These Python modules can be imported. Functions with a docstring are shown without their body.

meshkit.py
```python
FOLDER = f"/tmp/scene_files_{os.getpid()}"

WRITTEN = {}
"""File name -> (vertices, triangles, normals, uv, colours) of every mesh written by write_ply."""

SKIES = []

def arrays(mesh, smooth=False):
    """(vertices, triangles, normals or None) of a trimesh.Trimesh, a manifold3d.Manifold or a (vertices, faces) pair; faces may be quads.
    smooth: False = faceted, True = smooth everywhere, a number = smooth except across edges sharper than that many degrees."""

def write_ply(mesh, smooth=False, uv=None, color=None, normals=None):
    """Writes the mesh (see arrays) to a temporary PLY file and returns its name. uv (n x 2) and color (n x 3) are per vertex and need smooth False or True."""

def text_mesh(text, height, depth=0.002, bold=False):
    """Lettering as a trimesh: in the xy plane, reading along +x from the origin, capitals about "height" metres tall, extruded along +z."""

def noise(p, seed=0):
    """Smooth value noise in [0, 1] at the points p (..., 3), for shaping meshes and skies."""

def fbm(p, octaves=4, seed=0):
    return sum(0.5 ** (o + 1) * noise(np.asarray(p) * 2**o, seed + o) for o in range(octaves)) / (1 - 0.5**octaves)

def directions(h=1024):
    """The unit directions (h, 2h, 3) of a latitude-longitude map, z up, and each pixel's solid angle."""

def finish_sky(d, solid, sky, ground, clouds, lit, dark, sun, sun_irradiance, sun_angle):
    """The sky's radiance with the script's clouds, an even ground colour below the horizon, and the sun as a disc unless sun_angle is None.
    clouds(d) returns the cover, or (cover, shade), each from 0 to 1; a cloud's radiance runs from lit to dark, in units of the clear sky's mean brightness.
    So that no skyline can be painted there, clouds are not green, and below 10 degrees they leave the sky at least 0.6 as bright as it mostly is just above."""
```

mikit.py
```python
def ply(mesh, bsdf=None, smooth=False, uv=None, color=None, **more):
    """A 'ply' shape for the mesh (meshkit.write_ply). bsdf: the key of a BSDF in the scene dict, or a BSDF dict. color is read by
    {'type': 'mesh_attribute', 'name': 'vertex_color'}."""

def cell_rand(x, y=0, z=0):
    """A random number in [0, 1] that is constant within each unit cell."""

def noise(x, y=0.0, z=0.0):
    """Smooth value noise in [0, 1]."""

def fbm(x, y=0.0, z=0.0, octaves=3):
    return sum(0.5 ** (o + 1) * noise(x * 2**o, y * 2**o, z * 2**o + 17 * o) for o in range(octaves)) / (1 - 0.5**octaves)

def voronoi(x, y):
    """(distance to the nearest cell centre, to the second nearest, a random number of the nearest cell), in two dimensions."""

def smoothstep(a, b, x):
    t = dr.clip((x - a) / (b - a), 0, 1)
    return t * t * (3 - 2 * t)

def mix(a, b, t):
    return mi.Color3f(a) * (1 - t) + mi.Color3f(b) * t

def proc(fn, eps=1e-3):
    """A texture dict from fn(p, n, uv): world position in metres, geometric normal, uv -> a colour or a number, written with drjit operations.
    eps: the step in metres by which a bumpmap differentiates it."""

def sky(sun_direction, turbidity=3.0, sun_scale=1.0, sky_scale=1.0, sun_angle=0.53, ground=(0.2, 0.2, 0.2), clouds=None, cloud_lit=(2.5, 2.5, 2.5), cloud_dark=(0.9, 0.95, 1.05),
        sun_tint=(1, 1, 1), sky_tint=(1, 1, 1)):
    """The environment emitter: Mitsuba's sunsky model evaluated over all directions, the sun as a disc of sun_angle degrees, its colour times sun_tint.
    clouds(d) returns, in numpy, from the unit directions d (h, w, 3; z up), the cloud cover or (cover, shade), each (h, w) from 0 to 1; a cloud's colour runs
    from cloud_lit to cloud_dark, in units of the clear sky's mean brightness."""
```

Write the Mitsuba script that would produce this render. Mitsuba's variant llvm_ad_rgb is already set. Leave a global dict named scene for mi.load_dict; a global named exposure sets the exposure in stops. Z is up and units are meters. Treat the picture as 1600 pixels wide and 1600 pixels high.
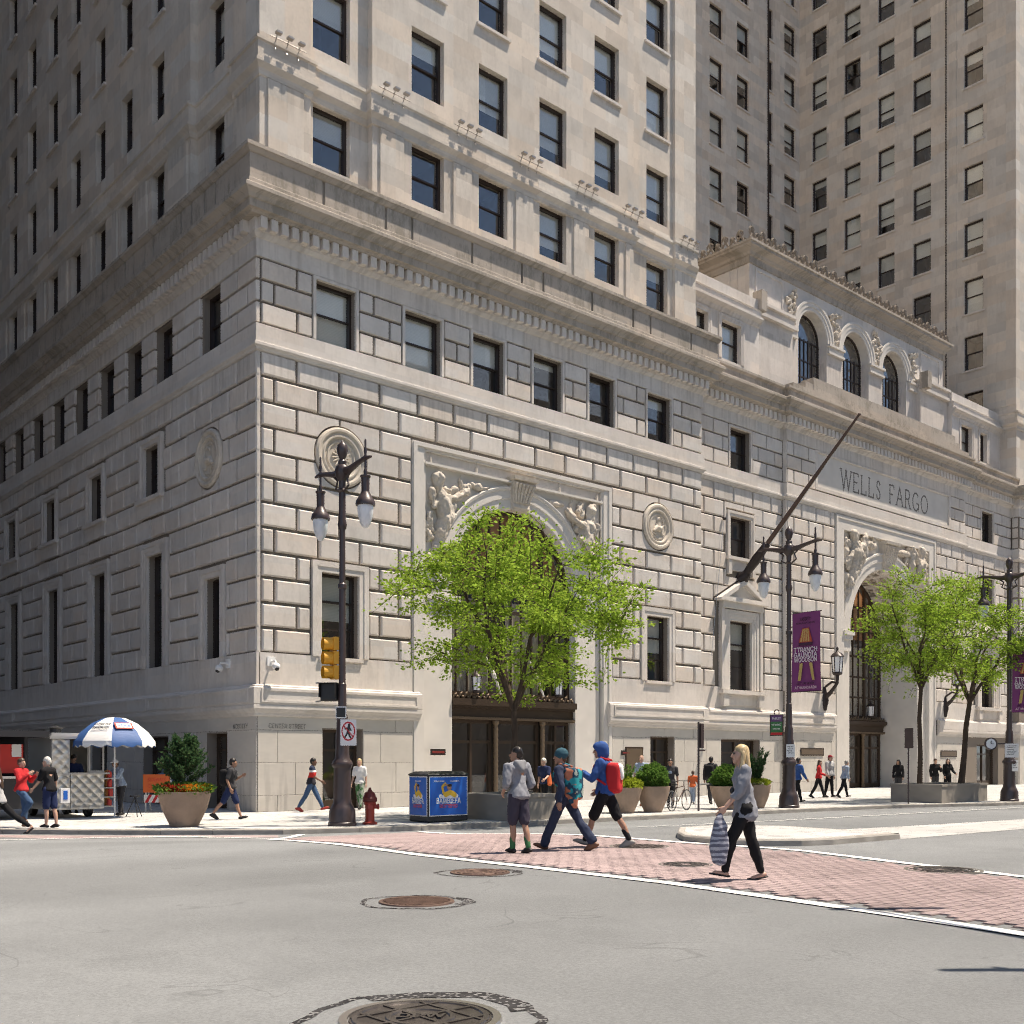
import math, random
import numpy as np, trimesh, drjit as dr, mitsuba as mi, mikit, meshkit
import manifold3d as m3
from shapely.geometry import Polygon, box as sbox, Point
from shapely import affinity
from shapely.ops import unary_union
from mikit import ply, proc, noise, fbm, voronoi, cell_rand, smoothstep, mix

T = mi.ScalarTransform4f
rng = random.Random(7)
scene, labels = {}, {}

# ------------------------------------------------------------------ camera, sky, exposure
EYE = (-16.40, -30.87, 1.70)
FWD = (0.66143, 0.75001)
scene['camera'] = {'type': 'perspective', 'fov': 51.15, 'fov_axis': 'x', 'near_clip': 0.1, 'far_clip': 2000.0,
                   'principal_point_offset_x': 0.0, 'principal_point_offset_y': -0.2409,
                   'to_world': T().look_at(origin=list(EYE), target=[EYE[0] + FWD[0], EYE[1] + FWD[1], EYE[2]], up=[0, 0, 1])}
SUN = (1.45, -1.0, 4.3)
scene['sky'] = mikit.sky(SUN, turbidity=3.0, sun_scale=1.0, sky_scale=0.75, sun_angle=0.6, sun_tint=(0.955, 0.985, 1.05), sky_tint=(1.12, 1.0, 0.92),
                         clouds=lambda d: 0.75 * np.clip((meshkit.fbm(d * np.array([2.2, 2.2, 4.0]) + 3.0, 5) - 0.5) * 5, 0, 1), cloud_lit=(1.7, 1.7, 1.7))
exposure = 2.4

# ------------------------------------------------------------------ helpers
def _take(base):
    if base not in USED:
        USED.add(base); return base
    k = COUNT.get(base, 0) + 1
    while f'{base}_{k:03d}' in USED: k += 1
    COUNT[base] = k
    key = f'{base}_{k:03d}'
    USED.add(key); return key
def unique(base):
    """a key kept for a thing or part; the first mesh added under it takes the key itself"""
    key = _take(base); KEPT.add(key); return key
USED, KEPT, COUNT = set(), set(), {}

def add(key, mesh, bsdf, smooth=False, label=None, cat=None, group=None, kind=None, to_world=None, **more):
    """mesh: a trimesh, (v, f), Manifold, or a ready ply dict. Returns the key taken."""
    if key in KEPT: KEPT.discard(key)
    else: key = _take(key)
    d = dict(mesh) if isinstance(mesh, dict) else ply(mesh, bsdf, smooth, **more)
    if isinstance(mesh, dict) and bsdf: d['bsdf'] = {'type': 'ref', 'id': bsdf}
    if to_world is not None: d['to_world'] = to_world
    scene[key] = d
    tag(key, label, cat, group, kind)
    return key

def thing(base, label, cat, group=None):
    key = unique(base); tag(key, label, cat, group); return key

def tag(key, label=None, cat=None, group=None, kind=None):
    d = {k: v for k, v in dict(label=label, category=cat, group=group, kind=kind).items() if v}
    if d: labels.setdefault(key, {}).update(d)

class MB:
    """collects pieces of one mesh"""
    def __init__(s): s.v, s.f, s.n = [], [], 0
    def add(s, v, f=None):
        if f is None:
            if isinstance(v, MB): v, f = v.get()
            elif hasattr(v, 'to_mesh'):
                q = v.to_mesh(); v, f = q.vert_properties[:, :3], q.tri_verts
            else: v, f = v.vertices, v.faces
        v = np.asarray(v, float); f = np.asarray(f, int)
        if f.size == 0: return s
        if f.shape[1] == 4: f = np.vstack([f[:, [0, 1, 2]], f[:, [0, 2, 3]]])
        s.v.append(v); s.f.append(f + s.n); s.n += len(v); return s
    def get(s): return (np.vstack(s.v), np.vstack(s.f)) if s.v else (np.zeros((0, 3)), np.zeros((0, 3), int))
    def box(s, a0, a1, b0, b1, c0, c1):
        v = [[x, y, z] for x in (a0, a1) for y in (b0, b1) for z in (c0, c1)]
        return s.add(v, [[0, 1, 3, 2], [4, 6, 7, 5], [0, 4, 5, 1], [2, 3, 7, 6], [0, 2, 6, 4], [1, 5, 7, 3]])
    def lathe(s, prof, at=(0, 0, 0), n=20):
        p = np.asarray(prof, float); k = len(p); a = np.arange(n) * 2 * np.pi / n
        v = np.stack([np.outer(p[:, 0], np.cos(a)), np.outer(p[:, 0], np.sin(a)), np.repeat(p[:, 1:2], n, 1)], -1).reshape(-1, 3) + np.asarray(at)
        i, j = np.meshgrid(np.arange(k - 1), np.arange(n), indexing='ij')
        return s.add(v, np.stack([i * n + j, i * n + (j + 1) % n, (i + 1) * n + (j + 1) % n, (i + 1) * n + j], -1).reshape(-1, 4))
    def tube(s, pts, r, n=8, caps=True):
        p = np.asarray(pts, float); r = np.broadcast_to(np.asarray(r, float), (len(p),))
        t = np.gradient(p, axis=0); t /= np.linalg.norm(t, axis=1, keepdims=True) + 1e-12
        ref = np.array([0, 0, 1.0]) if abs(t[:, 2]).mean() < .8 else np.array([1.0, 0, 0])
        a = np.cross(t, ref); a /= np.linalg.norm(a, axis=1, keepdims=True) + 1e-12; b = np.cross(t, a)
        g = np.arange(n) * 2 * np.pi / n
        v = p[:, None] + r[:, None, None] * (np.cos(g)[None, :, None] * a[:, None] + np.sin(g)[None, :, None] * b[:, None])
        i, j = np.meshgrid(np.arange(len(p) - 1), np.arange(n), indexing='ij')
        f = np.stack([i * n + j, i * n + (j + 1) % n, (i + 1) * n + (j + 1) % n, (i + 1) * n + j], -1).reshape(-1, 4)
        s.add(v.reshape(-1, 3), f)
        if caps:
            for e in (0, len(p) - 1): s.add(v[e], [[0, k, k + 1] for k in range(1, n - 1)])
        return s
    def ext(s, poly, n0, n1):
        """shapely polygon in (s, z), extruded from depth n0 to n1 -> local (s, n, z)"""
        for g in getattr(poly, 'geoms', [poly]):
            if g.is_empty or g.area < 1e-6: continue
            m = trimesh.creation.extrude_polygon(g, n1 - n0, engine='earcut')
            v = np.array(m.vertices)
            s.add(np.stack([v[:, 0], v[:, 2] + n0, v[:, 1]], 1), np.array(m.faces)[:, ::-1])
        return s
    def sphere(s, c, r, sub=2):
        m = trimesh.creation.icosphere(subdivisions=sub); return s.add(m.vertices * np.asarray(r) + np.asarray(c), m.faces)
    def xf(s, M):
        M = np.asarray(M, float); v, f = s.get(); o = MB(); w = v @ M[:3, :3].T + M[:3, 3]
        return o.add(w, f[:, ::-1] if np.linalg.det(M[:3, :3]) < 0 else f)

class Frame:
    """F: a wall whose face lies at y = off and looks to -y, s = x.  L: face at x = off, looks to -x, s = y.  R: face at x = off, looks to +x."""
    def __init__(s, kind, off):
        s.kind, s.off = kind, off
        s.M = np.eye(4)
        if kind == 'F': s.M[:3, :3] = [[1, 0, 0], [0, -1, 0], [0, 0, 1]]; s.M[1, 3] = off
        if kind == 'L': s.M[:3, :3] = [[0, -1, 0], [1, 0, 0], [0, 0, 1]]; s.M[0, 3] = off
        if kind == 'R': s.M[:3, :3] = [[0, 1, 0], [1, 0, 0], [0, 0, 1]]; s.M[0, 3] = off
    def mesh(s, mb): return mb.xf(s.M).get()
    def at(s, a, n, z):
        """to_world for a piece that is symmetric in s, standing at (a, n, z)"""
        p = s.M @ np.array([a, n, z, 1.0])
        R = np.eye(4); R[:3, :3] = {'F': np.diag([-1.0, -1, 1]), 'L': s.M[:3, :3], 'R': np.array([[0, 1.0, 0], [-1, 0, 0], [0, 0, 1]])}[s.kind]
        R[:3, 3] = p[:3]
        return T(R.tolist())
    def wadd(s, key, mb, bsdf, smooth=False, **k): return add(key, s.mesh(mb), bsdf, smooth, **k)

def sweep(prof, path, close=False):
    """an open profile of (outward, z) carried along a plan path, outward to the right of travel, mitred"""
    p = np.asarray(path, float); pr = np.asarray(prof, float); n = len(p)
    d = np.diff(p, axis=0); d /= np.linalg.norm(d, axis=1, keepdims=True)
    nr = np.stack([d[:, 1], -d[:, 0]], 1)
    m = np.zeros((n, 2)); m[0], m[-1] = nr[0], nr[-1]
    for i in range(1, n - 1):
        b = nr[i - 1] + nr[i]; m[i] = b / (b @ nr[i])
    k = len(pr)
    v = np.zeros((n, k, 3)); v[:, :, :2] = p[:, None] + m[:, None] * pr[None, :, :1]; v[:, :, 2] = pr[None, :, 1]
    i, j = np.meshgrid(np.arange(n - 1), np.arange(k - 1), indexing='ij')
    # flat strips: vertices are not shared between profile segments, so edges stay crisp
    f = np.stack([i * k + j, (i + 1) * k + j, (i + 1) * k + j + 1, i * k + j + 1], -1).reshape(-1, 4)
    o = MB().add(v.reshape(-1, 3), f)
    for e in (0, n - 1):
        try:
            if k > 2: o.add(v[e], [[0, q, q + 1] for q in range(1, k - 1)])
        except Exception: pass
    return o

def arch(c, z, r, z0):
    """opening: straight jambs from z0 to the springing z, half circle above"""
    a = np.linspace(0, np.pi, 25)
    return Polygon([(c - r, z0)] + [(c - r * math.cos(t), z + r * math.sin(t)) for t in a] + [(c + r, z0)])
def rect(a, b, c, d): return sbox(a, c, b, d)

_cache = {}
def cached(key, fn, bsdf, smooth=False):
    if key not in _cache: _cache[key] = ply(fn(), bsdf, smooth)
    return _cache[key]
def rotz(deg, at=(0, 0, 0), sc=1.0): return T().translate(list(at)).rotate([0, 0, 1], deg).scale(sc)
# ------------------------------------------------------------------ materials
def two(b): return {'type': 'twosided', 'bsdf': b}
def mat(name, base, rough=0.6, metal=0.0, spec=0.5, bump=None, bscale=1.0, sheen=0.0, coat=0.0, eps=2e-3):
    b = {'type': 'principled', 'roughness': rough if isinstance(rough, dict) else float(rough), 'metallic': float(metal), 'specular': float(spec)}
    b['base_color'] = base if isinstance(base, dict) else {'type': 'rgb', 'value': [float(x) for x in base]}
    if sheen: b['sheen'] = float(sheen)
    if coat: b['clearcoat'] = float(coat); b['clearcoat_gloss'] = 0.9
    if bump is not None: b = {'type': 'bumpmap', 'arbitrary': proc(bump, eps), 'scale': float(bscale), 'bsdf': b}
    scene[name] = two(b); return name

def stone_fn(base, stain, ash=0.05, su=1.63, sz=0.8, warm=0.04):
    base = np.array(base)
    def fn(p, n, uv):
        u = p.x + p.y
        c = cell_rand(dr.floor(u / su + 0.5 * dr.floor(p.z / sz)), dr.floor(p.z / sz), 3)
        v = 1 + ash * (c - 0.5) * 2
        m = fbm(u * 1.7, p.z * 1.3, p.y * 0.7 + 3, 4)
        f = fbm(u * 14, p.z * 14, p.y * 9, 3)
        v = v * (0.90 + 0.2 * m) * (0.955 + 0.09 * f)
        col = mi.Color3f(*[float(x) for x in base]) * v
        w = (cell_rand(dr.floor(u / su), dr.floor(p.z / sz), 9) - 0.5) * warm
        col = mi.Color3f(col.x * (1 + w), col.y, col.z * (1 - w))
        if stain > 0:
            st = fbm(u * 7.0, p.z * 1.3, p.y * 2.0 + 5.0, 4); bl = fbm(u * 0.9, p.z * 1.6, 11.0, 3); gr = fbm(u * 22, p.z * 9, 3.0, 2)
            k = smoothstep(0.44, 0.70, st * 0.45 + bl * 0.35 + gr * 0.2) * stain
            col = mix(col, mi.Color3f(0.255, 0.23, 0.19), k)
        # soot washed down below the projecting bands
        run = fbm(u * 8.0, p.z * 0.5, 17.0, 4)
        led = smoothstep(13.2, 14.7, p.z) * smoothstep(14.75, 14.7, p.z) + smoothstep(22.2, 23.6, p.z) * smoothstep(23.65, 23.6, p.z) + smoothstep(17.0, 18.3, p.z) * smoothstep(18.5, 18.4, p.z) + smoothstep(4.3, 5.1, p.z) * smoothstep(5.2, 5.1, p.z) * 0.7
        col = mix(col, mi.Color3f(0.25, 0.225, 0.19), smoothstep(0.45, 0.72, run) * led * 0.28)
        return col
    return fn
def stone_bump(p, n, uv): return fbm((p.x + p.y) * 30, p.z * 30, p.y * 17, 3)
ST = (0.61, 0.57, 0.525)
mat('stone', proc(stone_fn(ST, 0.16)), 0.85, spec=0.25, bump=stone_bump, bscale=0.006)
for nm_, k_ in (('stone_pale', 1.06), ('stone_grey', .93), ('stone_warm', .985)): mat(nm_, proc(stone_fn(np.array(ST) * k_ * ((1.025, .99, .955) if nm_ == 'stone_warm' else (1, 1, 1)), 0.16, ash=0.0)), 0.85, spec=0.25, bump=stone_bump, bscale=0.006)
mat('stone_tower', proc(stone_fn((0.575, 0.525, 0.46), 0.16, ash=0.12, su=1.35, sz=0.66, warm=0.08)), 0.85, spec=0.25, bump=stone_bump, bscale=0.006)
mat('stone_stained', proc(stone_fn((0.41, 0.365, 0.315), 0.8, ash=0.05)), 0.88, spec=0.2, bump=stone_bump, bscale=0.01)
mat('stone_weathered', proc(stone_fn((0.25, 0.215, 0.18), 0.9, ash=0.0)), 0.9, spec=0.2)
mat('stone_carved', proc(stone_fn((0.58, 0.525, 0.45), 0.35, ash=0.0)), 0.85, spec=0.2)
mat('stone_joint', (0.23, 0.20, 0.17), 0.9, spec=0.1)
mat('stone_letter', (0.20, 0.185, 0.165), 0.9, spec=0.1)
def trav_fn(p, n, uv):
    u = p.x + p.y
    c = cell_rand(dr.floor(u / 1.7), dr.floor(p.z / 1.04 + 0.5), 5)
    s = fbm(u * 1.2, p.z * 2.5, 2.0, 4); f = fbm(u * 6, p.z * 20, 2.0, 2)
    drip = smoothstep(0.55, 0.8, fbm(u * 6, p.z * 0.7, 8.0, 3)) * smoothstep(2.4, 0.0, p.z) * 0.18
    return mi.Color3f(0.57, 0.535, 0.48) * (0.90 + 0.08 * c + 0.16 * (s - 0.5) + 0.05 * (f - 0.5) - drip)
mat('plinth_stone', proc(trav_fn), 0.7, spec=0.35)
def white_fn(p, n, uv): return mi.Color3f(0.62, 0.59, 0.545) * (0.93 + 0.14 * fbm((p.x + p.y) * 2, p.z * 2, 1.0, 3))
mat('stone_smooth', proc(white_fn), 0.8, spec=0.3)

mat('window_frame', (0.028, 0.019, 0.016), 0.45)
mat('bronze', (0.075, 0.052, 0.036), 0.42, metal=0.5, bump=lambda p, n, uv: fbm(p.x * 25, p.z * 25, p.y * 25, 2), bscale=0.01)
mat('bronze_light', (0.16, 0.115, 0.075), 0.45, metal=0.4)
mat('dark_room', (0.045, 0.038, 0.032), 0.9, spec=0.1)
def blind_fn(p, n, uv): return mi.Color3f(0.60, 0.625, 0.575) * (0.75 + 0.35 * cell_rand(dr.floor((p.x + p.y) / 2.6), dr.floor(p.z / 3.0), 4)) * (0.93 + 0.07 * dr.sin(p.z * 125))
mat('blind', proc(blind_fn), 0.7, spec=0.2)
mat('curtain', (0.45, 0.41, 0.33), 0.9)
mat('amber', (0.42, 0.19, 0.06), 0.7)
scene['glass'] = {'type': 'thindielectric', 'int_ior': 1.85}
mat('frosted', (0.72, 0.74, 0.77), 0.25, spec=0.6, coat=0.6)

def asphalt_fn(p, n, uv):
    g = noise(p.x * 60, p.y * 60, 0.0); g2 = noise(p.x * 150, p.y * 150, 4.0)
    m = fbm(p.x * 0.22, p.y * 0.22, 2.0, 4); t = fbm(p.x * 0.12, p.y * 0.75, 7.0, 3); q = fbm(p.x * 1.3, p.y * 1.3, 9.0, 3)
    c = 0.155 * (0.80 + 0.40 * m) * (0.86 + 0.28 * t) * (0.93 + 0.14 * q) * (0.80 + 0.22 * g + 0.18 * g2)
    oil = smoothstep(0.66, 0.78, fbm(p.x * 0.8 + 4, p.y * 0.5, 21.0, 4)); c = c * (1 - 0.07 * oil)
    spot = smoothstep(0.80, 0.84, noise(p.x * 3.1, p.y * 3.1, 13.0)) * smoothstep(0.45, 0.6, m); c = c * (1 - 0.05 * spot)
    crack = fbm(p.x * 0.45 + noise(p.x * .9, p.y * .9, 3.0), p.y * 0.45, 5.0, 4)
    c = c * (1 - 0.20 * smoothstep(0.006, 0.0, dr.abs(crack - 0.5)) * smoothstep(.5, .62, q))
    return mi.Color3f(c * 0.955, c * 1.0, c * 1.02)
mat('asphalt', proc(asphalt_fn), 0.9, spec=0.25, bump=lambda p, n, uv: noise(p.x * 70, p.y * 70, 1.0) + 0.5 * noise(p.x * 170, p.y * 170, 2.0), bscale=0.0022, eps=3e-3)
def tar_fn(p, n, uv): return mi.Color3f(0.028, 0.028, 0.029) * (0.5 + 1.0 * fbm(p.x * 9, p.y * 9, 2.0, 3)) + mi.Color3f(0.13, 0.13, 0.13) * smoothstep(0.62, 0.7, noise(p.x * 45, p.y * 45, 6.0))
mat('asphalt_patch', proc(tar_fn), 0.85, spec=0.25, bump=lambda p, n, uv: noise(p.x * 60, p.y * 60, 1.0), bscale=0.006)
def walk_fn(p, n, uv):
    m = fbm(p.x * 0.8, p.y * 0.8, 2.0, 4); f = noise(p.x * 40, p.y * 40, 0.0)
    c = cell_rand(dr.floor(p.x / 1.5), dr.floor(p.y / 1.5), 2)
    spot = smoothstep(0.74, 0.8, noise(p.x * 5.5, p.y * 5.5, 9.0)) * 0.25
    return mi.Color3f(0.355, 0.355, 0.345) * (0.85 + 0.25 * m) * (0.94 + 0.1 * f) * (0.94 + 0.12 * c) * (1 - spot)
mat('sidewalk_concrete', proc(walk_fn), 0.9, spec=0.25)
mat('kerb_granite', proc(lambda p, n, uv: mi.Color3f(0.30, 0.285, 0.26) * (0.6 + 0.75 * fbm(p.x * 4, p.y * 4, p.z * 8, 4))), 0.9, spec=0.2)
def brick_fn(p, n, uv):
    m = fbm(p.x * 0.5, p.y * 0.35, 2.0, 4); f = noise(p.x * 60, p.y * 60, 0.0); t = fbm(p.x * 0.3, p.y * 1.4, 7.0, 3)
    r = cell_rand(dr.floor(p.x / .135), dr.floor((p.y + 9.6 + .0675) / .135), 3)
    d = smoothstep(0.6, 0.75, fbm(p.x * 1.5, p.y * 1.5, 15.0, 3))
    return mi.Color3f(0.275, 0.218, 0.215) * (0.74 + 0.42 * m) * (0.90 + 0.2 * f) * (0.84 + 0.3 * t) * (0.93 + 0.14 * r) * (1 - 0.2 * d)
mat('paver', proc(brick_fn), 0.9, spec=0.2)
mat('paver_joint', (0.095, 0.075, 0.072), 0.95, spec=0.1)
def paint_fn(p, n, uv):
    w = smoothstep(0.60, 0.75, fbm(p.x * 6, p.y * 6, 3.0, 4))
    return mix(mi.Color3f(0.70, 0.70, 0.68), mi.Color3f(0.30, 0.30, 0.29), w * 0.8) * (0.9 + 0.15 * noise(p.x * 45, p.y * 45, 1.0))
mat('road_paint', proc(paint_fn), 0.7)
# ------------------------------------------------------------------ ground: road, kerb, pavement, crosswalks, median
KERB = np.array([(-9.2, 70), (-9.2, -2), (-8.5, -3.2), (-7.2, -4.7), (-5.75, -6.05), (-4.8, -6.85), (-3.5, -7.9), (-1.7, -8.5), (-.1, -8.9), (3.9, -9.25), (9.4, -9.6), (15.6, -10.1), (21, -10.7), (25, -12.2), (28.5, -12.7), (140, -17)])
def kerb_dist(p):
    best = np.full(len(p), 1e9)
    for a, b in zip(KERB[:-1], KERB[1:]):
        t = np.clip(((p - a) @ (b - a)) / ((b - a) @ (b - a)), 0, 1)
        best = np.minimum(best, np.linalg.norm(p - a - t[:, None] * (b - a), axis=1))
    return best
def road_z(x, y):
    p = np.stack([np.atleast_1d(np.asarray(x, float)), np.atleast_1d(np.asarray(y, float))], 1)
    t = np.clip(kerb_dist(p) / 8, 0, 1)
    return -.13 + .33 * t * t * (3 - 2 * t)
def rz(x, y): return float(road_z(x, y)[0])

gx = np.unique(np.concatenate([np.linspace(-400, -40, 19), np.arange(-40, 60, .5), np.linspace(60, 500, 23)]))
gy = np.unique(np.concatenate([np.linspace(-400, -45, 18), np.arange(-45, 20, .5), np.linspace(20, 500, 25)]))
X, Y = np.meshgrid(gx, gy, indexing='ij')
Zg = road_z(X.ravel(), Y.ravel()).reshape(X.shape)
import shapely
_in = shapely.contains_xy(Polygon(list(map(tuple, KERB)) + [(140, 70)]), X.ravel(), Y.ravel()).reshape(X.shape)
Zg[_in] = np.where(kerb_dist(np.column_stack([X[_in], Y[_in]])) < 1.2, -.13, -.5)
i, j = np.meshgrid(np.arange(len(gx) - 1), np.arange(len(gy) - 1), indexing='ij'); w = len(gy)
add('road', (np.stack([X, Y, Zg], -1).reshape(-1, 3), np.stack([i * w + j, (i + 1) * w + j, (i + 1) * w + j + 1, i * w + j + 1], -1).reshape(-1, 4)), 'asphalt', smooth=True, kind='structure')

def strip(pts, width, lift, step=.5):
    """a flat band draped on the road along a plan polyline"""
    p = np.asarray(pts, float); q = []
    for a, b in zip(p[:-1], p[1:]):
        n = max(1, int(np.linalg.norm(b - a) / step)); q += [a + (b - a) * k / n for k in range(n)]
    q = np.array(q + [p[-1]]); d = np.gradient(q, axis=0); d /= np.linalg.norm(d, axis=1, keepdims=True); nr = np.stack([d[:, 1], -d[:, 0]], 1)
    l, r = q + nr * width / 2, q - nr * width / 2
    v = np.vstack([np.column_stack([s, road_z(s[:, 0], s[:, 1]) + lift]) for s in (l, r)]); n = len(q); k = np.arange(n - 1)
    return MB().add(v, np.stack([k, k + n, k + n + 1, k + 1], 1))
def drape(poly, lift, cell=.5):
    """a polygon laid on the road, cut into cells so that it follows the crown"""
    o = MB(); x0, y0, x1, y1 = poly.bounds
    for a in np.arange(x0, x1, cell):
        for b in np.arange(y0, y1, cell):
            g = poly.intersection(sbox(a, b, a + cell, b + cell))
            for h in getattr(g, 'geoms', [g]):
                if h.area < 1e-5: continue
                v2, f = trimesh.creation.triangulate_polygon(h, engine='earcut')
                o.add(np.column_stack([v2, road_z(v2[:, 0], v2[:, 1]) + lift]), f)
    return o

inner = np.array(list(zip(*[np.interp(np.linspace(0, 1, 900), np.linspace(0, 1, len(KERB)), KERB[:, c]) for c in (0, 1)])))
walk = Polygon(list(map(tuple, KERB)) + [(140, 70)]).buffer(-.18)
v2, f2 = trimesh.creation.triangulate_polygon(walk, engine='earcut')
add('pavement', (np.column_stack([v2, np.full(len(v2), -.003)]), f2), 'sidewalk_concrete', kind='structure')
kerb = thing('kerb', None, None); tag(kerb, kind='structure')
# kerb stones, each about two metres long
seg = []
for a, b in zip(KERB[1:-1], KERB[2:]):
    n = max(1, int(round(np.linalg.norm(b - a) / 2.0))) if a[0] < 40 else 1
    n = min(n, 30)
    for k in range(n): seg.append((a + (b - a) * k / n, a + (b - a) * (k + 1) / n))
for a, b in [(KERB[0], KERB[1])]: seg.append((a, b))
for a, b in seg:
    d = (b - a) / np.linalg.norm(b - a); e = d * .006
    add(kerb + '__kerbstone', sweep([(-.2, -.02), (-.2, .002), (-.03, .002), (0, -.02), (0.012, -.3)], [a + e, b - e]).get(), 'kerb_granite')

OUT = [(-3.2, -8.25), (-5.3, -10.6), (-6.2, -13.6), (-6.5, -17.4), (-6.47, -20.26), (-6.5, -22.5), (-6.68, -24.0), (-6.9, -25.6), (-7.12, -26.9), (-7.5, -30)]
INN = [(-.5, -9.4), (-1.1, -12.3), (-1.45, -15.5), (-1.5, -18.36), (-1.38, -20.16), (-1.4, -21.0), (-2.0, -22.9), (-2.3, -24.0), (-2.6, -25.0), (-3.4, -30)]
LFT = [(-4.7, -9.6), (-5.55, -7.3), (-6.9, -6.55), (-8.2, -6.5), (-10.3, -7.4), (-14, -9)]
marks = thing('road_markings', None, None); tag(marks, kind='structure')
for k, (pts, wd) in enumerate([(OUT, .2), (INN, .2), (LFT, .17), ([(2.5, -13.9), (4, -14.6), (8, -15.3), (20, -15.9), (60, -17.5)], .16)]):
    add(marks + '__painted_line', strip(pts, wd, .012).get(), 'road_paint')

# brick crosswalk: a dark bed with the pavers standing proud of it
cw = thing('brick_crosswalk', None, None); tag(cw, kind='structure')
band = Polygon(OUT + INN[::-1]).buffer(-.16)
left = Polygon([(-4.2, -9.0), (-5.4, -7.2), (-6.9, -6.45), (-8.3, -6.3), (-9.2, -4.2), (-8.9, -3.2), (-7.35, -4.95), (-5.9, -6.25), (-4.95, -7.05), (-3.7, -8.1)]).buffer(-.03)
add(cw + '__faded_apron', drape(left, .004).get(), 'paver')
pav, near = [], []
for r in range(160):
    y = -9.6 - r * .135
    if y < -29.5: break
    for c in range(40):
        x = -8.0 + c * .27 + (.135 if r % 2 else 0)
        if band.contains(sbox(x, y - .062, x + .262, y + .062)): pav.append((x, y))
bed = unary_union([sbox(x - .01, y - .075, x + .275, y + .075) for x, y in pav]).simplify(.002)
add(cw + '__mortar_bed', drape(bed, .003).get(), 'paver_joint')
def paver(x, y):
    a, b, h, e = .129, .0615, .011, .004
    z = rz(x + .131, y) + .003 + rng.uniform(-.001, .001)
    cx = x + .131
    v = [(cx + sx * a, y + sy * b, z) for sx, sy in ((-1, -1), (1, -1), (1, 1), (-1, 1))] + [(cx + sx * (a - e), y + sy * (b - e), z + h) for sx, sy in ((-1, -1), (1, -1), (1, 1), (-1, 1))]
    return v, [[4, 5, 6, 7], [0, 1, 5, 4], [1, 2, 6, 5], [2, 3, 7, 6], [3, 0, 4, 7]]
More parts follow.
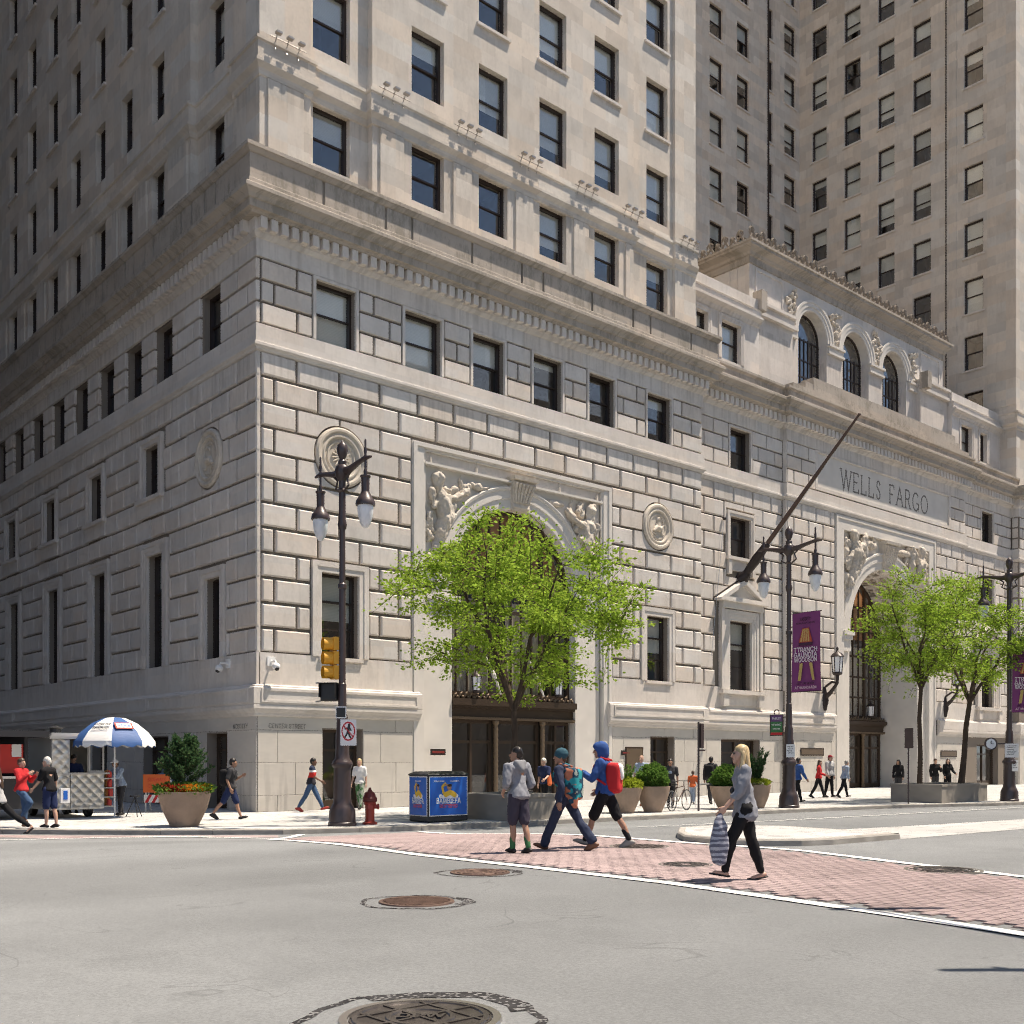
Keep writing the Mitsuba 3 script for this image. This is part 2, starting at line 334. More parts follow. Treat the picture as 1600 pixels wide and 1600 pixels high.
pav.sort(key=lambda q: math.hypot(q[0] - EYE[0], q[1] - EYE[1]) + (0 if q[1] > -26.6 else 50))
for q in pav[:280]: add(cw + '__brick', MB().add(*paver(*q)).get(), 'paver')
rest = MB()
for q in pav[280:]: rest.add(*paver(*q))
add(cw + '__brick_field', rest.get(), 'paver', kind='stuff')

# concrete median with its raised nose
nose = Polygon([(-.6, -17.7), (-1.25, -18.4), (-1.4, -19.1), (-1.15, -19.9), (-.55, -20.4), (.1, -20.6), (2.2, -20.7), (2.4, -18.0), (1.6, -16.9), (.4, -16.9)]).buffer(.25).buffer(-.25)
med = thing('median_island', None, None); tag(med, kind='structure')
m = trimesh.creation.extrude_polygon(nose.buffer(-.15), .34, engine='earcut'); m.apply_translation([0, 0, -.02])
add(med + '__island_top', m, 'sidewalk_concrete')
ring = list(nose.exterior.coords)
if Polygon(ring).exterior.is_ccw: ring = ring
add(med + '__island_kerb', sweep([(-.16, .3), (-.16, .318), (-.03, .318), (0, .29), (.02, -.05)], ring if nose.exterior.is_ccw else ring[::-1]).get(), 'kerb_granite')
add(med + '__flush_strip', drape(Polygon([(2.25, -20.75), (2.3, -18.3), (6, -18.9), (12, -19.6), (40, -20.0), (40, -21.3), (7, -21.0)]), .006, 1.0).get(), 'sidewalk_concrete')

# manhole covers
mat('cast_iron', proc(lambda p, n, uv: mi.Color3f(0.16, 0.105, 0.085) * (0.6 + 0.8 * fbm(p.x * 12, p.y * 12, 1.0, 3))), 0.5, metal=0.55)
mat('cast_iron_dark', proc(lambda p, n, uv: mi.Color3f(0.085, 0.075, 0.07) * (0.6 + 0.8 * fbm(p.x * 12, p.y * 12, 1.0, 3))), 0.4, metal=0.6)
mat('iron_worn', (0.35, 0.33, 0.31), 0.32, metal=0.8)
def manhole(x, y, r, label, style=0, collar=0.0, dark=False):
    t = thing('manhole_cover', label, 'manhole cover', 'manhole covers in the roadway')
    z = rz(x, y) + .006; o = MB()
    o.lathe([(0, .006), (r * .93, .006), (r * .94, -.01)], (x, y, z), 40)
    if style == 0:
        for k in range(-5, 6):
            h = math.sqrt(max(0, (r * .9) ** 2 - (k * r * .17) ** 2))
            if h > .05: o.box(x - h, x + h, y + k * r * .17 - .012, y + k * r * .17 + .012, z + .006, z + .014)
    if style == 2:
        for q in (.42, .86): o.lathe([(r * q - .02, .006), (r * q - .014, .015), (r * q + .014, .015), (r * q + .02, .006)], (x, y, z), 40)
        for q in (-.5, 0, .5):
            h = r * .86 * math.sqrt(1 - q * q); o.box(x - h, x + h, y + q * r - .011, y + q * r + .011, z + .006, z + .0145); o.box(x + q * r - .011, x + q * r + .011, y - h, y + h, z + .006, z + .014)
        tmm = meshkit.text_mesh('DPW', .09, .012, True); tvv = np.array(tmm.vertices); aa = math.radians(-41); tvv[:, 0] -= tvv[:, 0].max() / 2; tvv[:, 1] -= .045
        o.add(np.column_stack([x + tvv[:, 0] * math.cos(aa) - tvv[:, 1] * math.sin(aa), y + tvv[:, 0] * math.sin(aa) + tvv[:, 1] * math.cos(aa), z + .006 + tvv[:, 2]]), np.array(tmm.faces))
    if style == 1:
        for q in (.3, .55, .78): o.lathe([(r * q - .02, .006), (r * q - .014, .016), (r * q + .014, .016), (r * q + .02, .006)], (x, y, z), 32)
        for k in range(12):
            a = k * math.pi / 6; o.tube([(x + r * .32 * math.cos(a), y + r * .32 * math.sin(a), z + .006), (x + r * .9 * math.cos(a), y + r * .9 * math.sin(a), z + .006)], .012, 6)
    add(t + '__lid', o.get(), 'cast_iron_dark' if dark else 'cast_iron')
    add(t + '__frame', MB().lathe([(r * .95, -.01), (r * .955, .01), (r * 1.06, .01), (r * 1.08, -.01)], (x, y, z), 40).get(), 'iron_worn' if dark else 'cast_iron')
    if collar:
        rr = random.Random(int(x * 100)); ph = [rr.uniform(0, 6.28) for _ in range(4)]
        a = np.linspace(0, 2 * np.pi, 72)[:-1]
        R = r * collar * (1 + .05 * np.sin(2 * a + ph[0]) + .035 * np.sin(5 * a + ph[1]) + .02 * np.sin(11 * a + ph[2]))
        P = Polygon(np.column_stack([x + R * np.cos(a), y + R * np.sin(a)]))
        for k in range(2):
            q = P.difference(Point(x, y).buffer(r * 1.08, 24))
            b0 = rr.uniform(0, 6.28); wv = [(x, y)] + [(x + 3 * math.cos(b0 + s), y + 3 * math.sin(b0 + s)) for s in np.linspace(0, 1.9 + k * .8, 8)]
            g = q.difference(P.buffer(-.055 - .05 * k)).union(q.intersection(Polygon(wv)).difference(P.buffer(-r * .35)))
            if k == 0: add('tar_ring', drape(g, .004, .4).get(), 'asphalt_patch', kind='structure')
manhole(-9.75, -21.82, .37, 'rusty brown round manhole cover nearest the outer white crosswalk line', 0, 1.55)
manhole(-7.42, -20.05, .37, 'rusty manhole cover with raised rings beside the white line, farther of the two rusty ones', 1, 1.5)
manhole(-12.72, -25.9, .44, 'dark worn gridded manhole cover at the bottom edge of the photo', 2, 1.62, True)
manhole(-2.6, -23.95, .47, 'ringed manhole cover in the brick crosswalk beside the inner white line', 1, 0, True)
manhole(-2.75, -18.66, .48, 'dark manhole cover in the brick crosswalk beside the feet of the blue hooded walker', 0, 0, True)
manhole(-4.62, -21.2, .36, 'small dark manhole cover in the brick paving left of the grey shirted woman', 1, 0, True)
# ------------------------------------------------------------------ neighbours across the streets, seen in reflections and by the shade they give
mat('brick_dark', proc(lambda p, n, uv: mi.Color3f(0.085, 0.065, 0.055) * (0.75 + 0.5 * fbm((p.x + p.y) * .8, p.z * .8, 2.0, 3))), .9, spec=.2)
mat('office_stone', proc(lambda p, n, uv: mi.Color3f(0.34, 0.30, 0.26) * (0.75 + 0.5 * fbm((p.x + p.y) * .5, p.z * .5, 2.0, 3))), .9, spec=.2)
mat('office_glass', (.03, .04, .05), .08, spec=.8)
def neighbour(label, x0, x1, y0, y1, h, m_, faces):
    t = thing('office_block', label, 'building')
    add(t + '__wall', MB().box(x0, x1, y0, y1, -.2, h).get(), m_)
    for side in faces:
        fr = {'E': Frame('R', x1), 'N': Frame('R', 0)}.get(side, Frame('R', x1)); a, b = (y0, y1) if side == 'E' else (x0, x1)
        o = MB()
        for zz in np.arange(6, h - 3, 3.9):
            for ss in np.arange(a + 2, b - 2, 2.9):
                if side == 'E': o.add([(x1 + .03, ss, zz), (x1 + .03, ss + 1.4, zz), (x1 + .03, ss + 1.4, zz + 2.2), (x1 + .03, ss, zz + 2.2)], [[0, 1, 2, 3]])
                else: o.add([(ss, y1 + .03, zz), (ss + 1.4, y1 + .03, zz), (ss + 1.4, y1 + .03, zz + 2.2), (ss, y1 + .03, zz + 2.2)], [[0, 1, 2, 3]])
        add(t + '__far_windows', o.get(), 'office_glass', kind='stuff')
neighbour('tall brown office block across the side street, outside the photo', -52, -21.5, -3, 90, 95, 'brick_dark', 'E')
neighbour('stone office block across the wide street, outside the photo', 14, 110, -90, -52, 40, 'office_stone', 'N')
# ------------------------------------------------------------------ the bank building
B = thing('bank_building', 'huge pale limestone corner bank with rusticated base, arched entrances and office tower above', 'building')
FA, FB, FC, FE, LA = Frame('F', 0), Frame('F', .5), Frame('F', .27), Frame('F', 0), Frame('L', 0)
PLAN = [(0, 62), (0, 0), (22.45, 0), (22.45, .5), (29.45, .5), (29.45, .27), (48.55, .27), (48.55, .5), (55.5, .5), (55.5, 0), (78, 0)]

def block_mesh(w, h, c=.045, d=.135):
    a, b = w / 2, h / 2
    v = [(sx * a, -d, sz * b) for sx, sz in ((-1, -1), (1, -1), (1, 1), (-1, 1))] + [(sx * a, -c, sz * b) for sx, sz in ((-1, -1), (1, -1), (1, 1), (-1, 1))] + \
        [(sx * (a - c), 0, sz * (b - c)) for sx, sz in ((-1, -1), (1, -1), (1, 1), (-1, 1))]
    f = []
    for k in (0, 4):
        for i in range(4): j = (i + 1) % 4; f.append([k + i, k + i + 4, k + j + 4, k + j])
    f.append([8, 11, 10, 9])
    return MB().add(v, f).get()
TONE = random.Random(3)
def stones(holder, fr, s0, s1, z0, ch, n, mod, first, excl=(), joint=.10, bsdf='stone', flush=False):
    ex = unary_union([e.buffer(.04, join_style=2) for e in excl]) if excl else Polygon()
    for i in range(n):
        za, zb = z0 + i * ch, z0 + (i + 1) * ch
        edges = [s0]; e = s0 + first[i % 2]
        while e < s1 - .25: edges.append(e); e += mod
        edges.append(s1)
        for a, b in zip(edges[:-1], edges[1:]):
            bs_ = TONE.choice(['stone', 'stone', 'stone_pale', 'stone_grey', 'stone_warm']) if bsdf == 'stone' else bsdf
            p = sbox(a + joint / 2, za + joint / 2, b - joint / 2, zb - joint / 2)
            q = p.difference(ex) if excl else p
            for g in getattr(q, 'geoms', [q]):
                if g.is_empty or g.area < .02: continue
                x0, y0, x1, y1 = g.bounds
                if (x1 - x0) < .12 or (y1 - y0) < .12: continue
                if g.area > .985 * (x1 - x0) * (y1 - y0):
                    w, h = round(x1 - x0, 2), round(y1 - y0, 2)
                    d = cached(('blk', w, h, bs_, flush), lambda: block_mesh(w, h, .006 if bsdf == 'plinth_stone' else .02 if flush else .045, .03 if bsdf == 'plinth_stone' else .135), bs_)
                    add(holder + '__stone', d, None, to_world=fr.at((x0 + x1) / 2, (.02 if bsdf == 'plinth_stone' else .004 if flush else 0), (y0 + y1) / 2))
                else:
                    fr.wadd(holder + '__stone', MB().ext(g, -.13, 0), bs_)

# -------- windows
WIN = []
rw = random.Random(11)
def window(fr, s0, s1, z0, z1, n=-.3, style='sash', blind=None, sill=True, lowerdark=True, holder=None):
    """a sash window standing in its opening: frame, panes, blind, dark room behind"""
    w, h = round(s1 - s0, 2), round(z1 - z0, 2); c = (s0 + s1) / 2
    t = unique((holder or B) + '__window')
    def fm():
        o = MB(); a = w / 2; b = .085
        for x0, x1 in ((-a, -a + b), (a - b, a)): o.box(x0, x1, -.10, .05, 0, h)
        o.box(-a + b, a - b, -.10, .05, h - b, h); o.box(-a + b, a - b, -.10, .05, 0, b * .8)
        if style == 'sash': o.box(-a + b, a - b, -.09, .0, h * .49, h * .49 + .055)
        if style == 'tall':
            o.box(-a + b, a - b, -.09, .02, h * .66, h * .66 + .07); o.box(-a + b, a - b, -.09, .0, h * .33, h * .33 + .05)
        if style == 'slit': pass
        return o.get()
    add(t + '__frame', cached(('wf', w, h, style), fm, 'window_frame'), None, to_world=fr.at(c, n, z0))
    a = w / 2 - .08
    for k, (u0, u1, d) in enumerate([(.06, h * .49 + .02, -.07), (h * .49 + .03, h - .07, -.04)] if style == 'sash' else [(.06, h - .07, -.05)]):
        q = rw.randrange(5); e0, e1 = ((0, 0), (.012, -.008), (-.01, .012), (.006, .014), (-.014, -.006))[q]
        add(t + '__pane', cached(('wp', w, h, style, k, q), lambda: MB().add([(-a, d - e0, u0), (a, d + e0, u0), (a, d + e0 + e1, u1), (-a, d - e0 + e1, u1)], [[0, 3, 2], [0, 2, 1]]).get(), 'glass'), None, to_world=fr.at(c, n, z0))
    if blind is None: blind = rw.choice([0, .45, .5, .5, .62, .95, .3, .2, .95, .7])
    if blind > 0:
        hb = round(h * blind, 2)
        add(t + '__blind', cached(('wb', w, h, hb), lambda: MB().add([(-a, -.14, h - hb), (a, -.14, h - hb), (a, -.14, h), (-a, -.14, h)], [[0, 3, 2, 1]]).get(), 'blind'), None, to_world=fr.at(c, n, z0))
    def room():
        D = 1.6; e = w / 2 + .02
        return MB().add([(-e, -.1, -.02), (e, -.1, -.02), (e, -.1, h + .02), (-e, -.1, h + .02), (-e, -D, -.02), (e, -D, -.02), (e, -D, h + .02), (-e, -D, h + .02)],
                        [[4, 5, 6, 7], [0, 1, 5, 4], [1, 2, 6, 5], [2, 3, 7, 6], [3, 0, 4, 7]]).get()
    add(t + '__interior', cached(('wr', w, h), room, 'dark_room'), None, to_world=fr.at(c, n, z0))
    if sill:
        add(t + '__sill', cached(('ws', w), lambda: MB().box(-w / 2 - .12, w / 2 + .12, n * 0 - .02, .10, -.13, -.02).get(), 'stone'), None, to_world=fr.at(c, 0, z0))
    return t

def slab(key, fr, poly, n0, n1, bsdf): return fr.wadd(key, MB().ext(poly, n0, n1), bsdf)
def ring(fr, key, s0, s1, z0, z1, wd, n1, bsdf='stone', bottom=False, steps=2, n0=-.1):
    """an architrave round an opening, stepped outwards"""
    o = MB()
    for k in range(steps):
        a0, a1 = wd * k / steps, wd * (k + 1) / steps
        outer = rect(s0 - a1, s1 + a1, z0 - (a1 if bottom else 0), z1 + a1); inn = rect(s0 - a0, s1 + a0, z0 - (a0 if bottom else .01), z1 + a0)
        o.ext(outer.difference(inn), n0, n1 * (k + 1) / steps)
    return fr.wadd(key, o, bsdf)

# ---- A: the corner pavilion
fw = B + '__front_wall'
lowA = [(2.38, 3.86, 5.1, 7.92), (18.6, 20.08, 5.1, 7.92)]
mezz = [(2.17, 3.74), (5.78, 7.41), (8.88, 10.45), (11.95, 13.53), (15.05, 16.6), (18.65, 20.23)]
doorsA = [(2.44, 3.98, 0, 2.68), (18.85, 20.4, 0, 2.64)]
solid = rect(.12, 22.45, 0, 18.45).difference(unary_union([rect(*q) for q in lowA + doorsA] + [rect(a, b, 15.6, 17.6) for a, b in mezz] + [rect(6.1, 16.4, -1, 13.05)]))
slab(fw, FA, solid.intersection(rect(-1, 99, 3.1, 99)), -.5, -.12, 'stone_joint')
slab(B + '__plinth', FA, solid.intersection(rect(-1, 99, -1, 3.12)), -.5, -.008, 'stone_joint')
[FA.wadd(B + '__belt', MB().ext(g_, -.13, .015), 'stone') for g_ in solid.intersection(rect(-1, 99, 4.0, 5.1)).geoms]
slab(B + '__quoin_channel', FA, rect(.03, .16, 5.1, 14.75), -.13, -.055, 'stone')
medC = [(3.15, 11.85), (19.35, 11.85)]
exA = [rect(2.0, 4.24, 5.0, 8.3), rect(18.22, 20.46, 5.0, 8.3), rect(6.1, 16.4, 5, 13.1)] + [Point(x, z).buffer(1.02, 24) for x, z in medC]
stones(fw, FA, .16, 22.42, 5.1, .804, 12, 1.63, (.49, 1.31), exA)
stones(fw, FA, .16, 22.42, 15.6, .70, 3, 1.5, (1.31, .48), [rect(a - .12, b + .12, 15, 17.7) for a, b in mezz], flush=True)
for a, b, c, d in lowA:
    ring(FA, B + '__architrave', a, b, c, d, .36, .06, 'stone', steps=2)
    window(FA, a, b, c, d, n=-.38, style='tall', blind=.55)
for k, (a, b) in enumerate(mezz):
    ring(FA, B + '__architrave', a, b, 15.6, 17.6, .10, .02, 'stone', steps=1)
    window(FA, a, b, 15.6, 17.6, n=-.36, sill=False, blind=[.97, .9, .5, .15, 0, .22][k])
def door(fr, a, b, z1, n=-.4, key='__side_door'):
    t = unique(B + key); o = MB()
    for x0, x1 in ((a, a + .08), (b - .08, b), ((a + b) / 2 - .04, (a + b) / 2 + .04)): o.box(x0, x1, n - .06, n + .05, .02, z1)
    o.box(a + .08, b - .08, n - .06, n + .05, z1 - .1, z1); o.box(a + .08, b - .08, n - .06, n + .05, 1.95, 2.03); o.box(a + .08, b - .08, n - .05, n + .03, .02, .3)
    fr.wadd(t + '__frame', o, 'bronze')
    fr.wadd(t + '__pane', MB().add([(a, n - .02, .05), (b, n - .02, .05), (b, n - .02, z1), (a, n - .02, z1)], [[0, 3, 2, 1]]), 'glass')
    fr.wadd(t + '__interior', MB().box(a - .02, b + .02, n - 1.6, n - .12, -.02, z1 + .02), 'dark_room')
for a, b, c, d in doorsA: door(FA, a, b, d)

# medallions: stepped round frames with a carved relief
def medallion(fr, c, z, motif):
    t = unique(B + '__medallion'); o = MB()
    prof = [(1.0, -.08), (1.0, .02), (.93, .09), (.86, .09), (.80, .03), (.76, .03), (.72, .065), (.68, .065), (.64, .0), (.62, -.03), (.56, -.03), (.54, .01), (.50, .01), (.48, -.03), (0, -.03)]
    q = MB().lathe([(r, h) for r, h in prof], (0, 0, 0), 48); v, f = q.get()
    o.add(np.column_stack([v[:, 0] + c, v[:, 2], v[:, 1] + z]), f[:, ::-1])
    fr.wadd(t, o, 'stone_carved', smooth=28)
    r = MB()
    if motif == 'rays':
        for k in range(16):
            a = k * math.pi / 8; r.tube([(c + .1 * math.cos(a), 0, z + .1 * math.sin(a)), (c + .38 * math.cos(a + .1), .02, z + .38 * math.sin(a + .1))], [.05, .02], 5)
        r.sphere((c, .0, z), (.17, .08, .17), 2)
    else:
        for pts, rad in (([(-.28, -.22), (-.1, -.06), (.1, -.1), (.25, -.02)], [.06, .13, .13, .09]), ([(-.05, -.05), (-.12, .15), (-.05, .32), (.08, .36)], [.1, .08, .06, .07]), ([(-.2, -.1), (-.3, -.3), (-.12, -.36)], [.06, .04, .04]), ([(.2, -.08), (.22, -.3), (.34, -.34)], [.07, .045, .04]), ([(.25, 0), (.38, .12), (.3, .28)], [.05, .035, .02])):
            r.tube([(c + x, .0, z + y) for x, y in pts], rad, 8)
    fr.wadd(t + '__relief', r, 'stone_carved', smooth=50)
for (x, z), m_ in zip(medC, ('rays', 'beast')): medallion(FA, x, z, m_)
medallion(LA, 3.37, 11.95, 'beast')

def blob(*chains, rad=None):
    """smooth carved limb: hulls of spheres along each chain of (s, n, z, r)"""
    parts = []
    for ch in chains:
        for p, q in zip(ch[:-1], ch[1:]):
            parts.append(m3.Manifold.batch_hull([m3.Manifold.sphere(p[3], 10).translate(list(p[:3])), m3.Manifold.sphere(q[3], 10).translate(list(q[:3]))]))
    u = m3.Manifold.batch_boolean(parts, m3.OpType.Add)
    u = u.refine_to_length(.07); mm = u.to_mesh(); t = trimesh.Trimesh(mm.vert_properties[:, :3], mm.tri_verts, process=False)
    trimesh.smoothing.filter_taubin(t, iterations=4)
    return t
def spandrel(c, r, zs, top, side, sgn, n, style):
    """a reclining carved figure with drapery, wing and staff, filling the corner above an arch; sgn = +1 for the right corner"""
    S = lambda x, z, q, d=0: (c + sgn * x, n + d, z, q)
    x1 = side
    if style == 0:
        ch = [[S(x1 - .55, top - .35, .24, .14), S(x1 - .6, top - .75, .17, .1), S(x1 - .75, top - 1.15, .34, .12), S(x1 - .95, top - 1.75, .36, .1), S(x1 - .75, top - 2.3, .3, .08), S(x1 - .5, top - 2.9, .2, .06), S(x1 - .38, top - 3.6, .1, .02)],
              [S(x1 - .8, top - 1.1, .17, .2), S(x1 - 1.4, top - .95, .13, .2), S(x1 - 1.9, top - .55, .1, .15)],
              [S(x1 - .65, top - 1.1, .15, .12), S(x1 - .3, top - 1.4, .13, .18), S(x1 - .22, top - .9, .11, .2)],
              [S(x1 - 1.0, top - 1.8, .22, .12), S(x1 - 1.55, top - 1.6, .15, .14), S(x1 - 1.75, top - 1.35, .11, .08)],
              [S(x1 - 1.6, top - .1, .05, .1), S(x1 - 1.75, top - .6, .12, .08), S(x1 - 1.5, top - .9, .15, .05)],
              [S(x1 - 2.1, top - .3, .09, .06), S(x1 - 2.5, top - .35, .16, .04), S(x1 - 3.1, top - .38, .1, .02)],
              [S(x1 - .2, top - 1.7, .15, .06), S(x1 - .17, top - 2.6, .12, .04)]]
    else:
        ch = [[S(x1 - .9, top + .05, .27, .22), S(x1 - .95, top - .4, .2, .2), S(x1 - 1.1, top - .9, .4, .2), S(x1 - 1.1, top - 1.6, .4, .15), S(x1 - .8, top - 2.3, .34, .12), S(x1 - .5, top - 3.1, .24, .08), S(x1 - .35, top - 4.0, .12, .04)],
              [S(x1 - 1.2, top - .8, .2, .28), S(x1 - 1.7, top - .5, .17, .3), S(x1 - 2.0, top + .05, .14, .26)],
              [S(x1 - 1.9, top - .2, .2, .2), S(x1 - 2.0, top - .9, .24, .16), S(x1 - 1.75, top - 1.4, .22, .1)],
              [S(x1 - .9, top - .9, .18, .2), S(x1 - .45, top - 1.3, .16, .24), S(x1 - .3, top - 1.9, .13, .2)],
              [S(x1 - .3, top - .3, .12, .05), S(x1 - .35, top - .9, .2, .05), S(x1 - .25, top - 1.5, .14, .05)],
              [S(x1 - .25, top - 2.2, .16, .06), S(x1 - .2, top - 3.2, .12, .05), S(x1 - .2, top - 3.8, .07, .03)],
              [S(x1 - 2.3, top - .3, .16, .1), S(x1 - 2.9, top - .35, .2, .08), S(x1 - 3.4, top - .3, .12, .03)],
              [S(x1 - 1.0, top - 1.7, .2, .25), S(x1 - 1.5, top - 2.0, .15, .2), S(x1 - 1.3, top - 2.5, .12, .12)]]
    g_ = random.Random(int(c * 3) + (sgn > 0))
    for q_ in range(26):
        x_ = side - g_.uniform(.1, 3.3); z_ = top - g_.uniform(.1, 3.8)
        if math.hypot(x_, z_ - zs) < r + .22 or z_ < zs + .2: continue
        b_ = g_.uniform(0, 6.28); e_ = .17 * (1.3 if style else 1)
        ch.append([S(x_ + e_ * math.cos(b_ + t_ * .9) * (1 - t_ * .1), z_ + e_ * math.sin(b_ + t_ * .9) * (1 - t_ * .1), .13 - t_ * .01, .09) for t_ in range(6)])
    lim = lambda p: math.hypot(p[0] - c, p[2] - zs) > r + .1 or True
    t = blob(*ch)
    v = np.array(t.vertices)
    # folds of the drapery, cut back where the figure would hang below the arch ring
    k = (meshkit.fbm(np.column_stack([v[:, 0] * 6.5, v[:, 1] * 5, v[:, 2] * 3.2]), 3, seed=int(c * 10) + (sgn > 0)) - .5) * .26
    v += np.array(t.vertex_normals) * k[:, None]
    d = np.hypot(v[:, 0] - c, v[:, 2] - zs); low = (d < r) & (v[:, 2] > zs)
    v[low, 1] -= .3
    return MB().add(v, t.faces)

def archivolt(c, zs, r0, prof, nseg=40, z0=None):
    """profile of (radius offset, n) carried round the half circle"""
    a = np.linspace(0, np.pi, nseg + 1); k = len(prof)
    v = np.array([[(c - (r0 + p) * math.cos(t), n, zs + (r0 + p) * math.sin(t)) for p, n in prof] for t in a]).reshape(-1, 3)
    i, j = np.meshgrid(np.arange(nseg), np.arange(k - 1), indexing='ij')
    return MB().add(v, np.stack([i * k + j, i * k + j + 1, (i + 1) * k + j + 1, (i + 1) * k + j], -1).reshape(-1, 4))

# ---- the arched side entrance in A
ar = B + '__side_arch'
cA, zA, rA = 11.25, 8.15, 3.2
slab(ar, FA, rect(6.1, 16.4, -.2, 13.05).difference(rect(6.62, 15.92, -1, 12.86)), -.5, .0, 'stone_smooth')
FA.wadd(ar + '__border_moulding', MB().ext(rect(6.14, 16.36, 0, 13.02).difference(rect(6.30, 16.2, -1, 12.88)), 0, .05).ext(rect(6.62, 15.92, 5.2, 12.86).difference(rect(6.72, 15.82, -1, 12.78)), -.14, -.05), 'stone_smooth')
slab(ar + '__back_panel', FA, rect(6.62, 15.92, 12.3, 12.86), -.5, -.16, 'stone')
slab(ar + '__spandrel', FA, rect(6.7, 15.84, -.2, 12.36).difference(arch(cA, zA, rA, -1)), -.8, -.2, 'stone_smooth')
FA.wadd(ar + '__ledge', MB().box(6.68, 15.86, -.2, .03, 12.30, 12.38), 'stone_smooth')
FA.wadd(ar + '__archivolt', archivolt(cA, zA, rA, [(-.02, -.55), (0, -.19), (.05, -.15), (.38, -.15), (.40, -.10), (.72, -.10), (.74, -.05), (.82, -.03), (.86, -.06), (.88, -.2)]), 'stone_smooth', smooth=25)
for s in (-1, 1):
    FA.wadd(ar + '__figure', spandrel(cA, rA + .85, zA, 12.25, 4.5, s, -.2, 0), 'stone_carved', smooth=45)
    x = cA + s * (rA + .48)
    FA.wadd(ar + '__impost', MB().box(x - .78, x + .78, -.22, -.06, 7.5, 7.7).box(x - .72, x + .72, -.22, -.11, 7.34, 7.5).box(x - .66, x + .66, -.22, -.15, 7.1, 7.34), 'stone_smooth')
for k in range(5):
    x = 6.95 + k * 2.15
    FA.wadd(ar + '__spike', MB().lathe([(.06, 0), (.035, .2), (.0, .42)], (0, 0, 0), 6).xf([[1, 0, 0, x], [0, 1, 0, -.05], [0, 0, 1, 12.38], [0, 0, 0, 1]]), 'stone_carved')
def keystone(fr, key, c, z0, z1, w0, w1, n):
    o = MB()
    prof = [(z0, n + .10), (z0 + .12, n + .2), (z0 + .28, n + .16), (z0 + .6, n + .26), (z1 - .25, n + .42), (z1 - .16, n + .36), (z1 - .14, n + .5), (z1, n + .52)]
    v = []
    for z, d in prof:
        w = w0 + (w1 - w0) * (z - z0) / (z1 - z0) + (.09 if z > z1 - .15 else 0)
        v += [(c - w / 2, n - .2, z), (c - w / 2, d, z), (c + w / 2, d, z), (c + w / 2, n - .2, z)]
    f = [[4 * i + j, 4 * i + j + 1, 4 * i + j + 5, 4 * i + j + 4] for i in range(len(prof) - 1) for j in range(3)] + [[0, 3, 2, 1], [4 * len(prof) - 4, 4 * len(prof) - 3, 4 * len(prof) - 2, 4 * len(prof) - 1]]
    o.add(v, f)
    for k in range(6):
        q = (k + .5) / 6 - .5
        o.tube([(c + q * w0 * .9, n + .19, z0 + .3), (c + q * (w0 + w1) / 2 * .95, n + .27, (z0 + z1) / 2), (c + q * w1 * .95, n + .43, z1 - .26)], [.05, .06, .07], 6)
    fr.wadd(key + '__keystone', o, 'stone_carved')
keystone(FA, ar, cA + .08, 11.3, 12.55, .78, 1.2, -.2)

def glazing(fr, key, c, zs, r, z0, n, thick, thin, bars, curtain='curtain'):
    """bronze gridded glazing that fills an arch"""
    o = MB(); A_ = arch(c, zs, r, z0)
    for lst, wd, d in ((thick, .16, .09), (thin, .055, .04)):
        for s in lst: o.ext(A_.intersection(rect(s - wd / 2, s + wd / 2, z0, zs + r)), n - .05, n + d)
    for z, wd in bars: o.ext(A_.intersection(rect(c - r, c + r, z - wd / 2, z + wd / 2)), n - .05, n + .06)
    o.ext(A_.difference(A_.buffer(-.14)), n - .06, n + .08)
    fr.wadd(key + '__glazing_bars', o, 'bronze')
    xs = sorted([c - r] + thick + thin + [c + r]); zz = [z0] + [z for z, _ in bars] + [zs + r]
    for a, b in zip(xs[:-1], xs[1:]):
        for p, q in zip(zz[:-1], zz[1:]):
            g = A_.intersection(rect(a, b, p, q))
            if g.area > .03:
                v2, f2_ = trimesh.creation.triangulate_polygon(g, engine='earcut')
                fr.wadd(key + '__pane', MB().add(np.column_stack([v2[:, 0], np.full(len(v2), n), v2[:, 1]]), np.asarray(f2_)[:, ::-1]), 'glass')
    # gathered curtains behind, amber shades above the springing
    s = np.arange(c - r, c + r, .07); d = n - .35 + .05 * np.sin(s * 19)
    v = np.vstack([np.column_stack([s, d, np.full(len(s), z0)]), np.column_stack([s, d, np.full(len(s), zs - .3)])]); k = len(s); i = np.arange(k - 1)
    keep = (np.sin(s * 2.3 + c) > -.55)[:-1]
    fr.wadd(key + '__curtain', MB().add(v, np.stack([i, i + k, i + k + 1, i + 1], 1)[keep]), curtain)
    fr.wadd(key + '__amber_shade', MB().ext(A_.intersection(rect(c - r, c + r, zs + .15, zs + r)), n - .42, n - .4), 'amber')
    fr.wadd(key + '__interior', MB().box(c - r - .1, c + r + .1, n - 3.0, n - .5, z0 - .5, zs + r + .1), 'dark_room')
glazing(FA, ar, cA, zA, rA - .02, 4.1, -.62, [9.62, 12.88], [8.55, 9.1, 10.2, 10.75, 11.3, 11.85, 12.4, 13.4, 13.95], [(5.75, .09), (7.4, .12), (8.9, .08)])

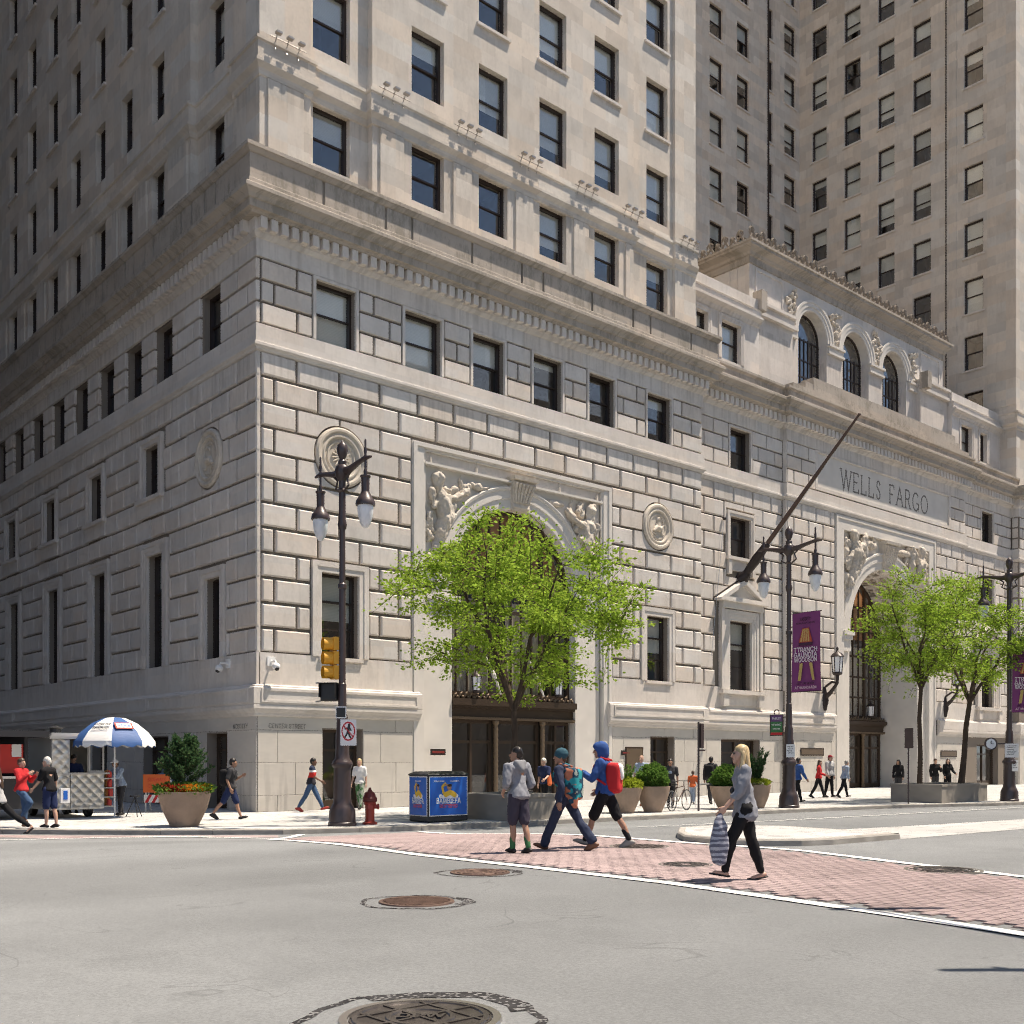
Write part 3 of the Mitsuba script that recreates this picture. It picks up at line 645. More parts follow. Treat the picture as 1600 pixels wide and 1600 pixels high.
def portal(fr, key, a, b, z1, n, cols):
    """bronze doorway: columns, entablature with a crest, doors"""
    t = unique(key + '__portal')
    fr.wadd(t, MB().box(a, b, n - .15, n + .30, 3.16, 3.30).box(a, b, n - .15, n + .22, 3.30, 3.62).box(a, b, n - .15, n + .36, 3.62, 3.70).box(a, b, n - .15, n + .46, 3.70, z1), 'bronze')
    fr.wadd(t + '__light_band', MB().box(a, b, n + .301, n + .34, 3.18, 3.27), 'bronze_light')
    for s in cols:
        fr.wadd(t + '__column', MB().lathe([(.13, 0), (.13, .12), (.09, .2), (.085, .5)] + [(.085 + .012 * (k % 2), .5 + k * .1) for k in range(25)] + [(.09, 3.0), (.13, 3.05), (.13, 3.16)], (0, 0, 0), 10).xf([[1, 0, 0, s], [0, 1, 0, n + .2], [0, 0, 1, 0], [0, 0, 0, 1]]), 'bronze_light')
    ed = [a] + list(cols) + [b]
    for p, q in zip(ed[:-1], ed[1:]):
        o = MB(); p += .1; q -= .1; m = (p + q) / 2
        for x0, x1 in ((p, p + .1), (q - .1, q), (m - .05, m + .05)): o.box(x0, x1, n - .08, n + .06, .02, 3.16)
        o.box(p, q, n - .07, n + .05, 2.28, 2.4); o.box(p, q, n - .07, n + .05, 3.04, 3.16); o.box(p, q, n - .07, n + .04, .02, .28)
        d = fr.wadd(t + '__door', o, 'bronze')

        fr.wadd(t + '__door_pane', MB().add([(p, n - .02, .1), (q, n - .02, .1), (q, n - .02, 3.1), (p, n - .02, 3.1)], [[0, 3, 2, 1]]), 'glass')
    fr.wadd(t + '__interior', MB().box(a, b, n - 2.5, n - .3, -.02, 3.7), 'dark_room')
    r = random.Random(int(a * 10)); o = MB()
    x = a + .15
    while x < b - .15:
        h = r.uniform(.14, .3); o.tube([(x - .09, n + .32, z1), (x - .04, n + .36, z1 + h * .7), (x + .05, n + .34, z1 + h), (x + .1, n + .3, z1 + h * .4)], [.03, .045, .03, .02], 6); o.sphere((x + .1, n + .33, z1 + .06), .06, 1); x += .26
    fr.wadd(t + '__crest', o, 'bronze_light', smooth=50)
portal(FA, ar, 8.06, 14.44, 3.95, -.55, [10.3, 12.75])
mat('lamp_iron', (0.03, 0.022, 0.022), 0.45, metal=0.3)
def lantern(fr, key, s, n, z, sc=1.0, bracket=False):
    t = unique(key + '__lantern'); M_ = lambda mb: mb.xf([[sc, 0, 0, s], [0, sc, 0, n], [0, 0, sc, z], [0, 0, 0, 1]])
    o = MB().lathe([(.0, .0), (.13, .02), (.17, .08), (.15, .12)], n=6).lathe([(.2, .62), (.23, .64), (.15, .74), (.05, .8), (.03, .86), (.05, .9), (0, .98)], n=6)
    for k in range(6): a = k * math.pi / 3; o.tube([(.15 * math.cos(a), .15 * math.sin(a), .1), (.19 * math.cos(a), .19 * math.sin(a), .64)], .014, 5)
    if bracket: o.tube([(0, 0, .02), (0, 0, -.25), (0, -.25, -.55), (0, -.5, -.75)], [.06, .05, .07, .1], 8).tube([(0, -.5, -.35), (0, -.5, -.8), (0, -.52, -1.15)], [.05, .16, .1], 8).tube([(0, 0, -.25), (0, -.2, -.2), (0, -.45, -.35)], .04, 6)
    fr.wadd(t, M_(o), 'lamp_iron', smooth=40)
    fr.wadd(t + '__glass', M_(MB().lathe([(.14, .11), (.18, .63)], n=6)), 'frosted')
lantern(FA, ar, 9.15, -.12, 4.15); lantern(FA, ar, 13.42, -.12, 4.15)
for s in (9.95, 12.2):
    FA.wadd(ar + '__flag_bracket', MB().tube([(s, -.5, 5.6), (s + .12, -.2, 4.9), (s + .35, -.05, 4.15)], [.02, .09, .03], 6), 'stone_smooth')

# ---- B, D: the recessed bays
def bay(fr, s0, s1, wc, label, hidden=False):
    key = unique(B + '__bay_wall')
    holes = [rect(wc - .82, wc + .82, 15.5, 17.55), rect(wc - .82, wc + .82, 11.35, 13.3), rect(wc - .86, wc + .86, 5.0, 8.3), rect(wc - 1.5, wc + 1.5, -1, 2.6)]
    P_ = rect(s0, s1, 0, 18.45).difference(unary_union(holes))
    slab(key, fr, P_.intersection(rect(0, 99, 3.1, 99)), -.5, -.12, 'stone_joint')
    slab(B + '__plinth', fr, P_.intersection(rect(0, 99, -1, 3.12)), -.5, -.008, 'stone_joint')
    fr.wadd(B + '__belt', MB().ext(P_.intersection(rect(0, 99, 4.0, 5.1)), -.08, .015), 'stone')
    ex = [rect(wc - 1.08, wc + 1.08, 10.4, 13.62), rect(wc - 1.9, wc + 1.9, 5, 9.4), Polygon([(wc - 2, 9.3), (wc + 2, 9.3), (wc, 10.35)])]
    m_ = (s1 - s0) / 4.6
    stones(key, fr, s0 + .04, s1 - .03, 5.1, .804, 12, m_, (m_ * .44, m_ * .92), ex, joint=.075)
    stones(key, fr, s0 + .04, s1 - .03, 15.6, .70, 3, m_ * .92, (m_ * .9, m_ * .45), [rect(wc - .94, wc + .94, 15, 17.7)], joint=.075, flush=True)
    window(fr, wc - .82, wc + .82, 15.5, 17.55, n=-.38, sill=False, blind=0)
    ring(fr, B + '__architrave', wc - .82, wc + .82, 15.62, 17.55, .1, .02, steps=1)
    ring(fr, B + '__architrave', wc - .82, wc + .82, 11.35, 13.3, .24, .07, bottom=False)
    window(fr, wc - .82, wc + .82, 11.35, 13.3, n=-.38, sill=False, blind=0)
    fr.wadd(B + '__window_sill', MB().box(wc - 1.15, wc + 1.15, -.1, .16, 11.2, 11.35).box(wc - 1.05, wc - .82, -.1, .12, 10.5, 11.2).box(wc + .82, wc + 1.05, -.1, .12, 10.5, 11.2).box(wc - .82, wc + .82, -.1, .02, 10.7, 11.2), 'stone')
    ring(fr, B + '__architrave', wc - .86, wc + .86, 5.0, 8.3, .5, .1, steps=3)
    window(fr, wc - .86, wc + .86, 5.0, 8.3, n=-.38, style='tall', blind=.4, sill=False)
    pd = unique(B + '__pediment')
    fr.wadd(pd, MB().ext(Polygon([(wc - 1.95, 9.25), (wc + 1.95, 9.25), (wc, 10.28)]).difference(Polygon([(wc - 1.35, 9.36), (wc + 1.35, 9.36), (wc, 10.05)])), -.08, .34)
            .ext(Polygon([(wc - 1.4, 9.34), (wc + 1.4, 9.34), (wc, 10.08)]), -.08, .08).box(wc - 1.95, wc + 1.95, -.08, .36, 9.16, 9.26).box(wc - 1.6, wc + 1.6, -.08, .2, 8.85, 9.16)
            .box(wc - 1.62, wc - 1.42, -.08, .14, 5.0, 8.85).box(wc + 1.42, wc + 1.62, -.08, .14, 5.0, 8.85), 'stone')
    fr.wadd(pd + '__balcony_shelf', MB().box(wc - 1.75, wc + 1.75, -.06, .3, 4.78, 4.95).box(wc - 1.6, wc - 1.2, -.06, .24, 4.2, 4.78).box(wc + 1.2, wc + 1.6, -.06, .24, 4.2, 4.78).box(wc - 1.2, wc + 1.2, -.06, .08, 4.25, 4.78), 'stone')
    door(fr, wc - 1.5, wc + 1.5, 2.6)
bay(FB, 22.45, 29.45, 25.95, 'B'); bay(FB, 48.55, 55.5, 52.05, 'D')

# ---- C: the main entrance
ce = B + '__main_entrance'
cC, zC, rC = 39.3, 8.6, 3.7
Cw = rect(29.45, 48.55, 0, 18.45).difference(unary_union([rect(33.9, 44.75, -1, 14.7), rect(32.1, 46.5, 15.75, 17.65)]))
slab(B + '__entrance_wall', FC, Cw.intersection(rect(0, 99, 3.1, 99)), -.5, -.12, 'stone_joint')
slab(B + '__plinth', FC, Cw.intersection(rect(0, 99, -1, 3.12)), -.5, -.008, 'stone_joint')
[FC.wadd(B + '__belt', MB().ext(g_, -.13, .015), 'stone') for g_ in Cw.intersection(rect(0, 99, 4.0, 5.1)).geoms]
exC = [rect(33.9, 44.75, 5, 14.75)]
for a, b, f_ in ((29.46, 33.86, (.6, 1.3)), (44.8, 48.54, (1.3, .62))):
    stones(B + '__entrance_wall', FC, a, b, 5.1, .804, 12, 1.33, f_, joint=.075)
for a, b, f_ in ((29.46, 32.05, (.6, 1.3)), (46.55, 48.54, (1.25, .62))):
    stones(B + '__entrance_wall', FC, a, b, 15.6, .70, 3, 1.33, f_, joint=.075, flush=True)
sg = unique(B + '__name_panel')
slab(sg, FC, rect(32.1, 46.5, 15.75, 17.65), -.5, -.06, 'stone_smooth')
FC.wadd(sg + '__border', MB().ext(rect(32.0, 46.6, 15.65, 17.7).difference(rect(32.2, 46.4, 15.82, 17.6)), -.08, .02), 'stone')
from shapely.geometry import LineString
O_ = [(.5 + .46 * math.cos(t), .5 + .5 * math.sin(t)) for t in np.linspace(0, 2 * np.pi, 25)]
G_ = [(.5 + .46 * math.cos(t), .5 + .5 * math.sin(t)) for t in np.linspace(.75, 5.6, 20)]
S_c = [(.78, .8), (.62, .97), (.4, .98), (.22, .86), (.22, .68), (.42, .55), (.66, .44), (.8, .28), (.72, .08), (.5, .01), (.28, .04), (.14, .2)]
ROMAN = {'W': (1.25, [[(0, 1), (.27, 0), (.5, .95), (.73, 0), (1, 1)]], [(0, 1), (.5, .97), (1, 1)]), 'E': (.72, [[(.1, 0), (.1, 1)], [(.1, 1), (.85, 1), (.85, .85)], [(.1, .52), (.65, .52)], [(.1, 0), (.9, 0), (.9, .17)]], [(.1, 0), (.1, 1)]), 'L': (.7, [[(.12, 1), (.12, 0)], [(.12, 0), (.9, 0), (.9, .2)]], [(.12, 1), (.12, 0)]),
         'S': (.68, [S_c], []), 'F': (.68, [[(.12, 0), (.12, 1)], [(.12, 1), (.9, 1), (.9, .83)], [(.12, .5), (.65, .5)]], [(.12, 0), (.12, 1)]), 'A': (.95, [[(.05, 0), (.5, 1), (.95, 0)], [(.25, .38), (.75, .38)]], [(.05, 0), (.95, 0)]),
         'R': (.82, [[(.12, 0), (.12, 1)], [(.12, 1), (.55, 1), (.75, .9), (.78, .75), (.7, .58), (.5, .5), (.12, .5)], [(.5, .5), (.92, 0)]], [(.12, 0), (.12, 1), (.92, 0)]), 'G': (.95, [G_ + [(.9, .12), (.9, .42), (.62, .42)]], [(.75, .42)]), 'O': (1.0, [O_], []), ' ': (.6, [], [])}
shp, xx = [], 0.0
for ch_ in 'WELLS FARGO':
    w_, st_, sf_ = ROMAN[ch_]; w_ *= .82
    for q in st_: shp.append(LineString([(xx + x * w_, z) for x, z in q]).buffer(.043, join_style=2))
    for x, z in sf_: shp.append(rect(xx + x * w_ - .11, xx + x * w_ + .11, z - .03, z + .03))
    xx += w_ + .2
k_ = 9.6 / xx
nm = affinity.affine_transform(unary_union(shp), [k_, 0, 0, 1.02, 34.5, 16.15])
FC.wadd(sg + '__lettering', MB().ext(nm, -.07, -.052), 'stone_letter')
slab(ce, FC, rect(33.9, 44.75, -.2, 14.7).difference(rect(34.72, 43.98, -1, 13.95)), -.6, .0, 'stone_smooth')
FC.wadd(ce + '__border_moulding', MB().ext(rect(33.94, 44.71, 0, 14.66).difference(rect(34.1, 44.55, -1, 14.5)), 0, .05), 'stone_smooth')
slab(ce + '__spandrel', FC, rect(34.7, 44.0, -.2, 13.97).difference(arch(cC, zC, rC, -1)), -.6, -.22, 'stone_smooth')
FC.wadd(ce + '__archivolt', archivolt(cC, zC, rC, [(-.02, -.7), (0, -.2), (.06, -.12), (.42, -.12), (.45, -.06), (.8, -.06), (.83, .0), (.92, .0), (.95, -.2)]), 'stone_smooth', smooth=25)
for s in (-1, 1):
    FC.wadd(ce + '__figure', spandrel(cC, rC + .9, zC, 13.8, 4.55, s, -.18, 1), 'stone_carved', smooth=45)
    x = cC + s * (rC + .45)
    FC.wadd(ce + '__impost', MB().box(x - .5, x + .5 + (0), -.24, .1, 8.35, 8.55).box(x - .42, x + .42, -.24, .02, 8.1, 8.35).box(x - .36, x + .36, -.24, -.06, 7.5, 8.1), 'stone_smooth')
keystone(FC, ce, cC + .1, 12.1, 13.85, 1.0, 1.5, -.2)
D = 2.7
# deep jambs and coffered vault
for s in (-1, 1):
    x = cC + s * rC
    slab(ce + '__reveal', FC, rect(min(x, x + s * .4), max(x, x + s * .4), 0, zC), -D, -.55, 'stone_smooth')
    FC.wadd(ce + '__reveal_moulding', MB().box(min(x, x - s * .06), max(x, x - s * .06), -D, -.3, zC - .35, zC - .1), 'stone_smooth')
vault = archivolt(cC, zC, rC + .16, [(0, -D), (0, -.5)], 40)
FC.wadd(ce + '__vault', vault, 'stone')
NA, ND = 12, 4
for i in range(NA + 1):
    t0 = math.pi * i / NA; hw = .045
    q = archivolt(0, 0, 1, [(0, 0)], 1)
    a = [t0 - hw, t0 + hw]
    v = [(cC - (rC + e) * math.cos(t), n_, zC + (rC + e) * math.sin(t)) for n_ in (-D, -.3) for t in a for e in (0, .17)]
    FC.wadd(ce + '__vault_rib', MB().add(v, [[0, 2, 6, 4], [0, 4, 5, 1], [2, 3, 7, 6]]), 'stone')
for k in range(ND + 1):
    n_ = -.3 - (D - .3) * k / ND
    FC.wadd(ce + '__vault_rib', archivolt(cC, zC, rC, [(.17, n_ - .09), (0, n_ - .09), (0, n_ + .09), (.17, n_ + .09)], 40), 'stone')
for i in range(NA):
    for k in range(ND):
        t = math.pi * (i + .5) / NA; n_ = -.3 - (D - .3) * (k + .5) / ND
        er, et = np.array([-math.cos(t), 0, math.sin(t)]), np.array([math.sin(t), 0, math.cos(t)])
        p0 = np.array([cC, n_, zC]) + er * (rC + .13); o = MB()
        for a_, b_, c_, d_ in ((-.28, .28, -.2, -.15), (-.28, .28, .15, .2), (-.28, -.23, -.15, .15), (.23, .28, -.15, .15)):
            o.add([p0 + et * x + np.array([0, y, 0]) - er * h for h in (0, .06) for x, y in ((a_, c_), (b_, c_), (b_, d_), (a_, d_))], [[0, 1, 5, 4], [1, 2, 6, 5], [2, 3, 7, 6], [3, 0, 4, 7], [4, 5, 6, 7]])
        o.sphere(p0 - er * .02, .1, 1)
        FC.wadd(ce + '__vault_coffer', o, 'stone_carved')
glazing(FC, ce, cC, zC, rC, 4.1, -D + .05, [37.4, 41.2], [36.2, 36.8, 38.0, 38.6, 39.3, 40.0, 40.6, 41.8, 42.4], [(5.3, .09), (6.5, .09), (7.7, .12), (9.2, .08), (10.6, .08)])
portal(FC, ce, cC - rC + .02, cC + rC - .02, 3.9, -D + .1, [38.0, 40.7])
for x in (37.4, 41.3): lantern(FC, ce, x, -D + .45, 4.1, 1.1)
lantern(FC, B, 32.85, .75, 6.0, 1.55, True); lantern(FC, B, 45.9, .75, 6.0, 1.55, True)

for k_, (z0_, z1_) in enumerate(((5.1, 14.7), (15.6, 17.7))):
    add(B + '__entrance_return', MB().box(29.415, 29.452, .2705, .5, z0_, z1_).get(), 'stone')
def plinth_stones(fr, s0, s1, ex, mod, first):
    for z0_, h_, f_ in ((0, .52, first), (.52, 1.05, first[::-1]), (1.57, 1.05, first), (2.62, .46, first[::-1])):
        stones(B + '__plinth', fr, s0, s1, z0_, h_, 1, mod, (f_[0], f_[1]), ex, joint=.014, bsdf='plinth_stone', flush=True)
plinth_stones(FA, .03, 6.1, [rect(*q) for q in doorsA], 2.0, (.7, 1.35)); plinth_stones(FA, 16.4, 22.44, [rect(*q) for q in doorsA], 2.0, (.7, 1.35))
plinth_stones(FB, 22.5, 29.4, [rect(24.45, 27.45, -1, 2.6)], 1.9, (.8, 1.4)); plinth_stones(FC, 29.46, 33.88, [], 1.6, (.8, 1.4)); plinth_stones(FC, 44.78, 48.5, [], 1.6, (.8, 1.4))
# ---- E: the far pavilion (only its near edge is seen)
for fr, s0, s1, key in ((FE, 55.57, 78, '__far_wall'),):
    slab(B + key, fr, rect(s0, s1, 3.1, 18.45), -.5, -.12, 'stone_joint'); slab(B + '__plinth', fr, rect(s0, s1, 0, 3.12), -.5, .02, 'plinth_stone')
    stones(B + key, fr, 55.62, 62, 5.1, .804, 12, 1.63, (.49, 1.31)); stones(B + key, fr, 55.62, 62, 15.6, .7, 3, 1.5, (1.31, .48), flush=True)
FR = Frame('L', 55.5)
slab(B + '__far_return', FR, rect(.0, .5, 3.1, 18.45), -.07, -.03, 'stone_joint')
slab(B + '__plinth', FR, rect(.02, .5, 0, 3.12), -.07, .02, 'plinth_stone')
stones(B + '__far_return', FR, .03, .5, 5.1, .804, 12, 1.63, (3, 3)); stones(B + '__far_return', FR, .03, .5, 15.6, .7, 3, 1.63, (3, 3), flush=True)

# ---- side street front
sw = B + '__side_wall'
lowL = [(2.54, 3.7, 7.85)] + [(7.2 + 5.62 * k, 8.6 + 5.62 * k, 9.33) for k in range(8)]
midL = [(7.55 + 5.63 * k, 8.9 + 5.63 * k) for k in range(7)]
mezL = [(2.65, 3.98), (6.46, 7.8)] + [(9.24 + 2.825 * k, 10.56 + 2.825 * k) for k in range(13)]
dorL = [(2.05, 3.5, 2.55), (6.7, 8.9, 2.5), (12.6, 14.2, 2.5), (18, 20, 2.5)]
P_ = rect(.5, 48, 0, 18.45).difference(unary_union([rect(a, b, 5.1, c) for a, b, c in lowL] + [rect(a, b, 11.5, 13.45) for a, b in midL] + [rect(a, b, 15.6, 17.65) for a, b in mezL] + [rect(a, b, -1, c) for a, b, c in dorL]))
slab(sw, LA, P_.intersection(rect(0, 99, 3.1, 99)), -.5, -.12, 'stone_joint')
slab(B + '__plinth', LA, P_.union(rect(.002, .5, 0, 3.1)).intersection(rect(-1, 99, -1, 3.12)), -.5, -.008, 'stone_joint')
LA.wadd(B + '__belt', MB().ext(P_.union(rect(-.012, .5, 3.9, 5.1)).intersection(rect(-1, 99, 4.0, 5.1)), -.08, .015), 'stone')
exL = [rect(2.2, 4.2, 5, 8.3)] + [rect(a - .5, b + .5, 5, 9.95) for a, b, c in lowL[1:]] + [rect(a - .36, b + .36, 10.75, 13.95) for a, b in midL] + [Point(3.37, 11.95).buffer(1.02, 24)]
stones(sw, LA, 0, 36.5, 5.1, .804, 12, 1.27, (.66, 1.37), exL, joint=.085)
stones(sw, LA, 0, 36.5, 15.6, .70, 3, 1.32, (1.33, .62), [rect(a - .1, b + .1, 15, 17.75) for a, b in mezL], joint=.085, flush=True)
for a, b, c in lowL:
    big = c > 9
    ring(LA, B + '__architrave', a, b, 5.1, c, .46 if big else .34, .07, steps=3 if big else 2)
    window(LA, a, b, 5.1, c, n=-.36, style='tall' if big else 'sash', blind=.28 if big else 0, sill=False)
for a, b in midL:
    ring(LA, B + '__architrave', a, b, 11.5, 13.45, .32, .07)
    window(LA, a, b, 11.5, 13.45, n=-.36, sill=False, blind=0)
    LA.wadd(B + '__window_sill', MB().box(a - .5, b + .5, -.08, .16, 11.36, 11.5).box(a - .42, b + .42, -.08, .05, 10.8, 11.36), 'stone')
for a, b in mezL: window(LA, a, b, 15.6, 17.65, n=-.38, sill=False, blind=rw.choice([0, 0, .4, .6]))
for a, b, c in dorL: door(LA, a, b, c)

plinth_stones(LA, .0, 20, [rect(a, b, -1, c) for a, b, c in dorL], 1.8, (.75, 1.4))
# ---- mouldings carried round the whole plan
def part_path(p, prof, key, bsdf): return add(B + key, sweep(prof, p).get(), bsdf)
WT = [(.0, 3.05), (.07, 3.08), (.09, 3.16), (.17, 3.26), (.2, 3.3), (.2, 3.40), (.175, 3.42), (.175, 3.44), (.2, 3.46), (.2, 3.96), (.15, 4.0), (.15, 4.03), (.0, 4.08)]
for p in ([(0, 48), (0, 0), (6.4, 0)], [(16.12, 0), (22.45, 0), (22.45, .5), (29.45, .5), (29.45, .27), (33.75, .27)], [(44.9, .27), (48.55, .27), (48.55, .5), (55.5, .5), (55.5, 0), (78, 0)]):
    part_path(p, WT, '__water_table', 'stone')
for fr, a, b in ((FA, .06, 6.2), (FA, 16.35, 22.3), (FB, 22.8, 29.2), (FC, 29.6, 33.5), (LA, .2, 8), (LA, 8.2, 16), (LA, 16.2, 24), (LA, 24.2, 36)):
    fr.wadd(B + '__water_table_panel', MB().ext(rect(a, b, 3.5, 3.94).difference(rect(a + .07, b - .07, 3.57, 3.87)), .19, .232), 'stone')
BELT = [(-.07, 14.70), (.03, 14.74), (.05, 14.8), (.12, 14.86), (.12, 14.95), (.045, 14.99), (.045, 15.56), (-.07, 15.6)]
part_path(PLAN, BELT, '__sill_band', 'stone')
part_path(PLAN, [(-.07, 17.70), (.01, 17.72), (.01, 18.27), (.06, 18.3), (.12, 18.42), (.12, 18.46), (.14, 18.47), (.14, 18.86)], '__frieze', 'stone')
CORN = [(.14, 18.84), (.36, 18.85), (.40, 18.93), (.44, 18.95), (.50, 18.96), (.50, 19.2), (.56, 19.22), (.60, 19.32), (.68, 19.40), (.74, 19.44), (.74, 19.56), (.66, 19.62), (.2, 19.68), (-.5, 19.7)]
part_path(PLAN, CORN, '__cornice', 'stone_stained')
def dent(): return MB().box(-.115, .115, .13, .34, 0, .36).get()
dd = cached('dentil', dent, 'stone')
def dentils(fr, a, b, p=.372):
    n = int((b - a) / p)
    for k in range(n): add(B + '__cornice__dentil', dd, None, to_world=fr.at(a + (k + .5) * (b - a) / n, 0, 18.48))
dentils(FA, -.1, 22.55); dentils(FB, 22.75, 29.3); dentils(FC, 29.2, 48.8); dentils(FB, 48.8, 55.3); dentils(LA, .2, 30.3)
far = MB()
for k in range(50): far.add(*MB().add(*dent()).xf(np.diag([1, 1, 1, 1.0]) + np.array([[0, 0, 0, 30.5 + k * .372], [0, 0, 0, 0], [0, 0, 0, 18.48], [0, 0, 0, 0]])).get())
LA.wadd(B + '__cornice__far_dentil', far, 'stone', kind='stuff')
# parapet over A and the side street; lower one over B-D
PAR = [(.2, 19.66), (.55, 19.67), (.55, 19.8), (.50, 19.84), (.40, 19.85), (.40, 20.62), (.50, 20.63), (.54, 20.66), (.60, 20.76), (.64, 20.78), (.64, 20.90), (.5, 20.95), (-.2, 20.96)]
part_path([(0, 48), (0, 0), (22.45, 0), (22.45, 2)], PAR, '__parapet', 'stone_stained')
def panels(fr, a, b, pat):
    x = a; k = 0
    while x < b - .4:
        w = min(pat[k % len(pat)], b - x); fr.wadd(B + '__parapet__panel', MB().box(x, x + w, .39, .49, 19.85, 20.62), 'stone_stained'); x += w + .11; k += 1
panels(FA, -.49, 22.9, (2.6, 2.35, 1.0)); panels(LA, -.38, 34, (2.2, .7, .9, .7))
PB = [(.3, 19.64), (.34, 19.66), (.34, 20.06), (.42, 20.14), (.44, 20.16), (.44, 20.27), (.3, 20.32), (-.6, 20.34)]
part_path([(22.3, .5), (29.45, .5), (29.45, .27), (48.55, .27), (48.55, .5), (55.8, .5)], PB, '__low_parapet', 'stone_stained')
FC.wadd(B + '__low_parapet__raised_block', MB().box(29.6, 48.4, -.5, .27, 20.3, 20.56).box(31.6, 46.9, -.6, .16, 20.5, 21.3).box(30.9, 47.5, -.6, .14, 20.5, 20.95), 'stone_stained')

# ---- attic over the entrance
FW, FT2 = Frame('F', 1.4), Frame('F', 2.0)
ww = [(23.7, 24.6), (25.65, 27.2), (50.3, 51.8), (52.9, 53.9)]
for q_ in ((22.2, 28.7), (49.05, 55.8)): slab(B + '__attic_wing', FW, rect(q_[0], q_[1], 19.6, 24.0).difference(unary_union([rect(a, b, 21.2, 23.1) for a, b in ww])), -.5, 0, 'stone')
for a, b in ww: window(FW, a, b, 21.2, 23.1, n=-.3, sill=False, blind=rw.choice([.9, .3])); ring(FW, B + '__architrave', a, b, 21.2, 23.1, .25, .05)
for p in ([(22.2, 1.4), (28.7, 1.4)], [(49.05, 1.4), (55.8, 1.4)]):
    part_path(p, [(0, 23.4), (.05, 23.45), (.1, 23.6), (.28, 23.75), (.28, 23.86), (.1, 23.9), (.1, 24.2), (.16, 24.25), (.0, 24.3), (0, 24.85), (-.4, 24.87)], '__attic_cornice', 'stone')
ac = B + '__attic'
cx3 = [34.42, 38.80, 43.08]; ra, za = 1.38, 24.62
front = rect(28.7, 49.05, 19.6, 27.4)
slab(ac, FT2, front.difference(unary_union([arch(c, za, ra, 21.6) for c in cx3])), -.7, 0, 'stone')
slab(ac + '__side', Frame('L', 28.7), rect(2.72, 12, 24, 27.4), -.4, 0, 'stone')
LAT = Frame('L', 28.7)
LAT.wadd(ac + '__side_panel', MB().ext(rect(3.2, 11, 25.0, 26.9).difference(rect(3.9, 10.4, 25.2, 26.55)), 0, .05), 'stone')
for a, b in ((28.7, 32.1), (45.65, 49.05)):
    FT2.wadd(ac + '__pier', MB().box(a + .02, b - .02, 0, .30, 20, 24.25), 'stone')
    FT2.wadd(ac + '__pier_cap', MB().box(a - .05, b + .03, 0, .52, 24.25, 24.42).box(a, b, 0, .40, 24.42, 24.8).box(a - .05, b + .04, 0, .55, 24.8, 24.95), 'stone')
    FT2.wadd(ac + '__pier_panel', MB().ext(rect(a + .5, b - .45, 25.15, 26.85).difference(rect(a + .62, b - .57, 25.27, 26.73)), 0, .05), 'stone')
    FT2.wadd(ac + '__pier_block', MB().box(a - .12, a + .35, .3, .85, 24.3, 25.3), 'stone_stained')
for c in cx3:
    FT2.wadd(ac + '__archivolt', archivolt(c, za, ra, [(-.02, -.5), (0, .02), (.05, .06), (.2, .06), (.22, .1), (.42, .1), (.44, .14), (.56, .14), (.58, 0)], 28), 'stone_smooth', smooth=25)
    A_ = arch(c, za, ra, 21.6); o = MB().ext(A_.difference(A_.buffer(-.1)), -.6, -.5)
    for s in (-.75, -.38, 0, .38, .75): o.ext(A_.intersection(rect(c + s - .03, c + s + .03, 21.6, 24.7)), -.6, -.52)
    for z in (22.6, 23.5, 24.6): o.ext(A_.intersection(rect(c - 2, c + 2, z - .035, z + .035)), -.6, -.52)
    w_ = unique(B + '__arched_window')
    FT2.wadd(w_ + '__frame', o, 'window_frame')
    v2, f2_ = trimesh.creation.triangulate_polygon(A_, engine='earcut')
    FT2.wadd(w_ + '__pane', MB().add(np.column_stack([v2[:, 0], np.full(len(v2), -.56), v2[:, 1]]), np.asarray(f2_)[:, ::-1]), 'glass')
    FT2.wadd(w_ + '__interior', MB().box(c - 1.5, c + 1.5, -2.5, -.75, 21.5, 26.2), 'dark_room')
for c in [cx3[0] - 2.15, (cx3[0] + cx3[1]) / 2, (cx3[1] + cx3[2]) / 2, cx3[2] + 2.15]:
    w_ = .8 if 33 < c < 45 else .55
    FT2.wadd(ac + '__impost', MB().box(c - w_, c + w_, 0, .16, 24.1, 24.22).box(c - w_ + .06, c + w_ - .06, 0, .10, 24.22, 24.5).box(c - w_, c + w_, 0, .2, 24.5, 24.62), 'stone_smooth')
    # carved foliage above the imposts
    r_ = random.Random(int(c * 7)); ch = []
    for k in range(17):
        u = k / 16; s = c + (r_.uniform(-.38, .38)) * (.5 + u); z = 24.75 + 1.75 * u
        q = r_.uniform(0, 6.28); ch.append([(s, .06, z, .09), (s + .18 * math.cos(q), .14, z + .16 * math.sin(q) + .05, .075), (s + .26 * math.cos(q + .9), .06, z + .28 * math.sin(q + .9), .04)])
    ch.append([(c, .03, 24.6, .07), (c, .05, 25.4, .08), (c, .03, 26.3, .06)])
    t = blob(*ch); FT2.wadd(ac + '__foliage_relief', MB().add(t), 'stone_carved', smooth=45)
AC = [(0, 26.95), (.06, 26.98), (.06, 27.3), (.14, 27.36), (.18, 27.5), (.32, 27.62), (.44, 27.7), (.44, 27.82), (.5, 27.84), (.5, 27.95), (.2, 28.05), (-2, 28.1)]
add(ac + '__cornice', sweep(AC, [(28.7, 14), (28.7, 2.0), (49.05, 2.0), (49.05, 14)]).get(), 'stone_stained')
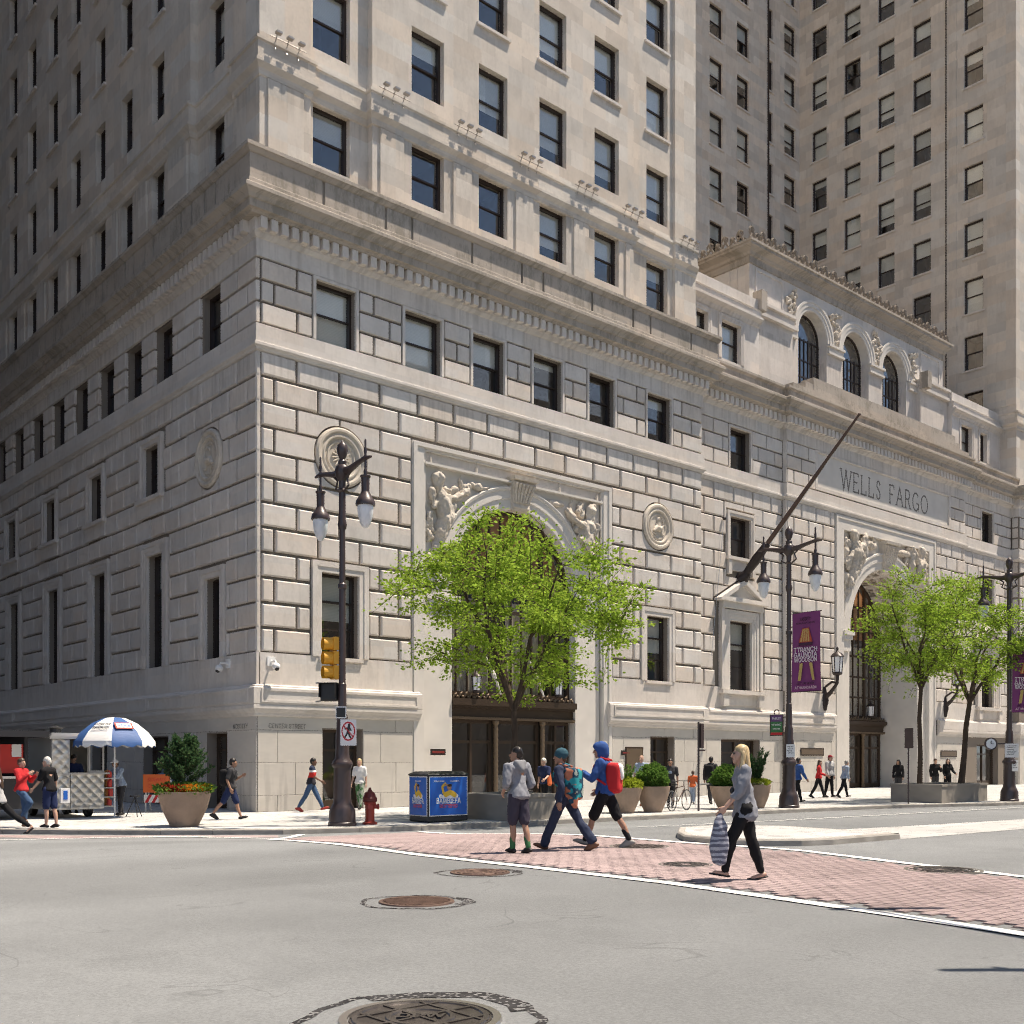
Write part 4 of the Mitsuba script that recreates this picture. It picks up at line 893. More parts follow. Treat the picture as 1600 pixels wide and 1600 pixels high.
# cresting: scrolled anthemion pieces, alternately tall and low
def crest(h):
    o = MB(); p = []
    for k in range(13):
        a = -1.2 + k * .42; rr_ = .17 * h * (1 - k * .045); p.append((rr_ * math.cos(a), 0, .26 * h + rr_ * math.sin(a)))
    o.tube(p, .05, 6); o.tube([(-.2, 0, 0), (-.1, .02, .14 * h), (0, .03, .3 * h), (.1, .0, .42 * h)], [.05, .07, .07, .04], 6)
    o.tube([(.22, 0, 0), (.1, .02, .12 * h), (0, .0, .2 * h)], [.06, .05, .03], 6); o.sphere((0, 0, .26 * h), .09, 1)
    return o.get()
cr = [cached(('crest', h), lambda: crest(h), 'stone_weathered', smooth=50) for h in (1.55, 1.05)]
for k in range(44): add(ac + '__cresting', cr[k % 2], None, to_world=FT2.at(28.5 + k * .475, .33, 28.0))
for k in range(18): add(ac + '__cresting', cr[k % 2], None, to_world=LAT.at(2.3 + k * .475, .33, 28.0))
add(B + '__court_roof', MB().box(22.2, 55.8, 12.0, 17.4, 23.0, 24.5).get(), 'stone_joint'); add(B + '__attic_roof', MB().box(29.2, 48.5, 2.8, 14, 27.6, 27.95).get(), 'stone_joint')

# ---- the office tower
TOP = 135.0
rows = [21.62, 25.5, 29.35, 33.25, 37.15, 41.05, 44.95]
def tower_wall(key, fr, s0, s1, z0, cols, zrows, n=-.28, thick=.5, hgt=2.33, h0=2.05, sills=True, back=0, zmax=TOP):
    """zrows: per column the sill heights to cut; other floors stay plain because the photo does not show them"""
    holes = []
    for (a, b), zs_ in zip(cols, zrows):
        for z in zs_: holes.append((a, b, z, z + (h0 if z < 22 else hgt)))
    slab(key, fr, rect(s0, s1, z0, zmax).difference(unary_union([rect(*h) for h in holes])) if holes else rect(s0, s1, z0, zmax), -thick, 0, 'stone_tower')
    for a, b, z, zt in holes: window(fr, a, b, z, zt, n=n, style='slit' if b - a < .6 else 'sash', sill=sills and z > 27)
TW = B + '__tower_front'
FM, FBy, FP = Frame('F', .08), Frame('F', .36), Frame('F', .22)
LM, LBy, LP = Frame('L', .08), Frame('L', .36), Frame('L', .22)
midc = [(6.13, 7.58), (9.24, 10.66), (12.34, 13.82), (15.45, 16.92)]
tower_wall(TW, FM, 4.45, 17.85, 19.6, midc, [rows[:4]] * 4)
tower_wall(TW, FBy, 2.1, 4.45, 19.6, [(2.27, 3.72)], [rows[:3]])
tower_wall(TW, FBy, 17.85, 20.75, 19.6, [(18.98, 20.4)], [[r - .1 for r in rows[:5]]])
slab(TW + '__pier', FP, rect(.36, 2.1, 19.6, TOP), -.45, 0, 'stone_tower'); slab(TW + '__pier', FP, rect(20.75, 22.2, 19.6, TOP), -.45, 0, 'stone_tower')
slab(TW + '__return', Frame('R', 22.2), rect(.7, 17, 19.6, TOP), -.3, -.0, 'stone_tower')
TL = B + '__tower_side'
cl = [(7.2, 8.33), (10.17, 11.27), (12.98, 14.05), (15.8, 16.92), (18.65, 19.85), (21.6, 22.8), (24.45, 25.65), (27.33, 28.45), (30.15, 31.3), (33.0, 34.15)]
tower_wall(TL, LM, 5.0, 48, 19.6, cl, [rows[:4], rows[:5], rows[:5], rows[:6], rows[:6], rows[:6], rows[:7], rows[:7], rows[:7], rows[:7]])
tower_wall(TL, LBy, 1.95, 5.0, 19.6, [(2.95, 4.08)], [[r + .05 for r in rows[:3]]])
slab(TL + '__pier', LP, rect(.22, 1.95, 19.6, TOP), -.14, 0, 'stone_tower')
# belt course of the tower, broken forward over the middle block
BT = [(0, 23.62), (.05, 23.66), (.07, 23.85), (.16, 23.95), (.2, 24.0), (.2, 24.1), (.12, 24.12), (.12, 24.68), (.18, 24.72), (.18, 24.82), (.0, 24.86)]
TPLAN = [(.08, 48), (.08, 5.0), (.36, 5.0), (.36, 1.95), (.22, 1.95), (.22, .22), (2.1, .22), (2.1, .36), (4.45, .36), (4.45, .08), (17.85, .08), (17.85, .36), (20.75, .36), (20.75, .22), (22.2, .22)]
part_path(TPLAN, BT, '__tower_belt', 'stone_tower')
for fr, prs in ((FM, [(4.75, 5.75), (7.98, 8.85), (11.05, 11.95), (14.2, 15.05), (17.3, 17.75)]), (FP, [(.5, 1.8)])):
    for a, b in prs: fr.wadd(TW + '__pilaster', MB().box(a, b, 0, .07, 20.9, 23.62), 'stone_tower')
for a, b in [(5.2, 6.8)] + [(q[1] + .4, q[1] + 1.45) for q in cl[:8]]: LM.wadd(TL + '__pilaster', MB().box(a, b, 0, .07, 20.9, 23.62), 'stone_tower')
# floodlights on the belt
for s in (1.1, 5.2, 8.5, 11.6, 14.7, 17.5, 21.4):
    fr = FM if 4.5 < s < 17.8 else FP
    t = unique(B + '__floodlight'); o = MB()
    for k in range(3): o.box(s - .50 + k * .42, s - .30 + k * .42, .30, .46, 24.97, 25.03)
    o.tube([(s - .62, .24, 24.9), (s + .7, .24, 24.9)], .018, 6)
    fr.wadd(t, o, 'iron_worn')
    o = MB(); [o.box(s - .49 + k * .42, s - .31 + k * .42, .31, .45, 25.032, 25.045) for k in range(3)]; [o.tube([(s - .4 + k * .42, .28, 24.98), (s - .4 + k * .42, .12, 24.75), (s - .42 + k * .42, .2, 24.55)], .018, 5) for k in range(3)]
    fr.wadd(t + '__lens', o, 'iron_worn')
# court: back wall and the far wing's flank
FK, LK, FQ = Frame('F', 17.0), Frame('L', 55.8), Frame('F', .3)
up = lambda z, k, p=3.9: [z + p * i for i in range(k)]
tower_wall(B + '__court_wall', FK, 22.2, 55.8, 24.3, [(44.6, 46.1), (47.8, 49.25), (51.75, 52.25), (53.75, 55.25)], [up(37.8, 7), up(37.85, 7), up(40.6, 6), up(36.6, 7)], n=-.2)
FK.wadd(B + '__court_wall__downpipe', MB().box(51.55, 51.66, 0, .1, 24.4, TOP), 'window_frame')
tower_wall(B + '__wing_flank', LK, .3, 17.0, 19.7, [(2.53, 3.85), (6.25, 7.58), (9.02, 10.32), (11.74, 13.1), (14.6, 15.88)], [up(24.5, 11), up(28.4, 10), up(28.4, 10), up(28.3, 10), up(28.3, 10)], n=-.2)
LK.wadd(B + '__wing_flank__downpipe', MB().box(5.1, 5.17, 0, .05, 25, TOP), 'window_frame')
LK.wadd(B + '__wing_flank__pier', MB().box(.3, 2.2, 0, .06, 25.3, TOP).box(4.4, 4.7, 0, .05, 25.3, TOP), 'stone_tower')
slab(B + '__wing_front', FQ, rect(55.86, 78, 19.6, TOP), -.5, -.02, 'stone_tower')
add(B + '__wing_flank__belt', sweep(BT, [(55.8, 15), (55.8, .3), (78, .3)]).get(), 'stone_tower')
add(B + '__tower_core', MB().box(1.2, 21.6, 1.2, 48, 20.5, TOP - 1).box(22, 78, 17.8, 48, 20.5, TOP - 1).box(56.8, 77.5, 1.2, 17.5, 20, TOP - 1).get(), 'dark_room') if 0 else None
add(B + '__roof', MB().box(.1, 22.1, .5, 48, TOP - .3, TOP).box(22.2, 78, 17.2, 48, TOP - .3, TOP).box(55.9, 78, .6, 17.2, TOP - .3, TOP).get(), 'stone_joint')
add(B + '__back_wall', MB().box(.6, 77, 47.5, 47.9, 0, TOP - .4).box(77.4, 77.8, .5, 47.4, 0, TOP - .4).get(), 'stone_joint')
# street name cut into the plinth, and small plaques
for fr, s, txt in ((FA, .42, 'CENTER STREET'), (LA, .55, 'NOSCEEY')):
    tm = meshkit.text_mesh(txt, .15, .006); tv = np.array(tm.vertices); tv[:, 0] -= tv[:, 0].min(); L_ = tv[:, 0].max()
    k = (1.35 if txt[0] == 'C' else 1.0) / L_
    q = np.column_stack([s + tv[:, 0] * k, tv[:, 2] + .021, tv[:, 1] + 2.68])
    if fr is LA: q[:, 0] = s + 1.0 - tv[:, 0] * k
    fr.wadd(B + '__street_name', MB().add(q, np.array(tm.faces)[:, ::-1]), 'stone_letter')
mat('plaque_red', (0.20, 0.03, 0.025), 0.4)
for fr, a, b, c, d, m_ in ((FA, 6.88, 7.55, 1.83, 2.05, 'window_frame'), (FA, 16.95, 17.5, 1.85, 2.05, 'window_frame'), (FA, 17.2, 18.3, 1.15, 2.2, 'bronze'), (FC, 30.6, 32.7, 1.85, 2.25, 'bronze'), (FC, 45.3, 47.3, 1.8, 2.2, 'bronze')):
    t = fr.wadd(B + '__plaque', MB().box(a, b, .02, .06, c, d), m_)
    fr.wadd(t + '__face', MB().box(a + .06, b - .06, .06, .068, c + .07, d - .07), 'plaque_red' if m_ == 'window_frame' else 'bronze_light')
# ------------------------------------------------------------------ street furniture
def paint(name, rgb, rough=.5, metal=0.0, coat=0.0): return mat(name, rgb, rough, metal, coat=coat) if name not in scene else name
mat('pole_paint', proc(lambda p, n, uv: mi.Color3f(0.052, 0.036, 0.036) * (0.75 + 0.5 * fbm(p.x * 9, p.y * 9, p.z * 5, 3))), 0.38, coat=0.3)
paint('black_plastic', (.02, .02, .021), .45); paint('signal_yellow', (.72, .36, .03), .5); paint('white_paint', (.75, .75, .74), .5)
paint('sign_red', (.50, .02, .03), .5); paint('steel', (.45, .46, .47), .35, .8); paint('banner_purple', (.20, .045, .17), .75)
scene['globe_glass'] = {'type': 'thindielectric', 'int_ior': 1.5}
def A(x, y, z, deg=0.0, sc=1.0): return T().translate([x, y, z]).rotate([0, 0, 1], deg).scale(sc)
def M4(x, y, z, deg=0.0, sc=1.0):
    c, s = math.cos(math.radians(deg)) * sc, math.sin(math.radians(deg)) * sc
    return np.array([[c, -s, 0, x], [s, c, 0, y], [0, 0, sc, z], [0, 0, 0, 1.0]])
lamp_parts = None
def street_lamp(x, y, z0, label, turn=0):
    t = thing('street_lamp', label, 'street lamp', 'twin lantern street lamps')
    def base(): return MB().lathe([(.36, 0), (.36, .08), (.34, .1), (.33, .38), (.28, .5), (.24, .58), (.225, .7), (.215, 1.45), (.25, 1.5), (.27, 1.56), (.25, 1.63), (.19, 1.7), (.175, 1.85), (.17, 2.3), (.15, 2.4), (.14, 2.75), (.11, 2.85)], n=12).get()
    def pole(): return MB().lathe([(.11, 2.8), (.10, 3.6), (.085, 3.62), (.085, 6.0), (.11, 6.03), (.11, 6.12), (.08, 6.16), (.075, 7.5), (.10, 7.55), (.12, 7.65), (.09, 7.75), (.085, 8.45), (.15, 8.5), (.08, 8.56), (.09, 8.75), (.17, 8.85), (.2, 8.98), (.17, 9.1), (.1, 9.16), (.11, 9.24), (.07, 9.3), (.12, 9.42), (.145, 9.54), (.12, 9.66), (.04, 9.74), (0, 9.8)], n=14).get()
    add(t + '__base', cached('lamp_base', base, 'pole_paint', 35), None, to_world=A(x, y, z0)); add(t + '__pole', cached('lamp_pole', pole, 'pole_paint', 35), None, to_world=A(x, y, z0))
    def arm():
        o = MB().tube([(0, 0, 8.98), (0, .35, 8.98), (0, .7, 9.06), (0, 1.05, 9.12), (0, 1.3, 9.1)], [.11, .09, .065, .06, .03], 8)
        o.tube([(0, .12, 8.5), (0, .3, 8.6), (0, .22, 8.8), (0, .5, 9.0)], .03, 6).lathe([(.0, .5), (.03, .45), (.025, .3), (.045, .22), (.03, .1), (.05, .02)], (0, 1.05, 9.1), 8).tube([(0, 1.05, 9.1), (0, 1.05, 8.78)], .03, 6)
        return o.get()
    def hood(): return MB().lathe([(.02, 9.0), (.05, 8.9), (.04, 8.82), (.13, 8.8), (.13, 8.77), (.105, 8.74), (.10, 8.42), (.11, 8.38), (.17, 8.27), (.23, 8.18), (.245, 8.1), (.24, 8.06), (.2, 8.06)], (0, 1.05, -.12), 20).get()
    def globe(): return MB().lathe([(.195, 7.94), (.2, 7.85), (.18, 7.68), (.13, 7.5), (.06, 7.4), (0, 7.385)], (0, 1.05, 0), 18).get()
    for d in (0, 180):
        add(t + '__arm', cached('lamp_arm', arm, 'pole_paint', 40), None, to_world=A(x, y, z0, d + turn))
        h = add(t + '__lantern', cached('lamp_hood', hood, 'pole_paint', 35), None, to_world=A(x, y, z0, d + turn))
        add(h + '__globe', cached('lamp_globe', globe, 'frosted', True), None, to_world=A(x, y, z0, d + turn))
    return t
street_lamp(-1.66, -7.64, 0, 'dark brown twin lantern lamp post carrying the yellow traffic signal at the street corner')
street_lamp(15.41, -9.35, 0, 'dark twin lantern lamp post with the full purple banner beside the main entrance')
street_lamp(26.9, -11.9, 0, 'lamp post with a round sign rising through tree crowns at the right edge')
ms = thing('signal_mast', 'traffic signal mast just outside the frame whose arms throw shadow on the crosswalk', 'traffic signal')
add(ms + '__pole', MB().tube([(-6.4, -32.5, .1), (-6.4, -32.5, 6.4)], [.13, .09], 10).get(), 'pole_paint'); add(ms + '__arm', MB().tube([(-6.4, -32.5, 6.2), (-4.75, -26.4, 6.1)], [.07, .035], 8).get(), 'pole_paint'); add(ms + '__arm', MB().tube([(-6.4, -32.5, 5.6), (-6.8, -28.7, 5.9)], [.06, .035], 8).get(), 'pole_paint')
for x, y in ((-4.7, -26.65), (-6.8, -28.85)):
    c_, s_ = .75, -.66; o = MB()
    for k in (-.35, 0, .35): o.add(m3.Manifold.batch_hull([m3.Manifold.sphere(.05, 8).translate([x + c_ * (k + a) , y + s_ * (k + a), 5.75 + b]) for a in (-.12, .12) for b in (-.16, .2)]))
    add(ms + '__signal_head', o.get(), 'black_plastic')

# signal, pedestrian head and signs on the corner lamp post
sg = thing('traffic_signal', 'yellow three light traffic signal hanging on the corner lamp post', 'traffic signal')
S_ = M4(-1.66, -7.64, 0, 180)   # local +x looks up the side street, away from the facade
def put(key, mb, bsdf, M, smooth=False): return add(key, mb.xf(M).get(), bsdf, smooth)
off = (.12, .33)
hd = M4(-1.72, -7.42, 3.73, 165)
put(sg + '__housing', MB().box(-.12, .1, -.19, .19, 0, .34).box(-.12, .1, -.19, .19, .36, .70).box(-.12, .1, -.19, .19, .72, 1.06), 'signal_yellow', hd)
for k in range(3):
    z = .17 + .36 * k; a = np.linspace(.35, 2 * np.pi - .35, 20) - math.pi / 2
    v = np.vstack([np.column_stack([np.full(20, q), .165 * np.cos(a), z + .165 * np.sin(a)]) for q in (.1, .34)]); i = np.arange(19)
    put(sg + '__visor', MB().add(v, np.stack([i, i + 1, i + 21, i + 20], 1)), 'signal_yellow', hd)
    q = MB().lathe([(0, 0), (.15, 0)], n=20).get(); put(sg + '__lens', MB().add(np.column_stack([q[0][:, 2] + .115, q[0][:, 0], q[0][:, 1] + z]), q[1]), 'black_plastic', hd)
put(sg + '__bracket', MB().tube([(-.1, 0, .12), (-.16, .02, .12)], .025).tube([(-.1, 0, .95), (-.16, .02, .95)], .025).box(-.02, .02, -.2, .2, .335, .365).box(-.02, .02, -.2, .2, .695, .725), 'steel', hd)
ps = thing('pedestrian_signal', 'black square pedestrian signal hanging below the yellow traffic signal', 'traffic signal')
hp = M4(-1.85, -7.36, 3.16, 215)
put(ps + '__housing', m3_box(.24, .44, .46, .06) if 'm3_box' in globals() else MB().add(m3.Manifold.batch_hull([m3.Manifold.sphere(.05, 12).translate([x, y, z]) for x in (-.07, .07) for y in (-.18, .18) for z in (.05, .43)])), 'black_plastic', hp, smooth=40)
put(ps + '__screen', MB().box(.115, .125, -.19, .19, .06, .42), 'black_plastic', hp)
put(ps + '__visor', MB().box(.1, .24, -.22, .22, .45, .465).box(.1, .22, -.22, -.205, .1, .45).box(.1, .22, .205, .22, .1, .45), 'black_plastic', hp)
put(ps + '__bracket', MB().tube([(0, -.23, .02), (-.05, -.36, .0), (-.1, -.42, .0)], .022).tube([(0, -.23, .46), (-.05, -.36, .48), (-.1, -.42, .48)], .022), 'steel', hp)
sp = thing('small_plate', 'small dark lettered plate below the pedestrian signal on the corner lamp post', 'sign')
hq = M4(-1.78, -7.6, 2.72, 225)
put(sp, MB().box(.1, .115, -.02, .25, 0, .3), 'white_paint', hq); put(sp + '__lettering', MB().box(.115, .12, .0, .23, .03, .27), 'black_plastic', hq)
ns = thing('no_walking_sign', 'white sign with a crossed out walking figure in a red ring', 'sign')
hn = M4(-1.60, -7.86, 2.03, -131 + 90)
def face_xz(poly, d0, d1):   # sign art: shapely in (x, z), laid on the local -y face
    o = MB().ext(poly, 0, 1).get(); return MB().add(np.column_stack([o[0][:, 0], -d0 - o[0][:, 1] * (d1 - d0), o[0][:, 2]]), o[1][:, ::-1])
put(ns, face_xz(rect(-.2, .2, 0, .66), .115, .125), 'white_paint', hn)
rg = affinity.scale(Point(0, .36).buffer(.17, 32).difference(Point(0, .36).buffer(.143, 32)), 1, 1.42)
put(ns + '__ring', face_xz(rg.union(affinity.rotate(rect(-.2, .2, .35, .375), -50).intersection(affinity.scale(Point(0, .36).buffer(.16, 32), 1, 1.42))), .125, .130), 'sign_red', hn)
from shapely.geometry import LineString
wk = unary_union([Point(.02, .52).buffer(.035), LineString([(.015, .47), (-.01, .34)]).buffer(.034), LineString([(-.01, .34), (.055, .2)]).buffer(.022), LineString([(-.01, .34), (-.08, .22)]).buffer(.022), LineString([(.01, .46), (-.075, .42), (-.09, .47)]).buffer(.017), LineString([(.02, .46), (.07, .38)]).buffer(.017)])
put(ns + '__walker', face_xz(wk, .125, .128), 'black_plastic', hn)

# hydrant
paint('hydrant_red', (.33, .035, .02), .42, coat=.4); paint('hydrant_dark', (.13, .02, .015), .5)
hy = thing('fire_hydrant', 'red fire hydrant with darker cap beside the corner lamp post', 'fire hydrant'); hm = M4(-.84, -7.66, 0)
put(hy + '__barrel', MB().lathe([(.19, 0), (.19, .05), (.13, .08), (.12, .14), (.125, .5), (.16, .52), (.16, .57), (.13, .6)], n=16), 'hydrant_red', hm, 35)
put(hy + '__bonnet', MB().lathe([(.17, .58), (.19, .6), (.19, .68), (.16, .72), (.13, .82), (.06, .86), (.05, .9), (.035, .91), (.03, .95), (0, .955)], n=16), 'hydrant_dark', hm, 35)
for d in (0, 90, 180): put(hy + '__nozzle', MB().tube([(.1, 0, .46), (.2, 0, .46), (.2, 0, .46), (.24, 0, .46)], [.06, .06, .08, .07], 8), 'hydrant_red', M4(-.84, -7.66, 0, d - 120))

# blue publication box
paint('box_black', (.03, .032, .036), .4); paint('panel_blue', (.012, .12, .52), .4, coat=.5); paint('figure_yellow', (.75, .48, .05), .5); paint('figure_skin', (.45, .25, .15), .6); paint('text_red', (.55, .06, .03), .5)
nb = thing('publication_box', 'black kerbside box with bright blue advertising panels and a white lettered yellow figure', 'newspaper box'); bm = M4(.62, -8.22, 0)
put(nb + '__body', MB().add(m3.Manifold.batch_hull([m3.Manifold.sphere(.03, 8).translate([x, y, z]) for x in (.03, 1.33) for y in (.03, .82) for z in (.05, 1.24)])), 'box_black', bm, 40)
put(nb + '__lid', MB().add(m3.Manifold.batch_hull([m3.Manifold.sphere(.03, 8).translate([x, y, z]) for x, y, z in [(.0, .0, 1.27), (1.36, 0, 1.27), (0, .85, 1.27), (1.36, .85, 1.27), (.12, .12, 1.33), (1.24, .12, 1.33), (.12, .73, 1.33), (1.24, .73, 1.33)]])), 'box_black', bm, 40)
def txt(s, h, x, y, width=None, bold=False):
    m = meshkit.text_mesh(s, h, .003, bold); v = np.array(m.vertices); v[:, 0] -= v[:, 0].min(); w = v[:, 0].max(); k = (width / w) if width else 1
    return np.column_stack([x + v[:, 0] * k, -v[:, 2], y + v[:, 1]]), np.array(m.faces)
def art(fr_add, W, face):
    """the advertisement: local x along the panel, z up, outward -y"""
    fr_add('__panel_border', face_xz(rect(-.03, W + .03, .17, 1.23), .0, .006), 'white_paint')
    fr_add('__panel', face_xz(rect(-.005, W + .005, .195, 1.205), .006, .010), 'panel_blue')
    c = W / 2; k = min(1, W / 1.2)
    fg = unary_union([LineString([(c - .1, .74), (c + .05, .80), (c + .2, .73)]).buffer(.07), LineString([(c - .17, .76), (c - .22, .95), (c - .12, 1.03)]).buffer(.035)]); hd_ = unary_union([Point(c + .02, .93).buffer(.075), LineString([(c - .12, 1.0), (c - .02, .99)]).buffer(.03)])
    cloud = unary_union([Point(c + q * .09, .68 + .02 * (q % 2)).buffer(.055) for q in range(-3, 4)])
    S = lambda p: affinity.scale(p, k, 1, origin=(c, .7))
    for nm, p, m_, d in (('__cloud', cloud, 'white_paint', .0105), ('__figure', fg, 'figure_yellow', .012), ('__figure_head', hd_, 'figure_skin', .0125), ('__figure_hair', affinity.scale(Point(c + .03, .985).buffer(.06), 1.3, .6), 'black_plastic', .0135)): fr_add(nm, face_xz(S(p), .0101, d), m_)
    for s, h, z, wd, m_, b in (('DE PURO SABOR', .035, 1.08, .35, 'white_paint', True), ('CALIENTE', .035, 1.08, .3, 'white_paint', True), ('BAMBIEFA', .15, .505, .82, 'white_paint', True), ('DOTTEFED', .09, .39, .6, 'text_red', True)):
        if W < 1 and s == 'CALIENTE': continue
        wd *= k * (1.2 if W < 1 and wd < .5 else 1); x = (W - wd) / 2 if not (W > 1 and wd < .5) else (.12 if s[0] == 'D' else .68)
        v, f = txt(s, h, x, z, wd, b); v[:, 1] -= .0105; fr_add('__lettering', MB().add(v, f), m_)
art(lambda n_, mb, m_: put(nb + n_, mb, m_, M4(.62 + .06, -8.225, 0)), 1.24, 0)
art(lambda n_, mb, m_: put(nb + n_, mb, m_, M4(.615, -8.22 + .8, 0, -90)), .74, 1)

# planters
def pot_fn(p, n, uv): return mi.Color3f(0.36, 0.265, 0.20) * (0.72 + 0.5 * fbm(p.x * 3, p.y * 3, p.z * 3, 4)) * (0.95 + .1 * noise(p.x * 60, p.y * 60, p.z * 60))
mat('pot_clay', proc(pot_fn), .75, spec=.3); paint('soil', (.045, .032, .022), .95)
def leaf_mat(name, c, v=.5, trans=.9):
    c = np.array(c)
    def fn(p, n, uv):
        k = uv.x; return mi.Color3f(*[float(x) for x in c]) * (1 - v / 2 + v * k) + mi.Color3f(0.05, 0.015, -0.005) * (uv.y - 0.5) * v
    scene[name] = {'type': 'principledthin', 'base_color': proc(fn), 'roughness': .45, 'diff_trans': float(trans), 'spec_trans': 0.0, 'eta': 1.4}
leaf_mat('leaf_tree', (.30, .43, .06), .8); leaf_mat('leaf_bush', (.12, .22, .045), .6); leaf_mat('leaf_dark', (.07, .13, .055), .6); leaf_mat('leaf_lime', (.30, .36, .04), .5)
leaf_mat('petal_red', (.42, .05, .025), .5); leaf_mat('petal_orange', (.60, .22, .02), .5); leaf_mat('petal_yellow', (.72, .52, .03), .4)
nprng = np.random.default_rng(5)
def leaves(pts, dirs, L, W, bsdf, key, bend=.25, **k):
    """one small folded leaf (4 triangles) at each point"""
    n = len(pts); d = dirs / (np.linalg.norm(dirs, axis=1, keepdims=True) + 1e-9)
    r = nprng.normal(size=(n, 3)); s = np.cross(d, r); s /= np.linalg.norm(s, axis=1, keepdims=True) + 1e-9; u = np.cross(s, d)
    L = L * nprng.uniform(.6, 1.25, (n, 1)); W = W * nprng.uniform(.7, 1.2, (n, 1))
    v = np.stack([pts, pts + d * L * .45 + s * W + u * W * bend, pts + d * L, pts + d * L * .45 - s * W + u * W * bend], 1).reshape(-1, 3)
    i = np.arange(n)[:, None] * 4
    f = np.concatenate([i + [0, 1, 2], i + [0, 2, 3]], 0)
    uv = np.repeat(nprng.uniform(0, 1, (n, 2)), 4, 0)
    return add(key, (v, f), bsdf, uv=uv, **k)
def shell(c, rad, n, fill=.6, seed=1, lump=.35, f=1.6):
    g = np.random.default_rng(seed); d = g.normal(size=(n, 3)); d /= np.linalg.norm(d, axis=1, keepdims=True)
    q = meshkit.fbm(d * f + seed * 3.1, 3, seed=seed)
    r = (1 - lump + 2 * lump * q) * g.uniform(fill, 1, n) ** .5
    return np.asarray(c) + d * r[:, None] * np.asarray(rad), d
def planter(x, y, R, H, label, plant, pl_label, seed):
    t = thing('stone_planter', label, 'planter', 'round stone planters along the kerb')
    k = R; pr = [(.0, 0), (.5 * k, 0), (.53 * k, .02 * H), (.68 * k, .25 * H), (.84 * k, .5 * H), (.95 * k, .8 * H), (1.0 * k, .97 * H), (1.0 * k, H), (.93 * k, H), (.90 * k, .94 * H)]
    add(t, MB().lathe(pr, (x, y, 0), 40).get(), 'pot_clay', smooth=30)
    add(t + '__soil', MB().lathe([(0, H * .95), (.91 * k, H * .93)], (x, y, 0), 24).get(), 'soil')
    s = thing('planter_shrub', pl_label, 'plant', 'shrubs growing in the stone planters')
    if plant == 'spruce':
        st = MB(); P, D = [], []
        g = np.random.default_rng(seed)
        st.tube([(x, y, H * .9), (x, y, H + 1.15)], [.03, .008], 6)
        for q in range(125):
            h = (q / 125) ** .8; z = H + .1 + 1.05 * h; a = g.uniform(0, 6.28); l = .80 * (1 - h * .62) * g.uniform(.75, 1.1)
            e = np.array([math.cos(a), math.sin(a), .55 + .5 * h]); e /= np.linalg.norm(e); b0 = np.array([x, y, z]); st.tube([b0, b0 + e * l * .5, b0 + e * l + [0, 0, .06]], [.008, .006, .003], 4, caps=False)
            for w_ in range(52):
                tt = g.uniform(.15, 1); P.append(b0 + e * l * tt + [0, 0, .06 * tt]); dd_ = e * .8 + g.normal(size=3) * .6; D.append(dd_)
        add(s + '__stem', st.get(), 'bark'); leaves(np.array(P), np.array(D), .10, .022, 'leaf_dark', s + '__foliage')
        for m_, a0, a1 in (('petal_red', 3.3, 4.4), ('petal_orange', 4.2, 5.1), ('petal_yellow', 4.9, 6.0)):
            g = np.random.default_rng(seed + int(a0 * 9)); n_ = 420; a = g.uniform(a0, a1, n_); r = g.uniform(.55, .98, n_) * k; P = np.column_stack([x + r * np.cos(a), y + r * np.sin(a), H + g.uniform(.0, .16, n_)]); leaves(P, g.normal(size=(n_, 3)) * .6 + [0, 0, .7], .06, .028, m_, s + '__flowers')
        P, D = shell((x, y, H + .05), (R * 1.08, R * 1.08, .16), 1500, .5, seed); leaves(P, D + [0, 0, .4], .09, .025, 'leaf_bush', s + '__trailing_leaves')
    elif plant == 'bush':
        P, D = shell((x, y, H + .25), (R * .92, R * .92, .42), 5200, .45, seed, .45, 2.2); leaves(P, D + nprng.normal(size=P.shape) * .7, .09, .03, 'leaf_bush', s + '__foliage')
        st = MB(); [st.tube([(x, y, H * .9), tuple(P[i])], [.012, .004], 4, caps=False) for i in range(0, 900, 22)]; add(s + '__stem', st.get(), 'bark')
    elif plant == 'lime':
        P, D = shell((x, y, H + .08), (R * .98, R * .98, .22), 3200, .4, seed, .35, 3); leaves(P, D + nprng.normal(size=P.shape) * .6 + [0, 0, .3], .08, .03, 'leaf_lime', s + '__foliage')
        st = MB(); P, D = [], []; g = np.random.default_rng(seed)
        for q in range(16):
            a = g.uniform(0, 6.28); e = np.array([.5 * math.cos(a), .5 * math.sin(a), 1]) * g.uniform(.35, .75); b0 = np.array([x, y, H]); st.tube([b0, b0 + e], [.008, .003], 4, caps=False)
            for w_ in range(28): P.append(b0 + e * g.uniform(.3, 1)); D.append(g.normal(size=3) + e)
        add(s + '__stem', st.get(), 'bark'); leaves(np.array(P), np.array(D), .11, .022, 'leaf_bush', s + '__grassy_leaves')
    elif plant == 'tall':
        st = MB(); P, D = [], []; g = np.random.default_rng(seed)
        for q in range(26):
            a = g.uniform(0, 6.28); e = np.array([.33 * math.cos(a), .33 * math.sin(a), 1]) * g.uniform(.6, 1.25); b0 = np.array([x, y, H]); st.tube([b0, b0 + e], [.01, .004], 4, caps=False)
            for w_ in range(60): P.append(b0 + e * g.uniform(.2, 1)); D.append(g.normal(size=3) * .8 + e)
        add(s + '__stem', st.get(), 'bark'); leaves(np.array(P), np.array(D), .13, .022, 'leaf_dark', s + '__foliage')
        P, D = shell((x, y, H + .05), (R, R, .15), 1500, .5, seed); leaves(P, D + [0, 0, .4], .07, .025, 'leaf_lime', s + '__skirt_leaves')
